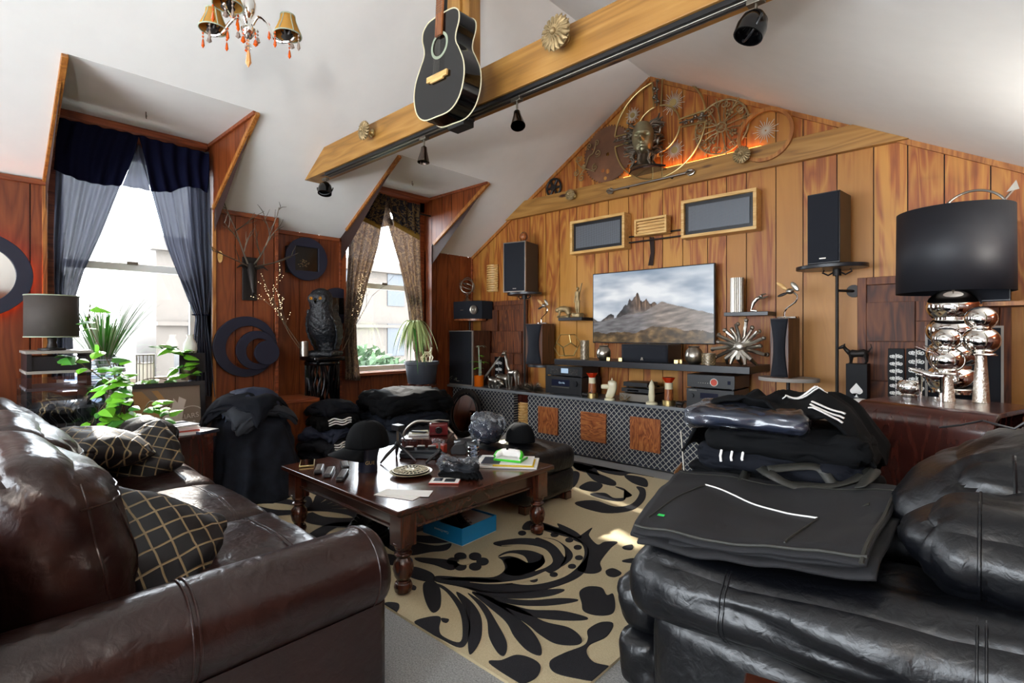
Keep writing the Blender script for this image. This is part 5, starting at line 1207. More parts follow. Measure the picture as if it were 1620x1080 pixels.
# gear
def gear(name, label, c, r, nt_, holes, mat, th=.012, rin=.02):
    t = thing(name, label, 'gear', c); out = []
    for k in range(nt_):
        for da, rr_ in ((0, r), (.25, r), (.35, r*.955), (.9, r*.955)): a = 2*pi*(k+da)/nt_; out.append((rr_*cos(a), rr_*sin(a)))
    n = len(out); MB().ring(out, [(rin*cos(2*pi*k/n), rin*sin(2*pi*k/n)) for k in range(n)], th, WALLY).build('plate', mat, t)
    m = MB()
    for (x, y, q) in holes: m.prism(circ(14, q, (x, y)), th+.001, WALLY)
    if holes: m.build('holes', 'panel_gold', t)
    return t
g = gp_(962, 244, YB-.03); gear('gear_wheel', 'large rusty saw-toothed gear plate in the gable corner', g, min(.44, (zl(g.x)-g.z)/sqrt(1+KL*KL)-.03), 54, [(-.06, -.17, .022), (-.0, -.19, .026), (-.03, -.26, .02), (-.2, .1, .008), (.12, .15, .008), (-.1, .02, .008)], 'rust', .008)
g = gp_(876, 297, YB-.045); t = thing('pulley_wheel', 'small dark spoked pulley wheel at the left tip of the gable', 'wheel', g)
m = MB().torus((0, 0, 0), .105, .013, WALLY); m.prism(circ(18, .04), .02, WALLY)
for k in range(6): a = k*pi/3; m.tube([(.03*cos(a), 0, .03*sin(a)), (.1*cos(a), 0, .1*sin(a))], .014, 6)
m.build('wheel', 'iron', t)
def spiral(c, r0, turns, a0, sgn=1, n=26): return [(c[0]+r0*(1-.85*k/n)*cos(a0+sgn*2*pi*turns*k/n), c[1]+r0*(1-.85*k/n)*sin(a0+sgn*2*pi*turns*k/n), 0) for k in range(n+1)]
def scroll(name, label, c, s, rot, mat, mirror=1):
    t = thing(name, label, 'wall ironwork', c); m = MB(); T = WALLY @ Matrix.Rotation(rot, 4, 'Z') @ Matrix.Diagonal((s*mirror, s, s, 1))
    for sp_ in (spiral((.25, .55), .13, 1.4, -1.6), spiral((-.2, .62), .11, 1.3, -1.0, -1), spiral((.42, .12), .12, 1.4, 2.0), spiral((-.38, .1), .12, 1.3, 1.2, -1), spiral((.12, -.4), .14, 1.4, 1.5), spiral((-.2, -.36), .12, 1.4, 1.8, -1), spiral((.0, .85), .10, 1.2, -1.5)): m.tube(sp_, .018, 6, T)
    m.tube(catmull([(0, -.35, 0), (.05, 0, 0), (-.02, .3, 0), (.08, .5, 0), (0, .8, 0)], 5, False), .02, 6, T); m.tube(catmull([(-.45, 0, 0), (-.1, -.1, 0), (.2, -.05, 0), (.5, .0, 0)], 5, False), .018, 6, T)
    for k in range(6): a = k*1.047; m.sph((.05*cos(a), .05*sin(a)-.05, .02), .04, 8, 6, T)
    m.build('scrollwork', mat, t); return t
scroll('scroll_ironwork', 'curling bronze scroll ironwork leaning beside the saw gear', gp_(925, 262, YB-.06), .33, R(-35), 'bronze')
t = thing('clock_frame', 'large pale brass open clock frame with two concentric split rings', 'wall ironwork', gp_(1040, 205, YB-.055))
RO, RI = .50, .24; m = MB()
for R0 in (RO, RI):
    for k in range(4): m.torus((0, 0, 0), R0, .010, WALLY, n=24, a0=R(90*k+7), a1=R(90*k+83))
for k in range(4):
    a = R(90*k)
    for s_ in (-1, 1): m.tube([(RI*cos(a)-s_*.04*sin(a), 0, RI*sin(a)+s_*.04*cos(a)), (RO*cos(a)-s_*.055*sin(a), 0, RO*sin(a)+s_*.055*cos(a))], .009, 6)
m.build('rings', 'brassy', t)
for k in range(3):
    a = R(90*k); m = MB()
    for j in range(14): q = RI+(RO-RI)*(.1+.85*random.random()); w_ = random.uniform(-.03, .03); m.sph((q*cos(a)-w_*sin(a), -.02, q*sin(a)+w_*cos(a)), random.uniform(.008, .02), 8, 6)
    m.tube([(RI*cos(a), -.01, RI*sin(a)), (RO*1.02*cos(a), -.01, RO*1.02*sin(a))], .008, 6)
    m.build('floral_spray', 'pewter', t)
def sunburst(label, px, py, r, disc, n=26, mat='palemetal'):
    t = thing('sunburst', label, 'wall ornament', gp_(px, py, YB-.02)); m = MB()
    for k in range(n): a = 2*pi*k/n; q = r*(1 if k % 2 else .72); m.cyl((disc*.7*cos(a), -.012, disc*.7*sin(a)), (q*cos(a), -.014, q*sin(a)), .0045, .003, 5)
    m.build('rays', mat, t)
    if disc > .02: MB().prism(circ(24, disc), .022, WALLY).build('disc', 'brassy', t)
sunburst('upper left small sunburst with brass disc inside the clock frame', 1002, 183, .085, .027)
sunburst('upper right large sunburst with brass disc inside the clock frame', 1066, 163, .125, .036)
sunburst('lower right sunburst with brass disc inside the clock frame', 1068, 238, .105, .032)
sunburst('spiky silver starburst inside the brown wooden ring', 1212, 207, .11, .012, 22)
c = gp_(1141, 201, YB-.045); SR = min(.29, (zr(c.x)-c.z)/sqrt(1+KR*KR)-.03); t = thing('snowflake_ironwork', 'round bronze ironwork medallion with radiating blossoms between clock frame and ring', 'wall ironwork', c)
m = MB(); m.torus((0, 0, 0), SR, .009, WALLY); m.torus((0, 0, 0), .045, .008, WALLY)
for k in range(8):
    T = WALLY @ Matrix.Rotation(R(45*k+10), 4, 'Z')
    m.tube(spiral((.2, .06), .05, 1.3, -1.6), .006, 5, T); m.tube(spiral((.2, -.06), .05, 1.3, 1.6, -1), .006, 5, T); m.tube([(.04, 0, 0), (.16, .0, 0), (.28, 0, 0)], .007, 5, T)
    if k % 2:
        for j in range(5): a = j*1.257; m.sph((.14+.025*cos(a), .025*sin(a), .012), .014, 8, 5, T)
        m.tube([(.05, 0, 0), (.10, .04, .01), (.16, .07, .01)], .006, 5, T); m.tube([(.05, 0, 0), (.10, -.04, .01), (.16, -.07, .01)], .006, 5, T)
for k in range(10): a = k*.628; m.cyl((0, -.01, 0), (.04*cos(a), -.01, .04*sin(a)), .004, n=5)
m.build('scrollwork', 'bronze', t)
c = gp_(1211, 214, YB-.06); tagm(MB().lathe((0, 0, 0), [(.205, 0), (.235, 0), (.235, .03), (.205, .03), (.205, 0)], 56, WALLY, close=False), 'wooden_ring', 'trim', 'plain brown wooden hoop at the right of the gable ironwork', 'ring', c)
# mask on a bracket shelf
c = AY(1022, 268, 4.78); t = thing('wall_bracket_shelf', 'small curved iron bracket shelf under the sculpted head', 'shelf', (c.x, 4.80, c.z))
MB().prism([(.17*cos(a), .13*sin(a)) for a in [-k*pi/12 for k in range(13)]]+[(-.17, .10), (.17, .10)], 0, t0=-.014).build('board', 'mahog', t)
MB().tube([(-.2, 0, .0), (-.12, -.10, .01), (0, -.14, .0), (.12, -.1, .01), (.2, 0, 0)], .009, 6).build('rim', 'iron', t)
HS = 1.25
hd = thing('sculpted_head', 'silvery bronze woman\'s head with wild coiling hair on the gable bracket shelf', 'sculpture', (c.x, 4.72, c.z+.001), R(20), None)
M['headbronze'] = plain('polished_verdigris', 'A8A284', .3, .9, bscale=30, bstr=.15, var=.2)
def facefn(u, v):
    a = (u-.5)*2*pi; z = .10+.27*v; w = .085*sqrt(max(0, 1-((v-.55)/.56)**2))
    x = w*sin(a); y = -w*1.15*cos(a); fr = max(0, cos(a))
    y -= .05*exp(-((a)/.22)**2-((v-.43)/.09)**2)*fr   # nose
    y += .028*(exp(-((abs(a)-.42)/.2)**2-((v-.56)/.06)**2))*fr   # eye sockets
    y -= .018*exp(-(a/.3)**2-((v-.27)/.03)**2)*fr; y -= .013*exp(-(a/.3)**2-((v-.21)/.02)**2)*fr; y -= .014*exp(-(a/.3)**2-((v-.08)/.06)**2)*fr
    y -= .010*exp(-((abs(a)-.4)/.25)**2-((v-.64)/.03)**2)*fr
    return (x, y, z)
MB().grid(facefn, 56, 48, wrap=True).build('face', 'headbronze', hd, sharp=180)
MB().lathe((0, .01, 0), [(.10, 0), (.08, .02), (.05, .06), (.05, .14)], 20).build('neck', 'pewter', hd)
m = MB(); rnd = random.Random(8)
for k in range(120):
    a = rnd.uniform(0.95, 2*pi-.95)-pi/2; z0 = rnd.uniform(.10, .39); p = V((.085*cos(a), .09*sin(a)*1.0+.03, z0)); d = V((cos(a), sin(a)*.5+.3, rnd.uniform(-.2, .9))).normalized(); pts = [p-d*.02]
    for j in range(5): p = p+d*.017; d = (d+V((rnd.uniform(-.8, .8), rnd.uniform(-.8, .8), rnd.uniform(-.7, .7)))).normalized(); pts.append(p.copy())
    m.tube(pts, [.009, .010, .009, .008, .006, .003], 6)
for k in range(26): a = rnd.uniform(0, 6.28); b = a+rnd.uniform(-.5, .5); m.tube([(.07*cos(a), .065*sin(a), .13), (.095*cos(b), .08*sin(b), .09), (.075*cos(a), .075*sin(a), .05), (.10*cos(b), .08*sin(b), .005)], [.007, .009, .006, .008], 6)
m.build('hair', 'pewter', hd)

hd.scale = (1.3, 1.3, 1.2)
# ================================================================ on the coffee table
def onT(px, py, z=TZ+.001): return AZ(px, py, z)
def single(name, label, cat, m, mat, P, rz=0, group=None, **k): o = m.build(name, mat, **k); o.location = P; o.rotation_euler = (0, 0, rz); return tag(o, label, cat, group)
def gadget(name, label, cat, P, rz, parts, group=None):
    t = thing(name, label, cat, P, rz, group)
    for nm, mb, mt, bv in parts: mb.build(nm, mt, t, bevel=bv)
    return t
B = lambda *a: MB().box(*a)
gadget('phone', 'gold-edged phone lying face up at the left corner of the coffee table', 'phone', onT(486, 734), R(62), [('body', B((0, 0, .006), (.09, .17, .012)), 'brassy', .004), ('screen', B((0, 0, .0128), (.08, .155, .002)), 'black_gloss', 0)])
for k, (px, py, rz, ln, lab) in enumerate(((505, 744, 58, .19, 'black remote control next to the phone, leftmost of the row'), (521, 749, 55, .21, 'black remote control in the middle of the row beside the phone'), (542, 754, 52, .23, 'thick black remote control nearest the hat stand'), (545, 738, 65, .16, 'silver-buttoned small remote control behind the others'))):
    m = MB()
    for i in range(3):
        for j in range(7): m.box(((i-1)*.012, (j-3)*ln*.11, .0225), (.008, .009, .003))
    t = gadget('remote_control', lab, 'remote', onT(px, py), R(rz), [('body', MB().rbox((0, 0, .011), (.024, ln/2, .011), .009, N=6), 'black_satin', 0)]); m.build('buttons', 'grey_trim', t)['kind'] = 'stuff'
# cap builder
def cap(name, label, P, rz, s=1.0, mat='cloth_blk', tilt=0, strapc=None):
    t = thing(name, label, 'hat', P, rot=(tilt, 0, rz))
    def dome(u, v): a = 2*pi*u; r_ = .098*s*cos(v*pi/2)**.75; zz = .125*s*sin(v*pi/2); return (r_*cos(a)*.9, r_*sin(a)*1.08, zz+.004*cos(6*a)*(1-v)*0)
    MB().grid(dome, 48, 16, wrap=True).build('crown', mat, t, sharp=180, solid=.003)
    m = MB()
    for k in range(6): a = k*pi/3+pi/6; m.tube([(.0985*s*cos(v*pi/2)**.75*cos(a)*.9, .0985*s*cos(v*pi/2)**.75*sin(a)*1.08, .1255*s*sin(v*pi/2)) for v in [i/10 for i in range(11)]], .0012, 4)
    m.build('seams', mat, t)
    def brim(u, v): a = -pi/2+(u-.5)*2.2; r0 = .096*s; ex = .075*s*cos((u-.5)*pi)**.6 if abs(u-.5) < .5 else 0; r_ = r0+ex*v; return (r_*cos(a)*.92, r_*sin(a)*1.08, -.022*s*v-.035*s*(abs(u-.5)*2)**2*v)
    MB().grid(brim, 24, 8).build('brim', mat if not strapc else strapc, t, sharp=180, solid=.003)
    MB().sph((0, 0, .126*s), .007, 8, 5).build('button', mat, t); return t
P = onT(582, 744)
hs = thing('hat_stand', 'dark blue mannequin-neck hat stand on the coffee table with a small gold word', 'hat stand', P)
MB().lathe((0, 0, 0), [(.058, 0), (.06, .01), (.057, .05), (.062, .10), (.075, .15), (.075, .17), (.05, .2)], 28).build('neck', plain('navy_moulded', '141A2C', .35), hs)
m = MB(); text(m, 'GUE', .03, Matrix.Rotation(R(62), 4, 'Z') @ Matrix.Translation((-.02, -.0595, .05)) @ Matrix.Rotation(R(90), 4, 'X'), .0008); m.build('lettering', 'brassy', hs)
cap('baseball_cap', 'black baseball cap displayed on the mannequin-neck stand on the coffee table', (P.x-.005, P.y-.0, P.z+.150), R(-12), 1.28, 'cloth_blk', 0)
P = onT(650, 750); pl = thing('decorative_plate', 'round plate with cream pierced lattice pattern on the coffee table', 'plate', P)
MB().lathe((0, 0, 0), [(.05, .0), (.06, .004), (.125, .018), (.128, .022), (.06, .010), (.0, .010)], 40).build('saucer', 'bone', pl)
MB().lathe((0, 0, .014), [(.0, .0), (.105, .004), (.113, .012), (.11, .015), (.0, .013)], 40).build('dish', 'cloth_blk', pl)
m = MB(); 
for r_, w_ in ((.107, .004), (.062, .003), (.02, .012)): m.torus((0, 0, .029), r_, w_, n=40, m=6, flat=.4)
for k in range(24): a = k*2*pi/24; m.tube([(.064*cos(a), .064*sin(a), .029), (.085*cos(a+.09), .085*sin(a+.09), .029), (.104*cos(a), .104*sin(a), .029)], .0028, 5)
for k in range(12): a = k*2*pi/12; m.tube([(.03*cos(a), .03*sin(a), .029), (.045*cos(a+.15), .045*sin(a+.15), .029), (.06*cos(a), .06*sin(a), .029)], .0025, 5)
m.build('lattice_rim', 'bone', pl)
gadget('paper_sheet', 'white sheet of paper lying lower in the pair near the front table corner', 'paper', onT(632, 782), R(20), [('sheet', B((0, 0, .001), (.24, .12, .002)), 'paper', 0)])
gadget('paper_sheet', 'white folded sheet of paper on top of the pair near the front table corner', 'paper', onT(648, 780, TZ+.004), R(38), [('sheet', B((0, 0, .001), (.23, .10, .003)), 'paper', 0)])
t = gadget('magazine', 'small magazine with pale cover beside the decorative plate', 'magazine', onT(704, 762), R(40), [('cover', B((0, 0, .004), (.17, .10, .006)), 'redcard', .001), ('front_page', B((0, 0, .0085), (.165, .098, .002)), 'paper', 0)])
MB().box((.03, 0, .0105), (.06, .06, .001)).build('picture', 'cloth_grey', t); MB().box((-.04, .01, .0105), (.05, .06, .001)).build('picture', 'slate', t)
# glove bundle in film
P = onT(728, 752); t = thing('work_gloves', 'grey and black gloves with clear plastic wrap near the table edge', 'gloves', P, R(30))
MB().rbox((0, 0, .045), (.10, .06, .035), .03, amp=.02, ns=12, seed=3, N=14, crease=.01).build('cuff', 'cloth_grey', t)
m = MB()
for k in range(4): m.tube([(.02+.03*k, -.05, .02), (.05+.03*k, -.085, .02+.008*k), (.09+.025*k, -.10, .014)], [.014, .014, .009], 8)
m.rbox((-.03, -.06, .02), (.08, .04, .016), .014, amp=.01, ns=14, N=10); m.build('fingers', 'cloth_blk', t)
MB().rbox((-.01, .01, .055), (.11, .075, .045), .03, amp=.035, ns=14, seed=9, N=18, crease=.03).build('plastic_wrap', 'film', t)
m = MB()
for z in (0, .03): m.torus((0, 0, .006+z), .055, .003, Matrix.Diagonal((1.1, .8, 1, 1)))
for k in range(6): a = k*1.047; m.tube([(.06*cos(a), .044*sin(a), .036), (.03*cos(a+.5), .02*sin(a+.5), .042)], .003, 5); m.tube([(.06*cos(a), .044*sin(a), .006), (.06*cos(a), .044*sin(a), .036)], .003, 5)
single('wire_trivet', 'small brass wire frame basket between plate and gloves', 'wire basket', m, 'brassy', onT(708, 742))
# tripod with camera mount
def tripod(name, label, P, h, s=1.0, boxy=True):
    t = thing(name, label, 'tripod', P)
    for k in range(3):
        a = k*2.094+.5; MB().tube([(0, 0, h*.45), (.07*s*cos(a), .07*s*sin(a), h*.2), (.11*s*cos(a), .11*s*sin(a), .004)], [.009*s, .01*s, .006*s], 8).build('leg', 'black_satin', t)
    MB().cyl((0, 0, h*.38), (0, 0, h*.85), .007*s).build('column', 'silver', t); MB().sph((0, 0, h*.45), .018*s, 10, 8).build('hub', 'black', t)
    if boxy: MB().lohi((-.03*s, -.02*s, h*.85), (.035*s, .025*s, h)).build('mount', 'black_satin', t, bevel=.003); MB().cyl((.03, 0, h*.8), (.12, -.02, h*.62), .005).build('handle', 'black', t)
    return t
tripod('mini_tripod', 'black and silver tabletop tripod standing right of the capped hat stand', onT(629, 728), .24, 1.2)
tripod('mini_tripod', 'small black tabletop tripod in front of the red box', onT(695, 728), .14, 1.0, False)
t = gadget('battery_charger', 'flat grey and black device with three small black boxes on top, behind the plate', 'electronic device', onT(665, 722), R(35), [('base', B((0, 0, .018), (.26, .13, .034)), 'black_satin', .004), ('top_tray', B((0, 0, .042), (.25, .12, .014)), 'cloth_grey', .003)])
for k, (x, y) in enumerate(((-.07, -.02), (.0, .02), (.075, .03))): gadget('battery_pack', ('small black battery box with a grey top, left of three on the grey device', 'small black battery box with a grey top, middle of three on the grey device', 'small black battery box with a grey top, right of three on the grey device')[k], 'battery', t.matrix_basis @ V((x, y, .0495)), R(35+8*k), [('body', B((0, 0, .010), (.055, .04, .02)), 'black', .002), ('top', B((0, 0, .0215), (.05, .035, .003)), 'grey_trim', .001)], 'small battery boxes')
P = onT(678, 706); t = gadget('wooden_box', 'reddish dark wooden box on the coffee table carrying papers and a red camera', 'box', P, R(38), [('body', B((0, 0, .035), (.34, .26, .07)), 'cherry', .003), ('lid', B((0, 0, .076), (.35, .27, .012)), 'cherry', .003)])
BM = t.matrix_basis; bz = .0825
gadget('envelope_stack', 'cream envelopes and booklets lying on the wooden box', 'papers', BM @ V((-.08, .02, bz)), R(50), [('bottom_booklet', B((0, 0, .008), (.15, .10, .014)), 'paper', .001), ('top_booklet', B((.01, .005, .022), (.12, .08, .012)), 'bone', .001)])
gadget('black_wallet', 'slim black case lying across the cream booklets', 'case', BM @ V((-.06, -.05, bz+.031)), R(20), [('body', B((0, 0, .006), (.12, .03, .012)), 'black', .002)])
t = gadget('camera', 'dark red compact camera in a clear case on the wooden box', 'camera', BM @ V((.07, .03, bz)), R(52), [('body', MB().rbox((0, 0, .045), (.07, .035, .045), .012, N=8), plain('wine_red', '5A1418', .2), 0), ('lens', MB().lathe((0, 0, 0), [(.026, 0), (.026, .02), (.02, .022), (0, .018)], 20, Matrix.Translation((0, -.035, .045)) @ Matrix.Rotation(R(90), 4, 'X')), 'black_gloss', 0)])
MB().tube([(-.07, 0, .07), (-.075, -.03, .11), (0, -.04, .12), (.075, -.03, .11), (.07, 0, .07)], .006, 6).build('handle', 'silver', t)
P = BM @ V((-.05, .16, 0)); m = MB(); m.tube(catmull([(-.2, 0, .02), (-.17, 0, .10), (-.08, 0, .16), (.06, 0, .155), (.16, 0, .12), (.24, 0, .03)], 6, False), .011, 8); m.tube([(-.2, 0, .02), (.24, 0, .03)], .010, 8); m.tube([(.02, 0, .155), (.10, 0, .03)], .009, 8)
single('metal_hoop', 'curved silver and dark frame standing behind the wooden box', 'frame', m, 'silver', (P.x, P.y, TZ), R(35))
t = gadget('red_box', 'orange-red small open carton with crumpled film on the coffee table', 'box', onT(694, 716), R(30), [('carton', B((0, 0, .03), (.10, .075, .06)), 'redcard', .001)]); MB().rbox((0, 0, .075), (.045, .03, .022), .015, amp=.02, ns=25, N=10).build('film', 'film', t)
gadget('black_wedge_case', 'black faceted case between the red carton and the clear jars', 'case', onT(727, 716), R(40), [('body', MB().prism([(-.05, 0), (.05, 0), (.06, .02), (.04, .075), (-.03, .065), (-.06, .03)], .12, Matrix.Rotation(R(90), 4, 'X') @ Matrix.Translation((0, 0, -.06))), 'black_satin', .004)])
for k in range(3): single('glass_jar', ('bottom clear round jar of the stack on the coffee table', 'middle clear round jar of the stack on the coffee table', 'top clear round jar of the stack on the coffee table')[k], 'jar', MB().lathe((0, 0, 0), [(.03, 0), (.037, .004), (.037, .024), (.033, .026), (.033, .022), (.034, .005), (0, .004)], 24).torus((0, 0, .02), .037, .003), 'acrylic', onT(749, 724)+V((0, 0, .0275*k)))
single('glass_jar', 'single clear round jar right of the jar stack', 'jar', MB().lathe((0, 0, 0), [(.028, 0), (.035, .004), (.035, .022), (.031, .024), (.03, .005), (0, .004)], 24).torus((0, 0, .018), .035, .003), 'acrylic', onT(766, 727))
t = gadget('magazine_stack', 'pile of newspapers and magazines at the right corner of the coffee table', 'magazines', onT(803, 733), R(36), [('bottom_paper', B((0, 0, .006), (.40, .26, .012)), 'paper', .001), ('yellow_booklet', B((.05, -.03, .0145), (.26, .20, .004)), 'yellow', 0), ('top_magazine', B((-.01, .01, .020), (.36, .23, .006)), 'paper', .001), ('picture', B((-.1, -.02, .0235), (.12, .18, .001)), 'slate', 0)])
MM = t.matrix_basis
t = gadget('game_case', 'bright green game case on the magazines', 'game case', MM @ V((.02, .01, .0245)), R(20), [('case', B((0, 0, .007), (.19, .135, .014)), 'green_pl', .002), ('cover', B((0, 0, .0146), (.18, .125, .001)), 'paper', 0)])
m = MB(); m.rbox((0, 0, .03), (.072, .022, .02), .016, N=10, puff=(0, 0, .006))
for s_ in (-1, 1): m.tube([(s_*.055, 0, .03), (s_*.078, .025, .022), (s_*.085, .055, .010)], [.02, .019, .011], 10)
gc = single('game_controller', 'white and green game controller on the green case', 'controller', m, 'white', t.matrix_basis @ V((0, .0, .0155)), R(200))
m = MB()
for s_ in (-1, 1): m.tube([(s_*.060, -.012, .032), (s_*.084, .022, .024), (s_*.092, .055, .012)], [.018, .018, .010], 10)
m.build('green_shell', 'green_pl', gc); m = MB()
for x, y in ((-.035, -.005), (.02, .012)): m.cyl((x, y, .05), (x, y, .064), .006, .009, 12)
m.build('thumbsticks', 'black', gc)
# ---- on the ottoman
t = thing('bagged_hat', 'crumpled clear plastic bag wrapped round a dark hat on the ottoman', 'plastic bag', AZ(770, 703, .445))
MB().rbox((0, 0, .10), (.10, .10, .08), .08, amp=.02, ns=9, N=14).build('hat', 'cloth_navy', t); MB().rbox((0, 0, .13), (.135, .135, .12), .12, amp=.03, ns=9, seed=4, N=26, crease=.03).build('bag', 'film', t, sharp=180)
m = MB()
for k in range(9): a = k*.7; m.tube([(.10*RT.x*0+.03, -.12, .06), (.03+.05*cos(a), -.135+.01*sin(a*3), .06+.05*sin(a))], [.008, .001], 5)
m.build('knot', 'film', t)
cap('trucker_cap', 'black baseball cap with a pale brim on the ottoman', AZ(820, 702, .445)+V((0, .02, .02)), R(-75), 1.15, 'cloth_blk', 0, 'bone')
# ---- round mirror leaning behind ottoman
P = AY(730, 672, 4.30); t = thing('leaning_round_mirror', 'round dark-framed mirror leaning against the trellis counter front', 'mirror', (P.x, 4.36, .31), rot=(R(-10), 0, 0))
MB().ring(circ(48, .30), circ(48, .255), .03, WALLY).build('frame', 'iron', t, bevel=.003); MB().torus((0, -.03, 0), .235, .010, Matrix.Translation((0, -.03, 0)) @ WALLY @ Matrix.Translation((0, .03, 0))).build('inner_rim', 'black', t); MB().prism(circ(48, .24), .008, Matrix.Translation((0, -.004, 0)) @ WALLY).build('glass', 'chrome', t)
# ---- under the table
A_, B_, C_ = AZ(671, 842, .02), AZ(733, 864, .02), AZ(783, 838, .02)
w = (B_-A_).length; d = (C_-B_).length; cc = (A_+C_)/2; ang = math.atan2(B_.y-A_.y, B_.x-A_.x)
t = thing('shoe_box', 'open bright blue shoe box on the rug under the coffee table', 'shoe box', (cc.x, cc.y, .016), ang); hb = .105; th = .004
m = MB().lohi((-w/2, -d/2, 0), (w/2, d/2, th)); m.mat(1)
for a, b in (((-w/2, -d/2, th), (w/2, -d/2+th, hb)), ((-w/2, d/2-th, th), (w/2, d/2, hb)), ((-w/2, -d/2+th, th), (-w/2+th, d/2-th, hb)), ((w/2-th, -d/2+th, th), (w/2, d/2-th, hb))): m.lohi(a, b)
m.build('box', ['white', 'blue'], t); MB().lohi((-w/2+.005, d/2-.0085, .005), (w/2-.005, d/2-.0045, hb-.012)).build('lining', 'white', t)
m = MB(); text(m, 'Casa-Oceanus', .022, Matrix.Translation((.06, -d/2-.0008, .062)) @ Matrix.Rotation(R(90), 4, 'X') @ Matrix.Rotation(pi, 4, 'Z'), .0005); m.build('lettering', 'white', t)
def shoe(name, label, P, rz, s=1.0, mat='leather_blk', boot=False, flip=False):
    t = thing(name, label, 'shoe', P, rz); L_ = .28*s
    def up(u, v):
        a = 2*pi*u; k = v; x = .045*s*cos(a)*(1-.25*k); y = .135*s*sin(a); hgt = (.10 if not boot else .15)*s; toe = .4+.6*(1/(1+exp(-12*(y/(.27*s)+.02*s)))) if not boot else .45+.55*(1/(1+exp(-14*(y/(.27*s)-.05))))
        if y > 0: x *= 1-.2*k*1
        yy = y if y < 0 else y*(1-.0*k); z = .02*s+hgt*k*(toe if y > -.5 else .4); yy = y*(1-.45*k) + .045*s*k; return (x, yy, z)
    MB().grid(up, 28, 10, wrap=True).build('upper', mat, t, sharp=180, solid=.004)
    MB().prism([(.047*s*cos(a)*(1+.1*sin(a*2)), .14*s*sin(a)) for a in [k*2*pi/28 for k in range(28)]], .022*s).build('sole', 'black', t); 
    m = MB()
    for k in range(4): m.tube([(-.022*s, (-.05+.022*k)*s, (.062+.014*k)*s), (0, (-.052+.022*k)*s, (.075+.014*k)*s), (.022*s, (-.05+.022*k)*s, (.062+.014*k)*s)], .003, 5)
    m.build('laces', 'strap', t); return t
BXM = t.matrix_basis
shoe('dress_shoe', 'black shoe lying in the left half of the blue shoe box', BXM @ V((-.08, 0.0, .008)), ang+R(75)); shoe('dress_shoe', 'black shoe standing higher in the right half of the blue shoe box', BXM @ V((.035, .0, .012)), ang+R(95), .95)
shoe('leather_boot', 'worn dark leather boot under the coffee table, the left of the pair', AZ(562, 846, .016), R(20), 1.0, 'leather_blk', True); shoe('leather_boot', 'worn dark leather boot under the coffee table, the right of the pair', AZ(588, 850, .016), R(10), 1.0, 'leather_blk', True)
# ================================================================ clothes
def heap(name, label, cat, c, rx, ry, h, mat, seed=1, fold=.03, nf=11, flare=.15, topf=.72, n=90, m_=44):
    def fn(u, v):
        a = 2*pi*u
        if v < .45: k = v/.45; rr = topf*k; z = h*(1-.16*k**2.2)
        else: k = (v-.45)/.55; rr = topf+(1-topf)*k**.6+flare*k*k; z = h*(.84*(1-k**1.15))
        sq = (abs(cos(a))**3+abs(sin(a))**3)**(-1/3.0); kk = max(0, (v-.25)/.75)
        f = sin(a*nf+2.2*noise.noise(V((cos(a)*1.5, sin(a)*1.5, seed+v*1.2)))*3+seed)
        rr = rr*sq*(1+fold*f*kk*1.2)
        p = V((rx*rr*cos(a), ry*rr*sin(a), z)); q = p*7+V((seed*3, 0, 0)); nz = 1-abs(noise.noise(q))*3; n2 = 1-abs(noise.noise(q*2.3))*3
        am = fold*.55; p += V((cos(a)*am*nz*kk*.5, sin(a)*am*nz*kk*.5, am*(nz*.6+n2*.3)*(1-kk*.7)))
        if v == 1: p.z = 0
        p.z = max(p.z, 0.0); return p
    o = MB().grid(fn, n, m_, wrap=True).build(name, mat, sharp=180, solid=.006, off=-1); o.location = c; return tag(o, label, cat)
def folded(name, label, cat, c, hx, hy, hz, rz, mat, seed, stripes=0, group=None, amp=.018, droop=.0):
    t = thing(name, label, cat, c, rz, group)
    MB().rbox((0, 0, hz), (hx, hy, hz), hz*.95, puff=(0, 0, hz*.3), amp=amp, ns=7, seed=seed, N=20, crease=amp*1.1, shape=lambda p: V((p.x, p.y, p.z-droop*((p.x/hx)**2+(p.y/hy)**2)**1.5))).build('cloth', mat, t, sharp=180)
    if stripes:
        cl_ = [x for x in bpy.data.objects if x.parent == t][0]
        for k in range(stripes): seam_on(cl_, [(1, -hy*.55+hy*1.0*i/14, hz*(.55+.42*k)+.008*sin(i*.7+seed)) for i in range(15)], (-1, 0, 0), .0065, M['white'], 'stripe')
    return t
heap('draped_jackets', 'tall heap of dark denim and camouflage jackets draped to the floor behind the sofa arm', 'clothes', (-4.45, 1.66, 0), .35, .31, .72, 'camo', 3, .07, 9)
fp = [(-4.45, 1.66, .68, .29, .27, .045, 10, 'cloth_grey'), (-4.43, 1.64, .745, .25, .24, .04, 35, 'denim'), (-4.46, 1.67, .79, .21, .21, .03, -15, 'cloth_navy')]
for k, (x, y, z, hx, hy, hz, rz, mt) in enumerate(fp): folded('folded_jacket', ('grey folded jacket just above the draped camouflage one', 'dark folded jacket second from the top of the left heap', 'navy folded jacket topmost on the left heap')[k], 'jacket', (x, y, z), hx, hy, hz, R(rz), mt, k+2, amp=.03, droop=.07)
for k in range(4):
    tube = MB().tube([(-.02, 0, .0), (.0, .0, .05), (.01, .0, -.01)], .004, 5)
ben = thing('storage_bench', 'low reddish wooden chest under the window wall holding clothes piles', 'bench', (-4.86, 2.85, 0))
MB().lohi((-.42, .0, .05), (.30, .95, .40)).build('chest', 'cherry', ben, bevel=.004); MB().lohi((-.44, -.02, .40), (.32, .97, .43)).build('lid', 'cherry', ben, bevel=.004)
for x in (-.38, .26):
    for y in (.06, .9): MB().box((x, y, .025), (.05, .05, .05)).build('foot', 'cherry', ben)
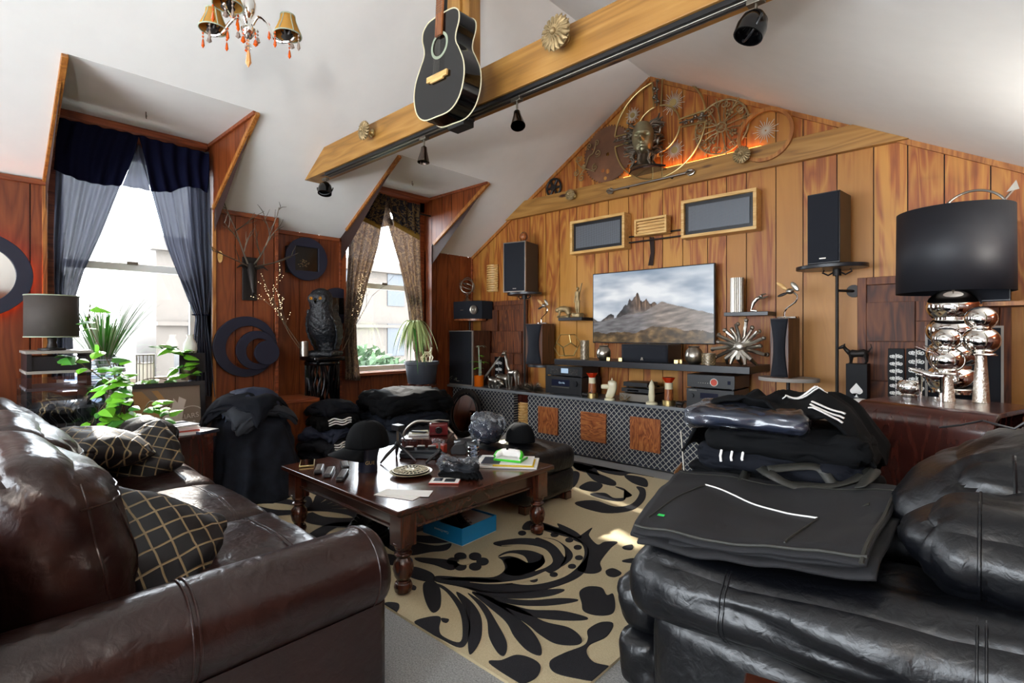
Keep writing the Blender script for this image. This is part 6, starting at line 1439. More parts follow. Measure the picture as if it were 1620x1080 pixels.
wc = thing('wooden_chest', 'reddish wooden chest showing between the two left clothes heaps', 'chest', (-4.97, 2.19, 0)); MB().lohi((-.2, -.22, 0), (.2, .22, .65)).build('body', 'panel_red', wc); MB().lohi((-.21, -.23, .651), (.21, .23, .685)).build('lid', 'trim_red', wc, bevel=.004); MB().sph((.205, 0, .5), .015).build('knob', 'brassy', wc)
M['striped'] = plain('striped_track_cloth', '10131C', .8, bscale=120, bstr=.3, bdist=.002)
labs = ['black garment at the bottom of the middle clothes stack', 'dark garment second from the bottom of the middle stack', 'black track jacket with white stripes in the middle clothes stack', 'navy garment above the striped one in the middle stack', 'black garment second from the top of the middle stack', 'dark blue garment topmost of the middle clothes stack']
for k in range(6): folded('folded_garment', labs[k], 'garment', (-4.56+.012*(-1)**k, 2.40+.01*k, .02+.108*k), .25-.012*k, .24-.008*k, .05, R(12*k % 40-15), ('cloth_blk', 'denim', 'striped', 'cloth_navy', 'cloth_blk', 'denim')[k], 20+k, stripes=3 if k in (2, 4) else 0, amp=.028, droop=.02)
big = [(-4.36, 3.12, .02, .30, .34, .10, 'denim'), (-4.36, 3.12, .20, .30, .34, .10, 'cloth_grey'), (-4.38, 3.14, .39, .32, .36, .075, 'camo'), (-4.38, 3.15, .53, .34, .40, .10, 'cloth_blk')]
for k, (x, y, z, hx, hy, hz, mt) in enumerate(big): folded('folded_coat', ('dark folded coat at the bottom of the right-hand stack by the window', 'grey folded coat second from the bottom of the window-side stack', 'dark quilted coat under the puffy black one in the window-side stack', 'puffy black coat topmost on the stack below the grey plant pot')[k], 'coat', (x, y, z), hx, hy, hz, R(8-5*k), mt, 40+k, amp=.035, droop=.02)
# ---- pile on the recliner
pz = .50
rl = ['black folded hoodie at the bottom of the pile on the recliner', 'black folded trousers second from the bottom on the recliner', 'black folded sweatshirt in the middle of the recliner pile']
for k in range(3): folded('folded_sweater', rl[k], 'sweater', (-.69+.02*k, 2.54-.01*k, .60+.095*k), .35-.02*k, .23, .052, R(-6+7*k), ('cloth_blk', 'denim', 'cloth_blk')[k], 60+k, amp=.03)
t = thing('bagged_garment', 'dark garment sealed in shiny clear plastic in the recliner pile', 'garment', (-.79, 2.42, .885), R(10))
MB().rbox((0, 0, .045), (.23, .16, .040), .04, amp=.015, ns=8, seed=2, N=14).build('cloth', 'cloth_navy', t); MB().rbox((0, 0, .047), (.25, .18, .047), .045, amp=.018, ns=8, seed=5, N=24, crease=.012).build('plastic_sleeve', 'film', t, sharp=180)
t = thing('track_jacket', 'black track jacket with white stripes draped over the top of the recliner pile', 'jacket', (-.70, 2.60, .86))
def drapefn(u, v):
    x = -.40+.78*u; y = -.20+.42*v; z = .12*cos(min(1, abs(x)/.42)**1.6*pi/2)+.06*exp(-((x-.15)/.12)**2)*v; z -= .30*max(0, (abs(x)-.26)/.14)**1.3*.5
    q = V((x*6, y*6, 3)); z += .03*(1-abs(noise.noise(q))*3.2)+.02*sin(x*9+y*17); return (x, y-.02*sin(x*8), z)
MB().grid(drapefn, 80, 44).build('cloth', 'cloth_blk', t, sharp=180, solid=.012)
for k in range(3):
    MB().tube([tuple(V(drapefn(.52+.02*i, .42+.09*k+.012*i))+V((0, 0, .007))) for i in range(11)], .010, 6, flat=.4).build('stripe', 'white', t)
    MB().tube([tuple(V(drapefn(.70+.02*i, .10+.06*k-.006*i))+V((0, 0, .007))) for i in range(9)], .009, 6, flat=.4).build('stripe', 'white', t)
m = MB()
for k in range(3): m.tube([(-.02+.045*k, 0, 0), (-.022+.045*k, -.012, -.03), (-.02+.045*k, -.01, -.055+.01*k)], .0055, 6)
single('hoodie_drawstrings', 'white drawstring tips hanging out of the recliner pile', 'cord', m, 'white', (-.84, 2.285, .80))
# ---- apron bags on the arm
def bagq(u, v, dz=0):
    x = -.85+.63*u-.19*(1-u)*v; y = 1.50+.78*v; z = .652+.085*u**1.4+.022*sin(u*5.5+1)*sin(v*3)+.012*noise.noise(V((u*5, v*5, dz*50)))+dz
    if v < .07: z -= (.07-v)*.25
    return V((x, y, z))
for k in range(3):
    def f(u, v, k=k): p = bagq(u, v, .013*k); p.x += (.02, -.015, 0)[k]; p.y += (-.012, .008, 0)[k]; return p
    o = MB().grid(f, 46, 40).build('canvas_bag', 'bag', sharp=180, solid=.008, off=-1); tag(o, ('black canvas garment bag at the bottom of the stack on the recliner arm', 'black canvas garment bag in the middle of the stack on the recliner arm', 'black canvas bag with white-piped pocket, topmost on the recliner arm')[k], 'bag', 'canvas bags on the recliner')
top = o
def bp(u, v, e=.0015): p = bagq(u, v, .026); return p+V((0, 0, e))
MB().tube([bp(.20+.55*i/20, .66-.0*i+.012*sin(i*.5)-.20*(i/20), .003) for i in range(21)], .0028, 6).build('pocket_piping', 'white', top)
for a, b in (((.20, .66), (.04, .12)), ((.75, .46), (.70, .06))): MB().tube([bp(a[0]+(b[0]-a[0])*i/12, a[1]+(b[1]-a[1])*i/12, .002) for i in range(13)], .003, 6).build('pocket_seam', 'strap', top)
MB().tube([bp(i/24, .90, .002) for i in range(25)], .004, 6, flat=.6).build('top_hem', 'strap', top); MB().tube([bp(.985, i/24, .002) for i in range(25)], .006, 6, flat=.7).build('side_hem', 'strap', top); MB().tube([bp(i/24, .03, .002) for i in range(25)], .005, 6).build('bottom_hem', 'strap', top)
p = bp(.10, .16, .003); MB().box((0, 0, 0), (.022, .018, .001), Matrix.Translation(p) @ Matrix.Rotation(R(10), 4, 'Z')).build('sticker', 'tape', top)
# webbing handles
def ribbon(pts, w, nrm=V((0, 0, 1))):
    c = catmull([tuple(p) for p in pts], 8, False); m = MB(); vs = []
    for i, p in enumerate(c):
        p = V(p); d = (V(c[min(i+1, len(c)-1)])-V(c[max(i-1, 0)])).normalized(); tw = .9*sin(i*.35); s_ = d.cross(V((sin(tw)*.5, -.6*cos(tw), .8))).normalized()*w/2; vs += [tuple(p-s_), tuple(p+s_)]
    m.add(vs, [(2*i, 2*i+1, 2*i+3, 2*i+2) for i in range(len(c)-1)]); return m
q = lambda px, py, z: AZ(px, py, z)
r1 = [q(1170, 770, .70), q(1190, 735, .72), q(1215, 748, .75), q(1260, 768, .72), q(1330, 765, .74), q(1385, 742, .78), q(1360, 770, .76)]
r2 = [q(1215, 742, .76), q(1290, 738, .78), q(1320, 765, .73), q(1370, 770, .74), q(1365, 800, .74)]
ribbon(r1, .036).build('handle', 'strap', top, solid=.003); ribbon(r2, .036).build('handle', 'strap', top, solid=.003)
m = MB()
for k in range(2): pass
tagm(MB().tube([AD(1485, 676, 1.72), AD(1520, 672, 1.70), AD(1555, 665, 1.68), AD(1580, 672, 1.62), AD(1605, 678, 1.60), AD(1650, 650, 1.55)], .0035, 6), 'charging_cable', 'black', 'thin black cable looping over the recliner back cushion', 'cable')
# cardboard box behind pile
P = AZ(1068, 752, 0.0); t = thing('cardboard_box', 'open brown cardboard box with dark cloth between counter and recliner', 'cardboard box', (-1.42, 3.62, 0), R(15))
m = MB()
for a, b in (((-.2, -.15, 0), (.2, .15, .004)), ((-.2, -.15, .004), (.2, -.146, .26)), ((-.2, .146, .004), (.2, .15, .26)), ((-.2, -.146, .004), (-.196, .146, .26)), ((.196, -.146, .004), (.2, .146, .26))): m.lohi(a, b)
m.build('box', 'card', t); m = MB(); m.box((-.24, 0, .29), (.004, .29, .10), rz=0); m.box((0, -.19, .28), (.39, .09, .004)); m.build('flap', 'card', t)
folded('folded_cloth', 'dark blue cloth stuffed in the brown cardboard box', 'cloth', (-1.42, 3.62, .12), .17, .12, .08, R(15), 'cloth_navy', 77, amp=.03)
tagm(MB().cyl((0, 0, .005), (-.10, .12, .52), .007), 'metal_rod', 'silver', 'thin silver rod leaning against the right block tile of the counter', 'rod', (-1.72, 3.85, 0))
# ================================================================ ornaments on counter and shelves
cz = ctop+.001
def onC(px, y=4.6): p = AY(px, 600, y); return V((p.x, y, cz))
def onS(px, y=4.52): p = AY(px, 575, y); return V((p.x, y, SZ+.001))
def onL(px, y, z): p = AY(px, 600, y); return V((p.x, y, z))
def pierced(name, label, P, r, h, mat, n=12):
    t = thing(name, label, 'vase', P); MB().lathe((0, 0, 0), [(r, 0), (r, h), (r*.88, h), (r*.88, .01), (0, .01)], 24).build('cup', 'pewter', t)
    m = MB()
    for k in range(n):
        for s_ in (-1, 1): m.tube([(r*1.02*cos(2*pi*k/n+s_*a), r*1.02*sin(2*pi*k/n+s_*a), h*a/(2*pi/n*4)) for a in [2*pi/n*4*i/10 for i in range(11)]], .0025, 4)
    m.build('lattice', mat, t); return t
def sjar(label, P, r): return single('silver_jar', label, 'jar', MB().lathe((0, 0, 0), [(r*.5, 0), (r*.6, .003), (r*.95, r*.5), (r, r), (r*.85, r*1.5), (r*.55, r*1.85), (r*.62, r*2.0), (r*.55, r*2.0), (r*.5, r*1.8), (0, r*1.7)], 32), 'silver', P)
sjar('round crackled silver jar on the floating shelf left of the centre speaker', onS(955), .075); sjar('round crackled silver jar on the floating shelf right of the centre speaker', onS(1098, 4.48), .08)
pierced('lattice_cylinder', 'tall bronze latticed cylinder beside the wire ball', onS(925, 4.56), .045, .20, 'bronze'); pierced('lattice_cylinder', 'short bronze latticed cup beside the right silver jar', onS(1121, 4.46), .055, .10, 'bronze')
for px, y, lab in ((963, 4.46, 'small silver cube left of the centre speaker near the jar'), (982, 4.46, 'small silver cube just beside the centre speaker'), (1070, 4.44, 'taller small silver cube right of the centre speaker'), (1076, 4.50, 'small silver cube behind its twin right of the centre speaker')): single('metal_cube', lab, 'ornament', MB().box((0, 0, .018), (.036, .036, .036)), 'brassy', onS(px, y), R(15), bevel=.002)
def icoball(label, P, r):
    bm = bmesh.new(); bmesh.ops.create_icosphere(bm, subdivisions=1, radius=r); m = MB()
    f = [sum((v.co for v in q.verts), V())/3 for q in bm.faces]; f = [v.normalized()*r for v in f]
    for e in bm.edges: a, b = [q.index for q in e.link_faces]; m.cyl(f[a]+V((0, 0, r)), f[b]+V((0, 0, r)), .005, n=6)
    bm.free(); return single('wire_polyhedron', label, 'ornament', m, 'brassy', P)
icoball('open silver wire polyhedron ball at the left end of the floating shelf', onS(897, 4.60), .145)
# spiky silver root sculpture
m = MB(); rnd = random.Random(2)
for k in range(13): a = -.35+k*(pi+.7)/12; L_ = rnd.uniform(.16, .23); m.tube([(0, 0, .16), (.09*cos(a), rnd.uniform(-.03, .03), .16+.09*sin(a)), (L_*cos(a+.08), rnd.uniform(-.05, .05), max(.02, .16+L_*sin(a+.08)))], [.03, .016, .014], 8); m.sph((L_*cos(a+.08), 0, max(.02, .16+L_*sin(a+.08))), .019, 8, 6)
for k in range(5): m.tube([(0, 0, .14), (-.1+.05*k, -.03, .06), (-.12+.06*k, (-1)**k*.05, .012)], [.03, .02, .012], 8)
m.sph((0, 0, .16), (.06, .04, .06)); single('root_sculpture', 'spiky polished silver root sculpture at the right end of the floating shelf', 'sculpture', m, 'silver', onS(1170, 4.52))
# candle holders
for px, lab in ((937, 'left red-topped candle holder beside the horse-head ornament'), (1058, 'right red-topped candle holder beside the upright onyx ornament')):
    t = thing('candle_holder', lab, 'candle holder', onC(px, 4.56)); MB().lathe((0, 0, 0), [(.06, 0), (.06, .05), (.05, .052), (0, .052)], 24).build('base', 'brassy', t)
    MB().lathe((0, 0, .052), [(.042, 0), (.04, .10), (0, .10)], 20).build('sleeve', 'burl', t); MB().lathe((0, 0, .152), [(.037, 0), (.037, .06), (0, .06)], 20).build('candle', 'bone', t); MB().lathe((0, 0, .212), [(.03, 0), (.062, .045), (.06, .05), (0, .04)], 8).build('glass_top', 'redglass', t, sharp=15)
# onyx ornaments
m = MB(); m.lathe((0, 0, 0), [(.055, 0), (.055, .02), (.03, .025)], 20); m.rbox((.0, 0, .11), (.045, .03, .09), .03, amp=.004, N=12, shape=lambda p: V((p.x+.035*sin((p.z+.09)*12)-.01, p.y, p.z))); m.rbox((-.045, 0, .135), (.045, .024, .024), .02, N=10, T=Matrix.Rotation(0, 4, 'Y')); m.tube([(.02, 0, .19), (.02, 0, .225)], [.012, .003], 6)
single('horse_head_ornament', 'green-veined onyx horse head on a round foot on the counter', 'ornament', m, 'bone', onC(965, 4.52)-V((0, 0, .0)), R(25))
m = MB(); m.lathe((0, 0, 0), [(.055, 0), (.055, .018), (.025, .03), (.032, .08), (.026, .14), (.03, .17), (.015, .21), (.0, .235)], 18); single('onyx_figure', 'slim upright onyx ornament on a round foot on the counter', 'ornament', m, 'bone', onC(1031, 4.52))
def urchin(name, label, P, r, mat, n=60, seed=0):
    rnd = random.Random(seed); m = MB()
    for k in range(n):
        d = V((rnd.gauss(0, 1), rnd.gauss(0, 1), abs(rnd.gauss(0, .8)))).normalized(); m.tube([V((0, 0, .01)), d*r*.5+V((rnd.uniform(-.01, .01), 0, .01)), d*r*rnd.uniform(.8, 1.1)+V((0, 0, .006))], [.003, .004, .002], 4)
    return single(name, label, 'ornament', m, mat, P)
urchin('twig_urchin', 'spiky brass twig ball between the onyx ornaments', onC(990, 4.53), .085, 'bronze', 60, 1); urchin('twig_urchin', 'tangle of pewter twigs left of the left receiver', onC(842, 4.54)+V((.02, 0, 0)), .12, 'pewter', 110, 2); urchin('twig_urchin', 'second tangle of pewter twigs behind the first, near the giraffe', onC(828, 4.60), .10, 'pewter', 90, 3)
# animals: simple but jointed figures
def animal(name, label, cat, P, rz, s, body, neck, head, legs, tail, mat, ears=True, ramp_=.0):
    t = thing(name, label, cat, P, rz); m = MB(); bl, bh, bz = body
    m.tube([(-bl, 0, bz), (-bl*.6, 0, bz+bh*.1), (0, 0, bz), (bl*.6, 0, bz+ramp_), (bl, 0, bz+ramp_)], [bh*.45, bh*.62, bh*.5, bh*.62, bh*.4], 12)
    m.tube([(bl*.8, 0, bz+ramp_)]+neck, [bh*.42]+[bh*.3]*(len(neck)-1)+[bh*.26], 10); hx, hz, hl = head
    m.tube([(hx-hl*.3, 0, hz+hl*.15), (hx+hl*.2, 0, hz), (hx+hl, 0, hz-hl*.4)], [bh*.28, bh*.3, bh*.15], 10)
    if ears:
        for y in (-1, 1): m.tube([(hx-hl*.1, y*bh*.15, hz+bh*.2), (hx-hl*.25, y*bh*.3, hz+bh*.5)], [bh*.1, bh*.03], 6)
    m.tube(tail, [bh*.12, bh*.1, bh*.05], 6); m.build('body', mat, t, sharp=180)
    for x, y, r_ in ((bl*.8, .28, 0), (bl*.7, -.28, .05), (-bl*.75, .28, 1), (-bl*.85, -.28, 1)):
        kb = -.12 if r_ == 1 else .04; MB().tube([(x, y*bh, bz+(ramp_ if x > 0 else 0)-bh*.1), (x+kb*bz*.6*(-1 if r_ == 1 else 1)*-1, y*bh, bz*.55), (x+kb*bz*(1 if r_ == 1 else 0)*.8, y*bh, bz*.25), (x+.02*bz, y*bh, bh*.06), (x+.1*bh+.02*bz, y*bh, .001+bh*.06)], [bh*.3, bh*.18, bh*.11, bh*.1, bh*.1], 8).build('leg', mat, t)
    t.scale = (s,)*3; return t
animal('giraffe_figure', 'tall pewter giraffe figure standing on the counter, its head bent down', 'figurine', onC(812, 4.56), R(175), 1, (.07, .07, .20), [(.10, 0, .27), (.12, 0, .36), (.145, 0, .42)], (.16, .43, .05), 0, [(-.07, 0, .2), (-.10, 0, .16), (-.10, 0, .11)], 'silver')
animal('sheep_figure', 'chunky polished silver animal figure in front of the giraffe', 'figurine', onC(782, 4.55), R(0), 1, (.07, .085, .085), [(.09, 0, .10), (.11, 0, .08)], (.115, .07, .045), 0, [(-.07, 0, .09), (-.10, 0, .12), (-.11, 0, .15)], 'silver')
animal('sheep_figure', 'second silver animal figure half behind the giraffe legs', 'figurine', onC(797, 4.70), R(10), 1.25, (.07, .085, .085), [(.09, 0, .12), (.11, 0, .13)], (.115, .13, .04), 0, [(-.07, 0, .09), (-.09, 0, .07), (-.09, 0, .05)], 'silver')
for px, y, lab in ((926, 4.50, 'tiny dark metal animal in front of the left receiver'), (1075, 4.50, 'tiny dark metal animal in front of the right receiver')): animal('mini_animal', lab, 'figurine', onC(px, y), R(20), 1, (.03, .03, .035), [(.04, 0, .05)], (.05, .055, .02), 0, [(-.03, 0, .035), (-.045, 0, .045), (-.05, 0, .03)], 'iron')
# floor-level rods (crossing silver sticks) and cone lamp behind giraffe
m = MB()
for k in range(2): m.cyl((-.12+.02*k, -.02, .015), (.13+.03*k, .08, .36+.02*k), .008)
single('silver_sticks', 'two silver sticks leaning diagonally behind the amber pot', 'ornament', m, 'silver', onC(770, 4.66))
t = thing('decorative_screen', 'black panel with white scrollwork standing by the left door on the counter', 'decorative panel', onC(790, 4.84)); 
def scrollpanel(t, w, h):
    MB().lohi((-w/2, -.012, 0), (w/2, .012, h)).build('board', 'matte_black', t, bevel=.002); m = MB()
    for j in range(int(h/(w*.55))):
        for s_ in (-1, 1):
            for q, a0 in ((.16, 0), (.32, 2)): m.tube([(x*w+s_*w*q*.9, -.014, z*w+w*.3+j*w*.55) for x, z, _ in spiral((0, 0), .13, 1.3, a0+s_, s_)], .0034, 4)
        m.tube([(-.0, -.014, j*w*.55+w*.02), (.0, -.014, j*w*.55+w*.5)], .003, 4)
    m.build('scrollwork', 'white', t)
scrollpanel(t, .15, .37)
# corner: air plant in brass cup, bamboo in amber pot
def plantblades(m, n, rnd, base, ln, wd, up=.8, droop=1.0, spread=1.0):
    for k in range(n):
        a = rnd.uniform(0, 2*pi); l = ln*rnd.uniform(.7, 1.15); sp_ = spread*rnd.uniform(.3, 1.0); pts = []
        for i in range(8): s_ = i/7; pts.append(V(base)+V((cos(a)*sp_*l*s_, sin(a)*sp_*l*s_, l*(up*s_-droop*s_*s_*.8))))
        vs = []
        for i, p in enumerate(pts): w_ = wd*sin(pi*(.12+.88*i/7))**.6*(1-.5*(i/7)**3) if i < 7 else .001; side = V((-sin(a), cos(a), 0))*w_; vs += [tuple(p-side), tuple(p+V((0, 0, -w_*.4))), tuple(p+side)]
        fs = []
        for i in range(7): b = 3*i; fs += [(b, b+1, b+4, b+3), (b+1, b+2, b+5, b+4)]
        m.add(vs, fs)
P = onC(728, 4.62); t = thing('air_plant', 'silvery curling air plant in a brass cup in the corner of the counter', 'plant', P); rnd = random.Random(6)
MB().lathe((.06, 0, 0), [(.035, 0), (.04, .09), (.036, .09), (.03, .01), (0, .01)], 20).build('cup', 'brassy', t); m = MB(); plantblades(m, 60, rnd, (0, 0, .08), .20, .006, .75, 1.1, .8); m.build('leaves', 'leaf_grey', t)
P = onC(758, 4.58); t = thing('bamboo_plant', 'lucky bamboo with thin leaves in an orange amber pot', 'potted plant', P)
MB().lathe((0, 0, 0), [(.062, 0), (.064, .14), (.058, .14), (.056, .012), (0, .012)], 28).build('pot', 'amber', t); m = MB(); m.tube([(0, 0, .02), (.005, 0, .25), (-.01, 0, .52)], .009, 8); m.tube([(.03, 0, .02), (.02, .01, .2), (.03, 0, .34)], .007, 8); m.build('stalk', 'leaf_grey', t)
for k, (z, mt) in enumerate(((.50, 'leaf_grey'), (.38, 'leaf'), (.30, 'leaf'), (.22, 'leaf'), (.17, 'yellow'))): m = MB(); plantblades(m, 5 if k < 4 else 1, random.Random(k+3), (0, 0, z), .17, .014, .45, .6, 1.0); m.build('leaves', mt, t)
# dracaena in grey pot at the far window
P = AX(667, 606, -4.92); t = thing('dracaena', 'dracaena with drooping sunlit leaves in a big dark grey pot by the far window', 'potted plant', (P.x, P.y, P.z))
MB().lathe((0, 0, 0), [(.15, 0), (.16, .01), (.19, .22), (.205, .225), (.205, .26), (.19, .26), (.185, .22), (.18, .21), (0, .21)], 40).build('pot', 'pot', t)
MB().lathe((0, 0, 0), [(.0, .205), (.183, .212)], 30).build('soil', 'stem', t)
MB().tube([(.0, -.02, .2), (-.0, -.06, .38), (.0, -.10, .55), (0, -.11, .68)], .013, 8).build('trunk', 'stem', t); m = MB(); plantblades(m, 60, random.Random(3), (0, -.11, .70), .42, .017, .75, 1.9, .75); m.build('leaves', 'leaf_dry', t); m = MB(); plantblades(m, 10, random.Random(5), (0, -.14, .68), .42, .015, .5, 2.2, .6); m.build('dark_leaves', 'leaf_dk', t)
m = MB(); rnd = random.Random(4)
for k in range(9): a = k*.7; m.tube([(.05*cos(a), .08+.05*sin(a), .21), (.08*cos(a+.6), .08+.07*sin(a+.6), .30), (.03*cos(a+2), .09+.04*sin(a+2), .37)], .005, 5)
m.tube([(0, .12, .21), (0, .15, .42)], .012, 7); m.build('driftwood', 'bone', t)
st = thing('plant_stand', 'plain dark stand hidden behind the coats, holding the grey plant pot', 'plant stand', (P.x, P.y, .431)); MB().lathe((0, 0, 0), [(.16, 0), (.16, .02), (.05, .03), (.05, P.z-.431-.03), (.17, P.z-.431-.02), (.17, P.z-.431-.001)], 24).build('column', 'mahog_z', st)
# armillary sphere
P = V(bpy.data.objects['bookshelf_speaker.004'].location) if 'bookshelf_speaker.004' in bpy.data.objects else V((-4.9, 4.7, 1.5))
for o in bpy.data.objects:
    if o.get('label', '').startswith('squat angled'): P = V(o.location)
t = thing('armillary_sphere', 'silver armillary sphere standing on the squat corner speaker', 'ornament', (P.x-.02, P.y+.10, P.z+ht)); 
MB().lathe((0, 0, 0), [(.06, 0), (.05, .02), (.022, .04), (.015, .06), (.022, .075), (.01, .10)], 20).build('foot', 'silver', t)
C0 = Matrix.Translation((0, 0, .21))
for rot, rr, nm in ((Matrix.Rotation(R(90), 4, 'X'), .115, 'meridian_ring'), (Matrix.Rotation(R(30), 4, 'Y'), .105, 'equator_ring'), (Matrix.Rotation(R(60), 4, 'X') @ Matrix.Rotation(R(50), 4, 'Y'), .098, 'ecliptic_ring'), (Matrix.Rotation(R(90), 4, 'Y') @ Matrix.Rotation(R(20), 4, 'X'), .09, 'inner_ring')): MB().torus((0, 0, 0), rr, .007, C0 @ rot).build(nm, 'silver', t)
MB().cyl((-.15, 0, .30), (.14, 0, .12), .004).build('axis_arrow', 'silver', t)
# hummingbirds / curved flower ornaments on the two hourglass speakers
def flower_orn(label, P, flip=1):
    t = thing('metal_flower', label, 'ornament', P); MB().lathe((0, 0, 0), [(.085, 0), (.08, .012), (.03, .02), (0, .022)], 28).build('base', 'chrome', t)
    MB().tube(catmull([(-.03*flip, 0, .02), (-.02*flip, 0, .07), (.05*flip, 0, .13), (.06*flip, 0, .18), (.02*flip, 0, .21)], 5, False), .007, 8).build('stem', 'chrome', t); MB().sph((.01*flip, 0, .215), (.03, .025, .024)).build('hub', 'silver', t)
    MB().sph((0, 0, 0), (.015, .008, .05), T=Matrix.Translation((-.05*flip, 0, .26)) @ Matrix.Rotation(R(-50*flip), 4, 'Y')).build('petal', 'maple', t); MB().sph((0, 0, 0), (.02, .008, .045), T=Matrix.Translation((.045*flip, 0, .25)) @ Matrix.Rotation(R(-35*flip), 4, 'Y')).build('petal', 'silver', t); MB().sph((0, 0, 0), (.012, .008, .04), T=Matrix.Translation((-.045*flip, 0, .19)) @ Matrix.Rotation(R(-110*flip), 4, 'Y')).build('petal', 'iron', t)
for o in list(bpy.data.objects):
    lb = o.get('label', '')
    if 'hourglass grille and' in lb: q = o.location; flower_orn('curved metal flower ornament on the left hourglass speaker', (q.x+.03, q.y+.14, q.z+c1[2]), 1)
    if 'hourglass grille right' in lb: q = o.location; flower_orn('curved metal flower ornament with gold petal on the right hourglass speaker', (q.x+.03, q.y+.14, q.z+c2[2]), 1)
# ledge figures
lz1 = AY(901, 502, 4.72).z; lz2 = AY(1180, 493, 4.72).z
t = thing('bronze_nude', 'slim bronze standing figure raising one arm on the left ledge', 'statue', onL(914, 4.80, lz1)+V((0, 0, .001)), R(-10)); m = MB()
m.rbox((0, 0, .025), (.06, .045, .025), .015, amp=.01, ns=20, N=8)
for s_ in (-1, 1): m.tube([(s_*.014, 0, .05), (s_*.018, -.004, .12), (s_*.016, 0, .19)], [.010, .015, .02], 8)
m.tube([(0, 0, .18), (0, .003, .22), (0, 0, .26), (0, 0, .29), (0, 0, .305)], [.026, .02, .028, .03, .010], 10); m.sph((0, 0, .325), (.015, .017, .02)); m.tube([(.03, 0, .285), (.055, -.01, .32), (.07, -.01, .37), (.078, -.01, .38)], [.010, .008, .006, .005], 7); m.tube([(-.03, 0, .285), (-.04, 0, .23), (-.045, -.01, .17)], [.010, .008, .005], 7); m.build('figure', 'bronze', t)
t = thing('bronze_panther', 'crouching openwork bronze big cat on the left ledge', 'statue', onL(893, 4.80, lz1)+V((0, 0, .001)), R(0)); m = MB(); m.tube([(.07, 0, .04), (.05, 0, .09), (0, 0, .105), (-.05, 0, .10), (-.09, 0, .095)], [.03, .042, .034, .035, .02], 12); m.sph((-.10, 0, .09), (.032, .026, .028)); m.tube([(-.08, .02, .0), (-.1, .02, .012), (.03, .02, .014)], .012, 7); m.tube([(-.05, -.02, .08), (-.06, -.02, .03), (-.09, -.02, .010)], [.016, .012, .010], 7); m.tube([(.06, 0, .05), (.05, .01, .01), (-.0, .01, .010)], [.03, .016, .010], 8); m.build('body', 'bronze', t)
t = thing('fluted_vase', 'tall fluted silver cylinder on the right ledge', 'vase', onL(1166, 4.82, lz2)+V((0, 0, .001))); MB().grid(lambda u, v: ((.055+.003*sin(u*2*pi*22))*cos(2*pi*u), (.055+.003*sin(u*2*pi*22))*sin(2*pi*u), .001+v*.31), 132, 2, wrap=True).lathe((0, 0, 0), [(.054, 0), (0, .001)], 22).build('body', 'silver', t, sharp=180)
t = thing('leaping_figure', 'small silver bowing figure with outstretched arms on the right ledge', 'statue', onL(1192, 4.80, lz2)+V((0, 0, .001)), 0); m = MB(); m.tube([(.03, 0, .006), (-.02, 0, .012), (-.01, 0, .05), (-.0, 0, .08), (.03, 0, .115), (.05, 0, .12)], [.010, .010, .012, .016, .018, .012], 9); m.tube([(.04, 0, .115), (.09, -.01, .12), (.12, -.01, .13)], [.010, .007, .005], 7); m.tube([(.04, 0, .125), (.07, .01, .15), (.10, .01, .155)], [.010, .007, .005], 7); m.sph((.065, 0, .135), .015, 10, 7); m.build('figure', 'silver', t)
# ================================================================ right-hand group
DM = sd.matrix_basis if False else (Matrix.Translation(sd.location) @ Matrix.Rotation(R(-17), 4, 'Z'))
ST = STZ+.001
def onB(px, py): p = AZ(px, py, ST); return p
lp = onB(1508, 621); t = thing('chrome_lamp', 'big table lamp of stacked chrome balls with a wide black drum shade', 'table lamp', lp)
d0 = (V((lp.x, lp.y, CAM_H))-EYE).dot(FW); pxm = d0/FPX
def zat(py): return CAM_H+(HY-py)*pxm
zs0, zs1 = zat(463), zat(334); rsh = 73.5*pxm
m = MB(); zb = ST-lp.z
rb = 35*pxm
m.lathe((0, 0, 0), [(rb*.9, 0), (rb*.9, .01), (rb*.4, .016), (0, .017)], 32)
zz = [zat(v)-lp.z for v in (606, 572, 540, 502)]
nb = 4; z_top = zat(466)-lp.z; step = (z_top-.012)/nb
for k in range(nb): m.sph((0, 0, .012+step*(k+.5)), (rb, rb, step*.74), 40, 24)
m.build('body', 'chrome', t); MB().cyl((0, 0, z_top-.01), (0, 0, zs1-lp.z-.05), .009).build('rod', 'silver', t)
MB().lathe((0, 0, 0), [(rsh, zs0-lp.z), (rsh*.985, zs1-lp.z)], 72, close=False).build('lamp_shade', 'shade_blk', t, solid=.004)
m = MB()
for k in range(3): a = k*2.094; m.cyl((0, 0, zs1-lp.z-.05), (rsh*.98*cos(a), rsh*.98*sin(a), zs1-lp.z-.03), .003)
m.build('shade_spider', 'silver', t)
def cone_holder(label, px, pyb, pyt, nball=2, rbp=24):
    P = onB(px, pyb); d = (P-EYE).dot(FW); q = d/FPX; h = (pyb-pyt)*q; t = thing('chrome_candle_holder', label, 'candle holder', P)
    MB().lathe((0, 0, 0), [(.036, 0), (.035, .002), (.022, h), (.0, h)], 36).build('hammered_cone', 'hammered', t); MB().lathe((0, 0, h), [(.062, 0), (.064, .004), (0, .004)], 32).build('dish', 'chrome', t)
    r_ = rbp*q; m = MB(); m.lathe((0, 0, h+.004), [(r_*.7, 0), (r_*.75, .006), (r_*.6, .01)], 28)
    m.sph((0, 0, h+.01+r_*.85), (r_, r_, r_*.93), 32, 20); m.sph((0, 0, h+.01+r_*2.3), (r_*.86, r_*.86, r_*.8), 32, 20); m.build('ball_votive', 'chrome', t); return t
M['hammered'] = plain('hammered_chrome', 'E8E0D4', .15, 1, bscale=95, bstr=.9, bdist=.006)
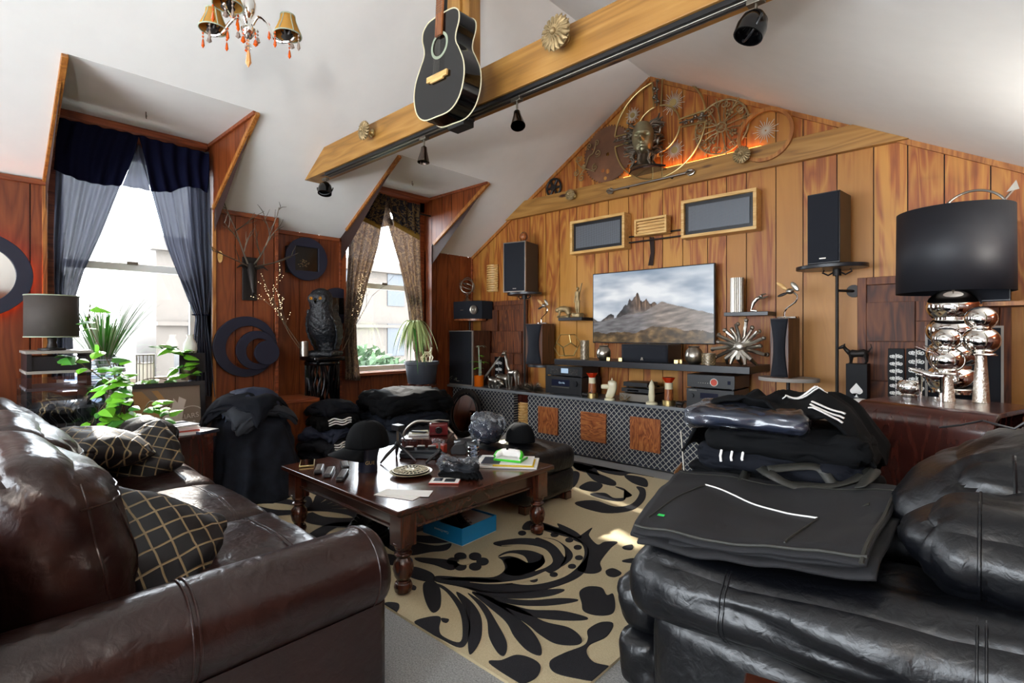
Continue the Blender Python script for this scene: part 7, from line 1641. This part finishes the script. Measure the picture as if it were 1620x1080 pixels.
cone_holder('shorter hammered chrome cone holder with two stacked chrome balls, in front of the lamp', 1498, 634, 592, rbp=23); cone_holder('taller hammered chrome cone holder with two stacked chrome balls, right of the lamp', 1552, 636, 562, rbp=24)
P = onB(1439, 628); single('chrome_bowl', 'small round chrome bowl at the left edge of the bentwood table', 'bowl', MB().lathe((0, 0, 0), [(.035, 0), (.037, .01), (.03, .014), (.052, .035), (.058, .055), (.05, .082), (.042, .09), (.04, .086), (.05, .055), (0, .02)], 36), 'chrome', P)
t = thing('chrome_stag', 'slender chrome stag figure with branching antlers between bowl and cone holder', 'figurine', onB(1474, 633), R(170)); m = MB(); m.tube([(-.05, 0, .13), (0, 0, .13), (.06, 0, .15), (.10, 0, .165)], [.022, .018, .015, .004], 12); m.tube([(-.045, 0, .13), (-.06, 0, .18), (-.065, 0, .21), (-.04, 0, .20)], [.018, .012, .013, .005], 10)
for x, y in ((-.045, .012), (-.045, -.012), (.045, .012), (.05, -.012)): m.tube([(x, y, .13), (x, y, .0)], [.010, .006], 8)
m.build('body', 'chrome', t); m = MB()
for s_ in (-1, 1):
    for k in range(5): m.tube([(-.065, s_*.01, .215), (-.07+.02*k, s_*(.03+.01*k), .245+.005*k), (-.09+.035*k, s_*(.04+.012*k), .285)], [.004, .003, .002], 5)
m.build('antlers', 'chrome', t)
# items between wall and table, standing on the counter
def frontcab(name, label, px0, px1, pyt, y, dep=.3, frame='grey_trim'):
    p = AY(px0, pyt, y); q = AY(px1, pyt, y); return box_speaker(name, label, ((p.x+q.x)/2, y, 0.0), (q.x-p.x, dep, p.z), 0, frame=frame, side='walnut_box')
frontcab('floor_speaker', 'large box speaker with slate cloth and pale edges behind the lamp at the right', 1464, 1588, 516, 4.08)
bs_ = AY(1480, 510, 4.1); tagm(MB().lohi((-.18, 0, 0), (.2, .28, .025)), 'speaker_shelf', 'trim', 'pale brown board above the right-hand floor speaker', 'shelf', (AY(1560, 480, 4.12).x, 4.12, AY(1560, 484, 4.12).z)); MB().cyl((0, .14, AY(1520, 516, 4.08).z-AY(1560, 484, 4.12).z), (0, .14, 0), .015).build('support', 'silver', bpy.data.objects['speaker_shelf.001'])
p = AY(1480, 478, 4.12); q = AY(1592, 478, 4.12); box_speaker('bookshelf_speaker', 'black speaker lying half hidden behind the drum shade at the right', ((p.x+q.x)/2+.02, 4.12, AY(1560, 484, 4.12).z+.026), (q.x-p.x, .26, AY(1560, 421, 4.12).z-AY(1560, 484, 4.12).z-.03), 0, side='ash')
for px0, px1, pyt, lab in ((1405, 1431, 551, 'left black and white scroll panel behind the chrome bowl'), (1434, 1466, 551, 'right black and white scroll panel behind the chrome stag')):
    p = AY(px0, pyt, 4.66); q = AY(px1, pyt, 4.66); t = thing('decorative_screen', lab, 'decorative panel', ((p.x+q.x)/2, 4.66, cz)); scrollpanel(t, q.x-p.x, p.z-cz)
p = AY(1338, 575, 4.62); q = AY(1372, 575, 4.62); t = thing('playing_card_box', 'tall gloss black box with a white spade emblem near the right door', 'box', ((p.x+q.x)/2, 4.62, cz)); w = q.x-p.x; h = p.z-cz
MB().lohi((-w/2, 0, 0), (w/2, w, h)).build('box', 'matte_black', t, bevel=.002)
T = Matrix.Translation((0, -.0015, AY(1350, 618, 4.62).z-cz)) @ WALLY; s_ = .055
sp_ = [(0, s_*1.1)]+[(s_*.25+s_*.5*sin(a), s_*.0+s_*.42*cos(a)) for a in (.9, 1.4, 2.0, 2.6, 3.2, 3.9)]+[(s_*.06, -s_*.25), (s_*.12, -s_*.75), (s_*.3, -s_*.85)]
m = MB(); m.prism(sp_[::-1]+[(-x, y) for x, y in sp_[1:]], .0015, T) if False else m.prism([(x, y) for x, y in sp_]+[(-x, y) for x, y in sp_[1:][::-1]], .0015, T); m.build('spade_emblem', 'white', t)
for o in [t]: pass
animal('dog_figure', 'small black dog figurine standing on the spade box', 'figurine', ((p.x+q.x)/2, 4.62+w/2, cz+h+.001), R(180), 1, (.06, .05, .075), [(.075, 0, .10), (.09, 0, .12)], (.095, .125, .035), 0, [(-.06, 0, .085), (-.085, 0, .12), (-.08, 0, .15)], 'iron')
P = AY(1359, 640, 4.50); t = thing('white_helmet', 'glossy white egg-shaped helmet ornament beside the clothes pile', 'ornament', (P.x, 4.54, cz)); MB().sph((0, 0, .11), (.105, .09, .085), 30, 20).build('shell', 'white', t); MB().lathe((0, 0, 0), [(.06, 0), (.05, .02), (.045, .035)], 20).build('base', 'iron', t); MB().torus((-.055, -.065, .13), .02, .006, Matrix.Translation((-.055, -.065, .13)) @ V((-.5, -.7, .3)).to_track_quat('Z', 'Y').to_matrix().to_4x4() @ Matrix.Translation((.055, .065, -.13))).build('dial', 'silver', t)
# louvre ball & arc seen above the shade
P = AY(1479, 340, 4.88); sconce('louvre_light', 'pale slatted wood light on the wall behind the top of the drum shade', AY(1454, 350, 4.93), AY(1500, 328, 4.93), .08)
m = MB(); m.torus((0, 0, 0), .17, .008, WALLY, a0=0, a1=pi); m.tube([(.15, 0, .09), (.20, 0, .16)], .008, 6); m.add([(.20, -.01, .20), (.155, -.01, .13), (.215, -.01, .14)], [(0, 1, 2)])
single('arrow_sculpture', 'silver arc with an arrow head showing above the drum shade', 'sculpture', m, 'silver', AY(1541, 342, 4.6), 0); tagm(MB().lohi((-.2, 0, -.02), (.2, .33, 0)), 'wall_ledge', 'cherry', 'small ledge hidden behind the drum shade, below the silver arc', 'shelf', (AY(1541, 342, 4.6).x, 4.58, AY(1541, 342, 4.6).z-.012))
# stringed instrument on a stand at the right edge
gx = AD(1612, 560, 2.35); t = thing('electric_bass', 'dark red stringed instrument with pale neck standing upright at the right edge', 'instrument', (gx.x, gx.y, 0), R(20))
pb = catmull([(-.0, -.26), (.14, -.24), (.18, -.1), (.13, .02), (.15, .12), (.12, .2), (.04, .17), (-.04, .17), (-.12, .2), (-.15, .12), (-.13, .02), (-.18, -.1), (-.14, -.24)], 5)
T = Matrix.Translation((.19, .0, 1.02)) @ WALLY; MB().prism(pb, .045, T).build('body', plain('wine_lacquer', '4A140E', .12, coat=1), t, bevel=.008, sharp=50); MB().tube([(x, y, .045) for x, y in pb], .004, 5, T, closed=True).build('binding', 'bone', t)
MB().lohi((.03, -.07, 1.05), (.085, -.045, 1.98)).build('neck', 'bone', t, bevel=.004); MB().lohi((.028, -.02, 1.96), (.10, -.09, 2.03)).build('headstock', 'slate', t, bevel=.01)
m = MB()
for k in range(4): m.cyl((.040+.011*k, -.075, .95), (.040+.011*k, -.075, 1.97), .0012, n=5)
m.build('strings', 'silver', t); m = MB()
for z in (1.02, 1.14, 1.22): m.lohi((.015, -.085, z), (.06, -.06, z+.04))
m.build('pickups', 'bone', t)
m = MB(); m.box((.02, -.07, .98), (.05, .02, .03))
for k in range(3): m.sph((.0+.02*k, -.08, .955), .012, 8, 6)
m.build('tailpiece', 'silver', t)
t2 = thing('instrument_stand', 'black tubular stand under the stringed instrument at the right edge', 'instrument stand', (gx.x+.17, gx.y+.05, 0)); m = MB(); m.cyl((0, 0, .02), (0, .08, .95), .012)
for a in (0, 2.1, 4.2): m.tube([(0, 0, .35), (.25*cos(a), .25*sin(a), .01)], .010, 6)
m.tube([(-.1, -.06, .74), (0, .06, .74), (.1, -.06, .74)], .009, 6); m.build('frame', 'iron', t2)
t = thing('guitar_case', 'black instrument case with pale edge piping leaning at the right edge', 'instrument case', (AD(1612, 650, 2.75).x, AD(1612, 650, 2.75).y, .62), rot=(0, R(32), R(35))); MB().lohi((-.02, -.07, -.55), (.16, .07, .42)).build('case', 'black_satin', t, bevel=.01)
m = MB()
for x in (-.02, .16): m.cyl((x, -.073, -.55), (x, -.073, .42), .006)
m.build('piping', 'white', t)
# books under bentwood table
cols_ = ['paper', 'cloth_navy', 'redcard', 'silver', 'paper', 'cloth_grey', 'silver']
rnd = random.Random(9); x = -.22
for k in range(7):
    w_ = rnd.uniform(.045, .07); P = DM @ V((x+w_/2, -.22, .3315)); h_ = rnd.uniform(.17, .2)
    single('book', 'upright %s book, %s on the low shelf of the bentwood table' % (('white', 'navy', 'rust-red', 'silver', 'white', 'grey', 'silver')[k], ('first from the left', 'second from the left', 'third from the left', 'fourth from the left', 'third from the right', 'second from the right', 'first from the right')[k]), 'book', MB().box((0, 0, h_/2), (w_-.004, .15, h_)), cols_[k], P, R(-17), 'books on the low shelf', bevel=.002); x += w_
# ================================================================ left-hand group
ax, ay = -4.72, .47
t = thing('media_rack', 'tall dark open rack with grey glassy front beside the left window', 'rack', (ax, ay, 0)); m = MB()
ztop = 1.19
m.lohi((-.22, -.15, 0), (.22, .20, .07)).lohi((-.22, -.15, .07), (.22, -.13, .80)).lohi((-.22, .18, .07), (.22, .20, .80)).lohi((-.22, -.13, .07), (-.2, .18, .8)); m.build('cabinet', 'ash', t, bevel=.003)
for z in (.80, .93, 1.04, ztop-.02): MB().lohi((-.22, -.15, z), (.22, .19, z+.018)).build('shelf', 'grey_trim', t, bevel=.002)
for y in (-.13, .17): MB().lohi((-.2, y-.012, .818), (.2, y+.012, ztop-.02)).build('side_panel', 'ash', t)
MB().lohi((-.19, -.117, 1.058), (.19, .155, 1.15)).build('drawer_box', 'black_satin', t)
MB().lohi((.225, -.19, .35), (.235, .36, 1.02)).build('acrylic_panel', 'acrylic', t)
m = MB()
for k in range(9):
    for s_ in (-1, 1): m.tube([(.222, -.15+.045*k+s_*.02*sin(j), .62+.05*j*.5+.01*k*s_) for j in range(9)], .0022, 4)
m.build('net', 'grey_trim', t)
t = thing('drum_lamp', 'table lamp with grey-brown linen drum shade at the left of the window', 'table lamp', (ax, ay, ztop)); MB().lathe((0, 0, 0), [(.075, 0), (.075, .012), (.03, .016), (.022, .05), (.028, .08), (.012, .09), (.012, .14)], 24).build('base', 'iron', t); MB().lathe((0, 0, 0), [(.145, .09), (.145, .37)], 56, close=False).build('lamp_shade', 'shade_grey', t, solid=.003)
m = MB(); m.torus((0, 0, .09), .145, .004); m.torus((0, 0, .37), .145, .004); m.build('shade_rim', 'leaf_grey', t)
# low side table with plants
t = thing('side_table', 'low dark table by the left window holding a glass globe and trailing pothos', 'table', (-4.55, .95, 0)); MB().lohi((-.3, -.27, .80), (.14, -.08, .825)).build('top', 'ash', t, bevel=.003)
for x in (-.27, .09):
    for y in (-.25, -.10): MB().lohi((x-.018, y-.018, 0), (x+.018, y+.018, .80)).build('leg', 'ash', t)
MB().lohi((-.25, -.26, .4), (.07, -.09, .42)).build('lower_shelf', 'ash', t)
TT = .826
def P2(px, py, x): return AX(px, py, x)
gb = P2(105, 632, -4.45); single('glass_globe', 'round dark glass terrarium globe on the low table by the rack', 'globe', MB().sph((0, 0, .08), .08, 28, 18).lathe((0, 0, 0), [(.04, 0), (.035, .01)], 20), 'smoke', (-4.70, .775, TT))
t = thing('round_glass_vase', 'round clear glass vase holding a fountain of grass on the window ledge', 'vase', (-5.18, .82, SILL+.026)) ; MB().lathe((0, 0, 0), [(.06, 0), (.11, .04), (.15, .13), (.13, .22), (.07, .29), (.05, .31), (.055, .33)], 36, close=False).build('bowl', 'acrylic', t); 
m = MB()
for k in range(7): m.torus((0, 0, .03+.035*k), (.10, .135, .15, .152, .14, .115, .08)[k], .0035)
m.build('glass_rings', 'white', t)
t = thing('grass_plume', 'fountain of green and dark grass blades in the round glass vase', 'plant', (-5.18, .82, SILL+.05)); m = MB(); plantblades(m, 110, random.Random(1), (0, 0, .05), .52, .009, 1.25, .35, .42); m.build('green_blades', 'leaf_grey', t); m = MB(); plantblades(m, 70, random.Random(2), (0, 0, .1), .62, .005, 1.25, .45, .8); m.build('dark_blades', 'leaf_dk', t)
t = thing('candle_lantern', 'tall white cylindrical lantern with pierced top on the window ledge', 'lantern', (-5.18, 1.10, SILL+.026)); MB().lathe((0, 0, 0), [(.06, 0), (.06, .20), (0, .20)], 28).build('body', sheer('white_paper_shade', 'F2F0EA', .5), t); m = MB()
for k in range(14): a = k*2*pi/14; m.cyl((.062*cos(a), .062*sin(a), 0), (.062*cos(a), .062*sin(a), .27), .003, n=5)
m.torus((0, 0, .27), .062, .006); m.torus((0, 0, .20), .062, .004); m.build('frame', 'grey_trim', t)
t = thing('white_vase', 'small white and green flared vase on a dark box on the window ledge', 'vase', P2(301, 558, -5.15)); MB().lathe((0, 0, 0), [(.045, 0), (.055, .03), (.05, .08), (.025, .13), (.03, .16), (.026, .16), (.02, .13), (0, .02)], 28).build('body', 'white', t)
tagm(MB().lohi((-.09, -.1, -.17), (.06, .1, 0)), 'black_box', 'ash', 'dark small box on the right of the window ledge under the white vase', 'box', (P2(301, 558, -5.15).x, P2(301, 558, -5.15).y, P2(301, 558, -5.15).z-.002))
# pothos
def heart(m, P, d, up, s):
    d = V(d).normalized(); sd_ = d.cross(V(up)).normalized(); n_ = sd_.cross(d)
    out = [(0, 0), (-.12, .28), (.02, .48), (.3, .50), (.65, .30), (1.0, 0)]
    ls = [V(P)+(d*x+sd_*y+n_*(-.25*abs(y)-.25*x*x))*s for x, y in out]; rs = [V(P)+(d*x-sd_*y+n_*(-.25*abs(y)-.25*x*x))*s for x, y in out]; mid = [V(P)+(d*x+n_*(-.25*x*x+.03))*s for x in (0, .02, .2, .4, .7, 1.0)]
    m.add(mid+ls, [(i, i+1, 6+i+1, 6+i) for i in range(5)]); m.add(mid+rs, [(i, i+1, 6+i+1, 6+i)[::-1] for i in range(5)])
def pothos(name, label, cat, P, vines, seed, pot=True, par=None, s=.075):
    rnd = random.Random(seed); t = thing(name, label, cat, P)
    if pot: MB().lathe((0, 0, 0), [(.055, 0), (.075, .11), (.07, .11), (.05, .01), (0, .01)], 24).build('pot', 'pewter', t)
    vm = MB(); n = 0
    for vi in vines:
        c = catmull([tuple(V(q)-V(P)) for q in vi], 6, False); vm.tube(c, .0035, 5)
        for i in range(1, len(c), 2):
            q = V(c[i]); a = rnd.uniform(0, 6.28); d = V((cos(a)*.6+.5, sin(a), rnd.uniform(-.5, .35))); st_ = q+d.normalized()*.035; vm.tube([q, st_], .002, 4); m = MB(); heart(m, st_, d, (0.35, -.3, 1), s*rnd.uniform(.7, 1.25)); m.build('leaf', 'leaf' if rnd.random() < .75 else 'leaf_dk', t, sharp=180)
    vm.build('vines', 'stem', t); return t
PX = lambda px, py, x=-4.35: AX(px, py, x)
B1 = V((-4.47, .78, TT)); B1t = B1+V((0, 0, .08))
pothos('trailing_pothos', 'bright green trailing pothos climbing in front of the rack, left plant', 'plant', B1, [[B1t, PX(185, 600), PX(165, 560), PX(142, 515), PX(143, 480)], [B1t, PX(150, 590), PX(120, 570), PX(100, 562)], [B1t, PX(165, 640), PX(150, 660), PX(140, 685)], [B1t, PX(180, 575), PX(192, 590), PX(205, 600)], [B1t, PX(195, 630), PX(190, 655), PX(180, 680)], [B1t, PX(175, 600), PX(170, 625), PX(165, 650)]], 4, s=.085)
B2 = PX(212, 690)
pothos('trailing_pothos', 'bright green trailing pothos spilling towards the framed poster, right plant', 'plant', B2, [[B2, PX(225, 655), PX(238, 635), PX(255, 640)], [B2, PX(235, 680), PX(255, 675), PX(272, 690)], [B2, PX(205, 660), PX(200, 640), PX(195, 620)], [B2, PX(195, 680), PX(180, 690), PX(160, 695)], [B2, PX(240, 670), PX(262, 655), PX(268, 640)]], 8, s=.075, pot=False)
pothos('pothos_in_jar', 'pothos cutting in a netted jar on the window ledge by the right curtain', 'potted plant', P2(298, 595, -5.12)-V((0, 0, .03)), [[P2(298, 590, -5.1), P2(285, 555, -5.1), P2(268, 548, -5.1), P2(255, 552, -5.1)], [P2(298, 590, -5.1), P2(300, 565, -5.1), P2(308, 555, -5.1)], [P2(298, 590, -5.1), P2(288, 575, -5.1), P2(280, 585, -5.1)]], 3, s=.085)
pothos('pothos_sprig', 'low pothos leaves peeking over the framed poster', 'plant', P2(245, 602, -5.1), [[P2(205, 612, -5.05), P2(230, 600, -5.05), P2(250, 598, -5.05), P2(262, 600, -5.05)]], 5, pot=False, s=.08)
# books on low stand by the sofa arm
stt = thing('end_table', 'small reddish end table behind the far sofa arm stacked with books', 'table', (-4.28, 1.12, 0)); MB().lohi((-.16, -.22, .56), (.16, .19, .585)).build('top', 'cherry', stt, bevel=.003); MB().lohi((-.14, -.2, .05), (.14, .17, .56)).build('body', 'cherry', stt)
for k, (hx, hy, hz, mt, lab) in enumerate(((.13, .17, .03, 'redcard', 'thick brown book at the bottom of the pile on the small end table'), (.12, .16, .022, 'paper', 'pale book in the middle of the pile on the small end table'), (.12, .15, .016, 'cloth_navy', 'dark blue book on top of the pile on the small end table'))):
    zz_ = .5855+sum((.03, .022, .016)[:k]); b = gadget('book', lab, 'book', (-4.28, 1.05, zz_), R(8*k-5), [('pages', B((0, 0, hz/2), (hx*2-.01, hy*2-.01, hz-.006)), 'paper', 0), ('cover', B((0, 0, hz-.002), (hx*2, hy*2, .003)), mt, 0)], 'books on the end table')
gadget('tablet', 'white tablet lying at the right end of the small end table', 'tablet', (-4.21, 1.235, .5855), R(20), [('body', B((0, 0, .01), (.18, .15, .02)), 'cloth_navy', .004), ('screen', B((0, 0, .0208), (.17, .14, .002)), 'white', 0)])
# framed posters
a, b, c_, d_ = AX(200, 600, -4.85), AX(318, 588, -4.85), AX(325, 690, -4.85), AX(205, 700, -4.85)
t = thing('framed_poster', 'wide dark framed brown poster with a round lettered emblem leaning below the left window', 'framed poster', ((a+b)/2*.5+(c_+d_)/2*.5), rot=(0, R(-6), 0)); w = (b-a).length*1.05; h = .36
T = WALLX; o_ = t.location.copy()
MB().ring([(-w/2, -h), (w/2, -h), (w/2, h*.55), (-w/2, h*.55)], [(-w/2+.035, -h+.035), (w/2-.035, -h+.035), (w/2-.035, h*.55-.035), (-w/2+.035, h*.55-.035)], .025, T).build('frame', 'ash', t)
MB().box((0, 0, .012), (w-.07, .03, .02), T @ Matrix.Translation((0, -.17, 0))).build('cross_rail', 'ash', t)
MB().box((0, -h*.22, .006), (w-.06, h*1.5-.05, .01), T).build('print', plain('brown_print', '8C7A6A', .6), t)
m = MB()
for pts in ([(-w*.45, -.02), (-w*.45, .14), (-w*.32, .14), (-w*.08, -.02), (-w*.1, -.12)], [(-w*.2, .14), (-w*.12, .14), (w*.0, .04), (-w*.05, .02)]): m.prism([(x, y) for x, y in pts][::-1], .002, T @ Matrix.Translation((0, 0, .0115)))
m.build('tan_shapes', plain('tan_print', 'B48A58', .6), t)
m = MB(); m.prism([(-.03, -.15), (.05, -.15), (.07, -.02), (.09, .05), (.04, .08), (.03, .03), (.0, .07), (-.01, .0), (-.08, -.08)], .002, T @ Matrix.Translation((.04, .0, .012))); m.torus((.165, -.11, .0135), .105, .004, T, a0=.15, a1=2.95, m=6)
text(m, 'LIARS', .056, T @ Matrix.Translation((.085, -.11, .0125)) @ Matrix.Rotation(R(6), 4, 'Z'), .001); text(m, 'CLUB', .026, T @ Matrix.Translation((.13, -.145, .0125)) @ Matrix.Rotation(R(6), 4, 'Z'), .001); m.build('emblem', plain('pale_print', 'D8CCC0', .6), t)
t2 = t
m = MB(); m.prism([(.05, -.33), (.12, -.33), (.2, -.28), (.21, -.21), (.15, -.19), (.12, -.24), (.07, -.27)], .002, T @ Matrix.Translation((.05, 0, .012))); m.build('golden_figure', plain('gold_print', 'C8A038', .5), t)
m = MB(); m.prism([(-.1, -.32), (.08, -.30), (.1, -.21), (-.08, -.21)], .0015, T @ Matrix.Translation((.0, 0, .012))); m.build('blue_shape', plain('blue_print', '2A3048', .5), t)
m = MB()  # hanging small things on the window side chest: black cube box
gadget('small_black_box', 'small black box standing on the chest lid near the far window', 'box', (-4.98, 3.0, .431), 0, [('box', B((0, 0, .04), (.10, .14, .08)), 'black', .003), ('lid', B((0, 0, .083), (.105, .145, .006)), 'grey_trim', .001)])

# dark desk corner at the far left
t = thing('desk', 'dark desk edge with equipment at the extreme left below the round mirror', 'desk', (-4.72, .02, 0)); MB().lohi((-.25, -.42, .93), (.2, .13, .955)).build('top', 'ash', t, bevel=.003); MB().lohi((-.22, -.4, 0), (.16, .10, .93)).build('body', 'ash', t)
t = gadget('monitor', 'small dark monitor on the desk at the extreme left', 'monitor', (-4.72, -.10, .956), 0, [('base', B((0, 0, .01), (.2, .2, .02)), 'black', .003), ('screen', B((0, 0, .16), (.05, .34, .28)), 'black_satin', .004)])
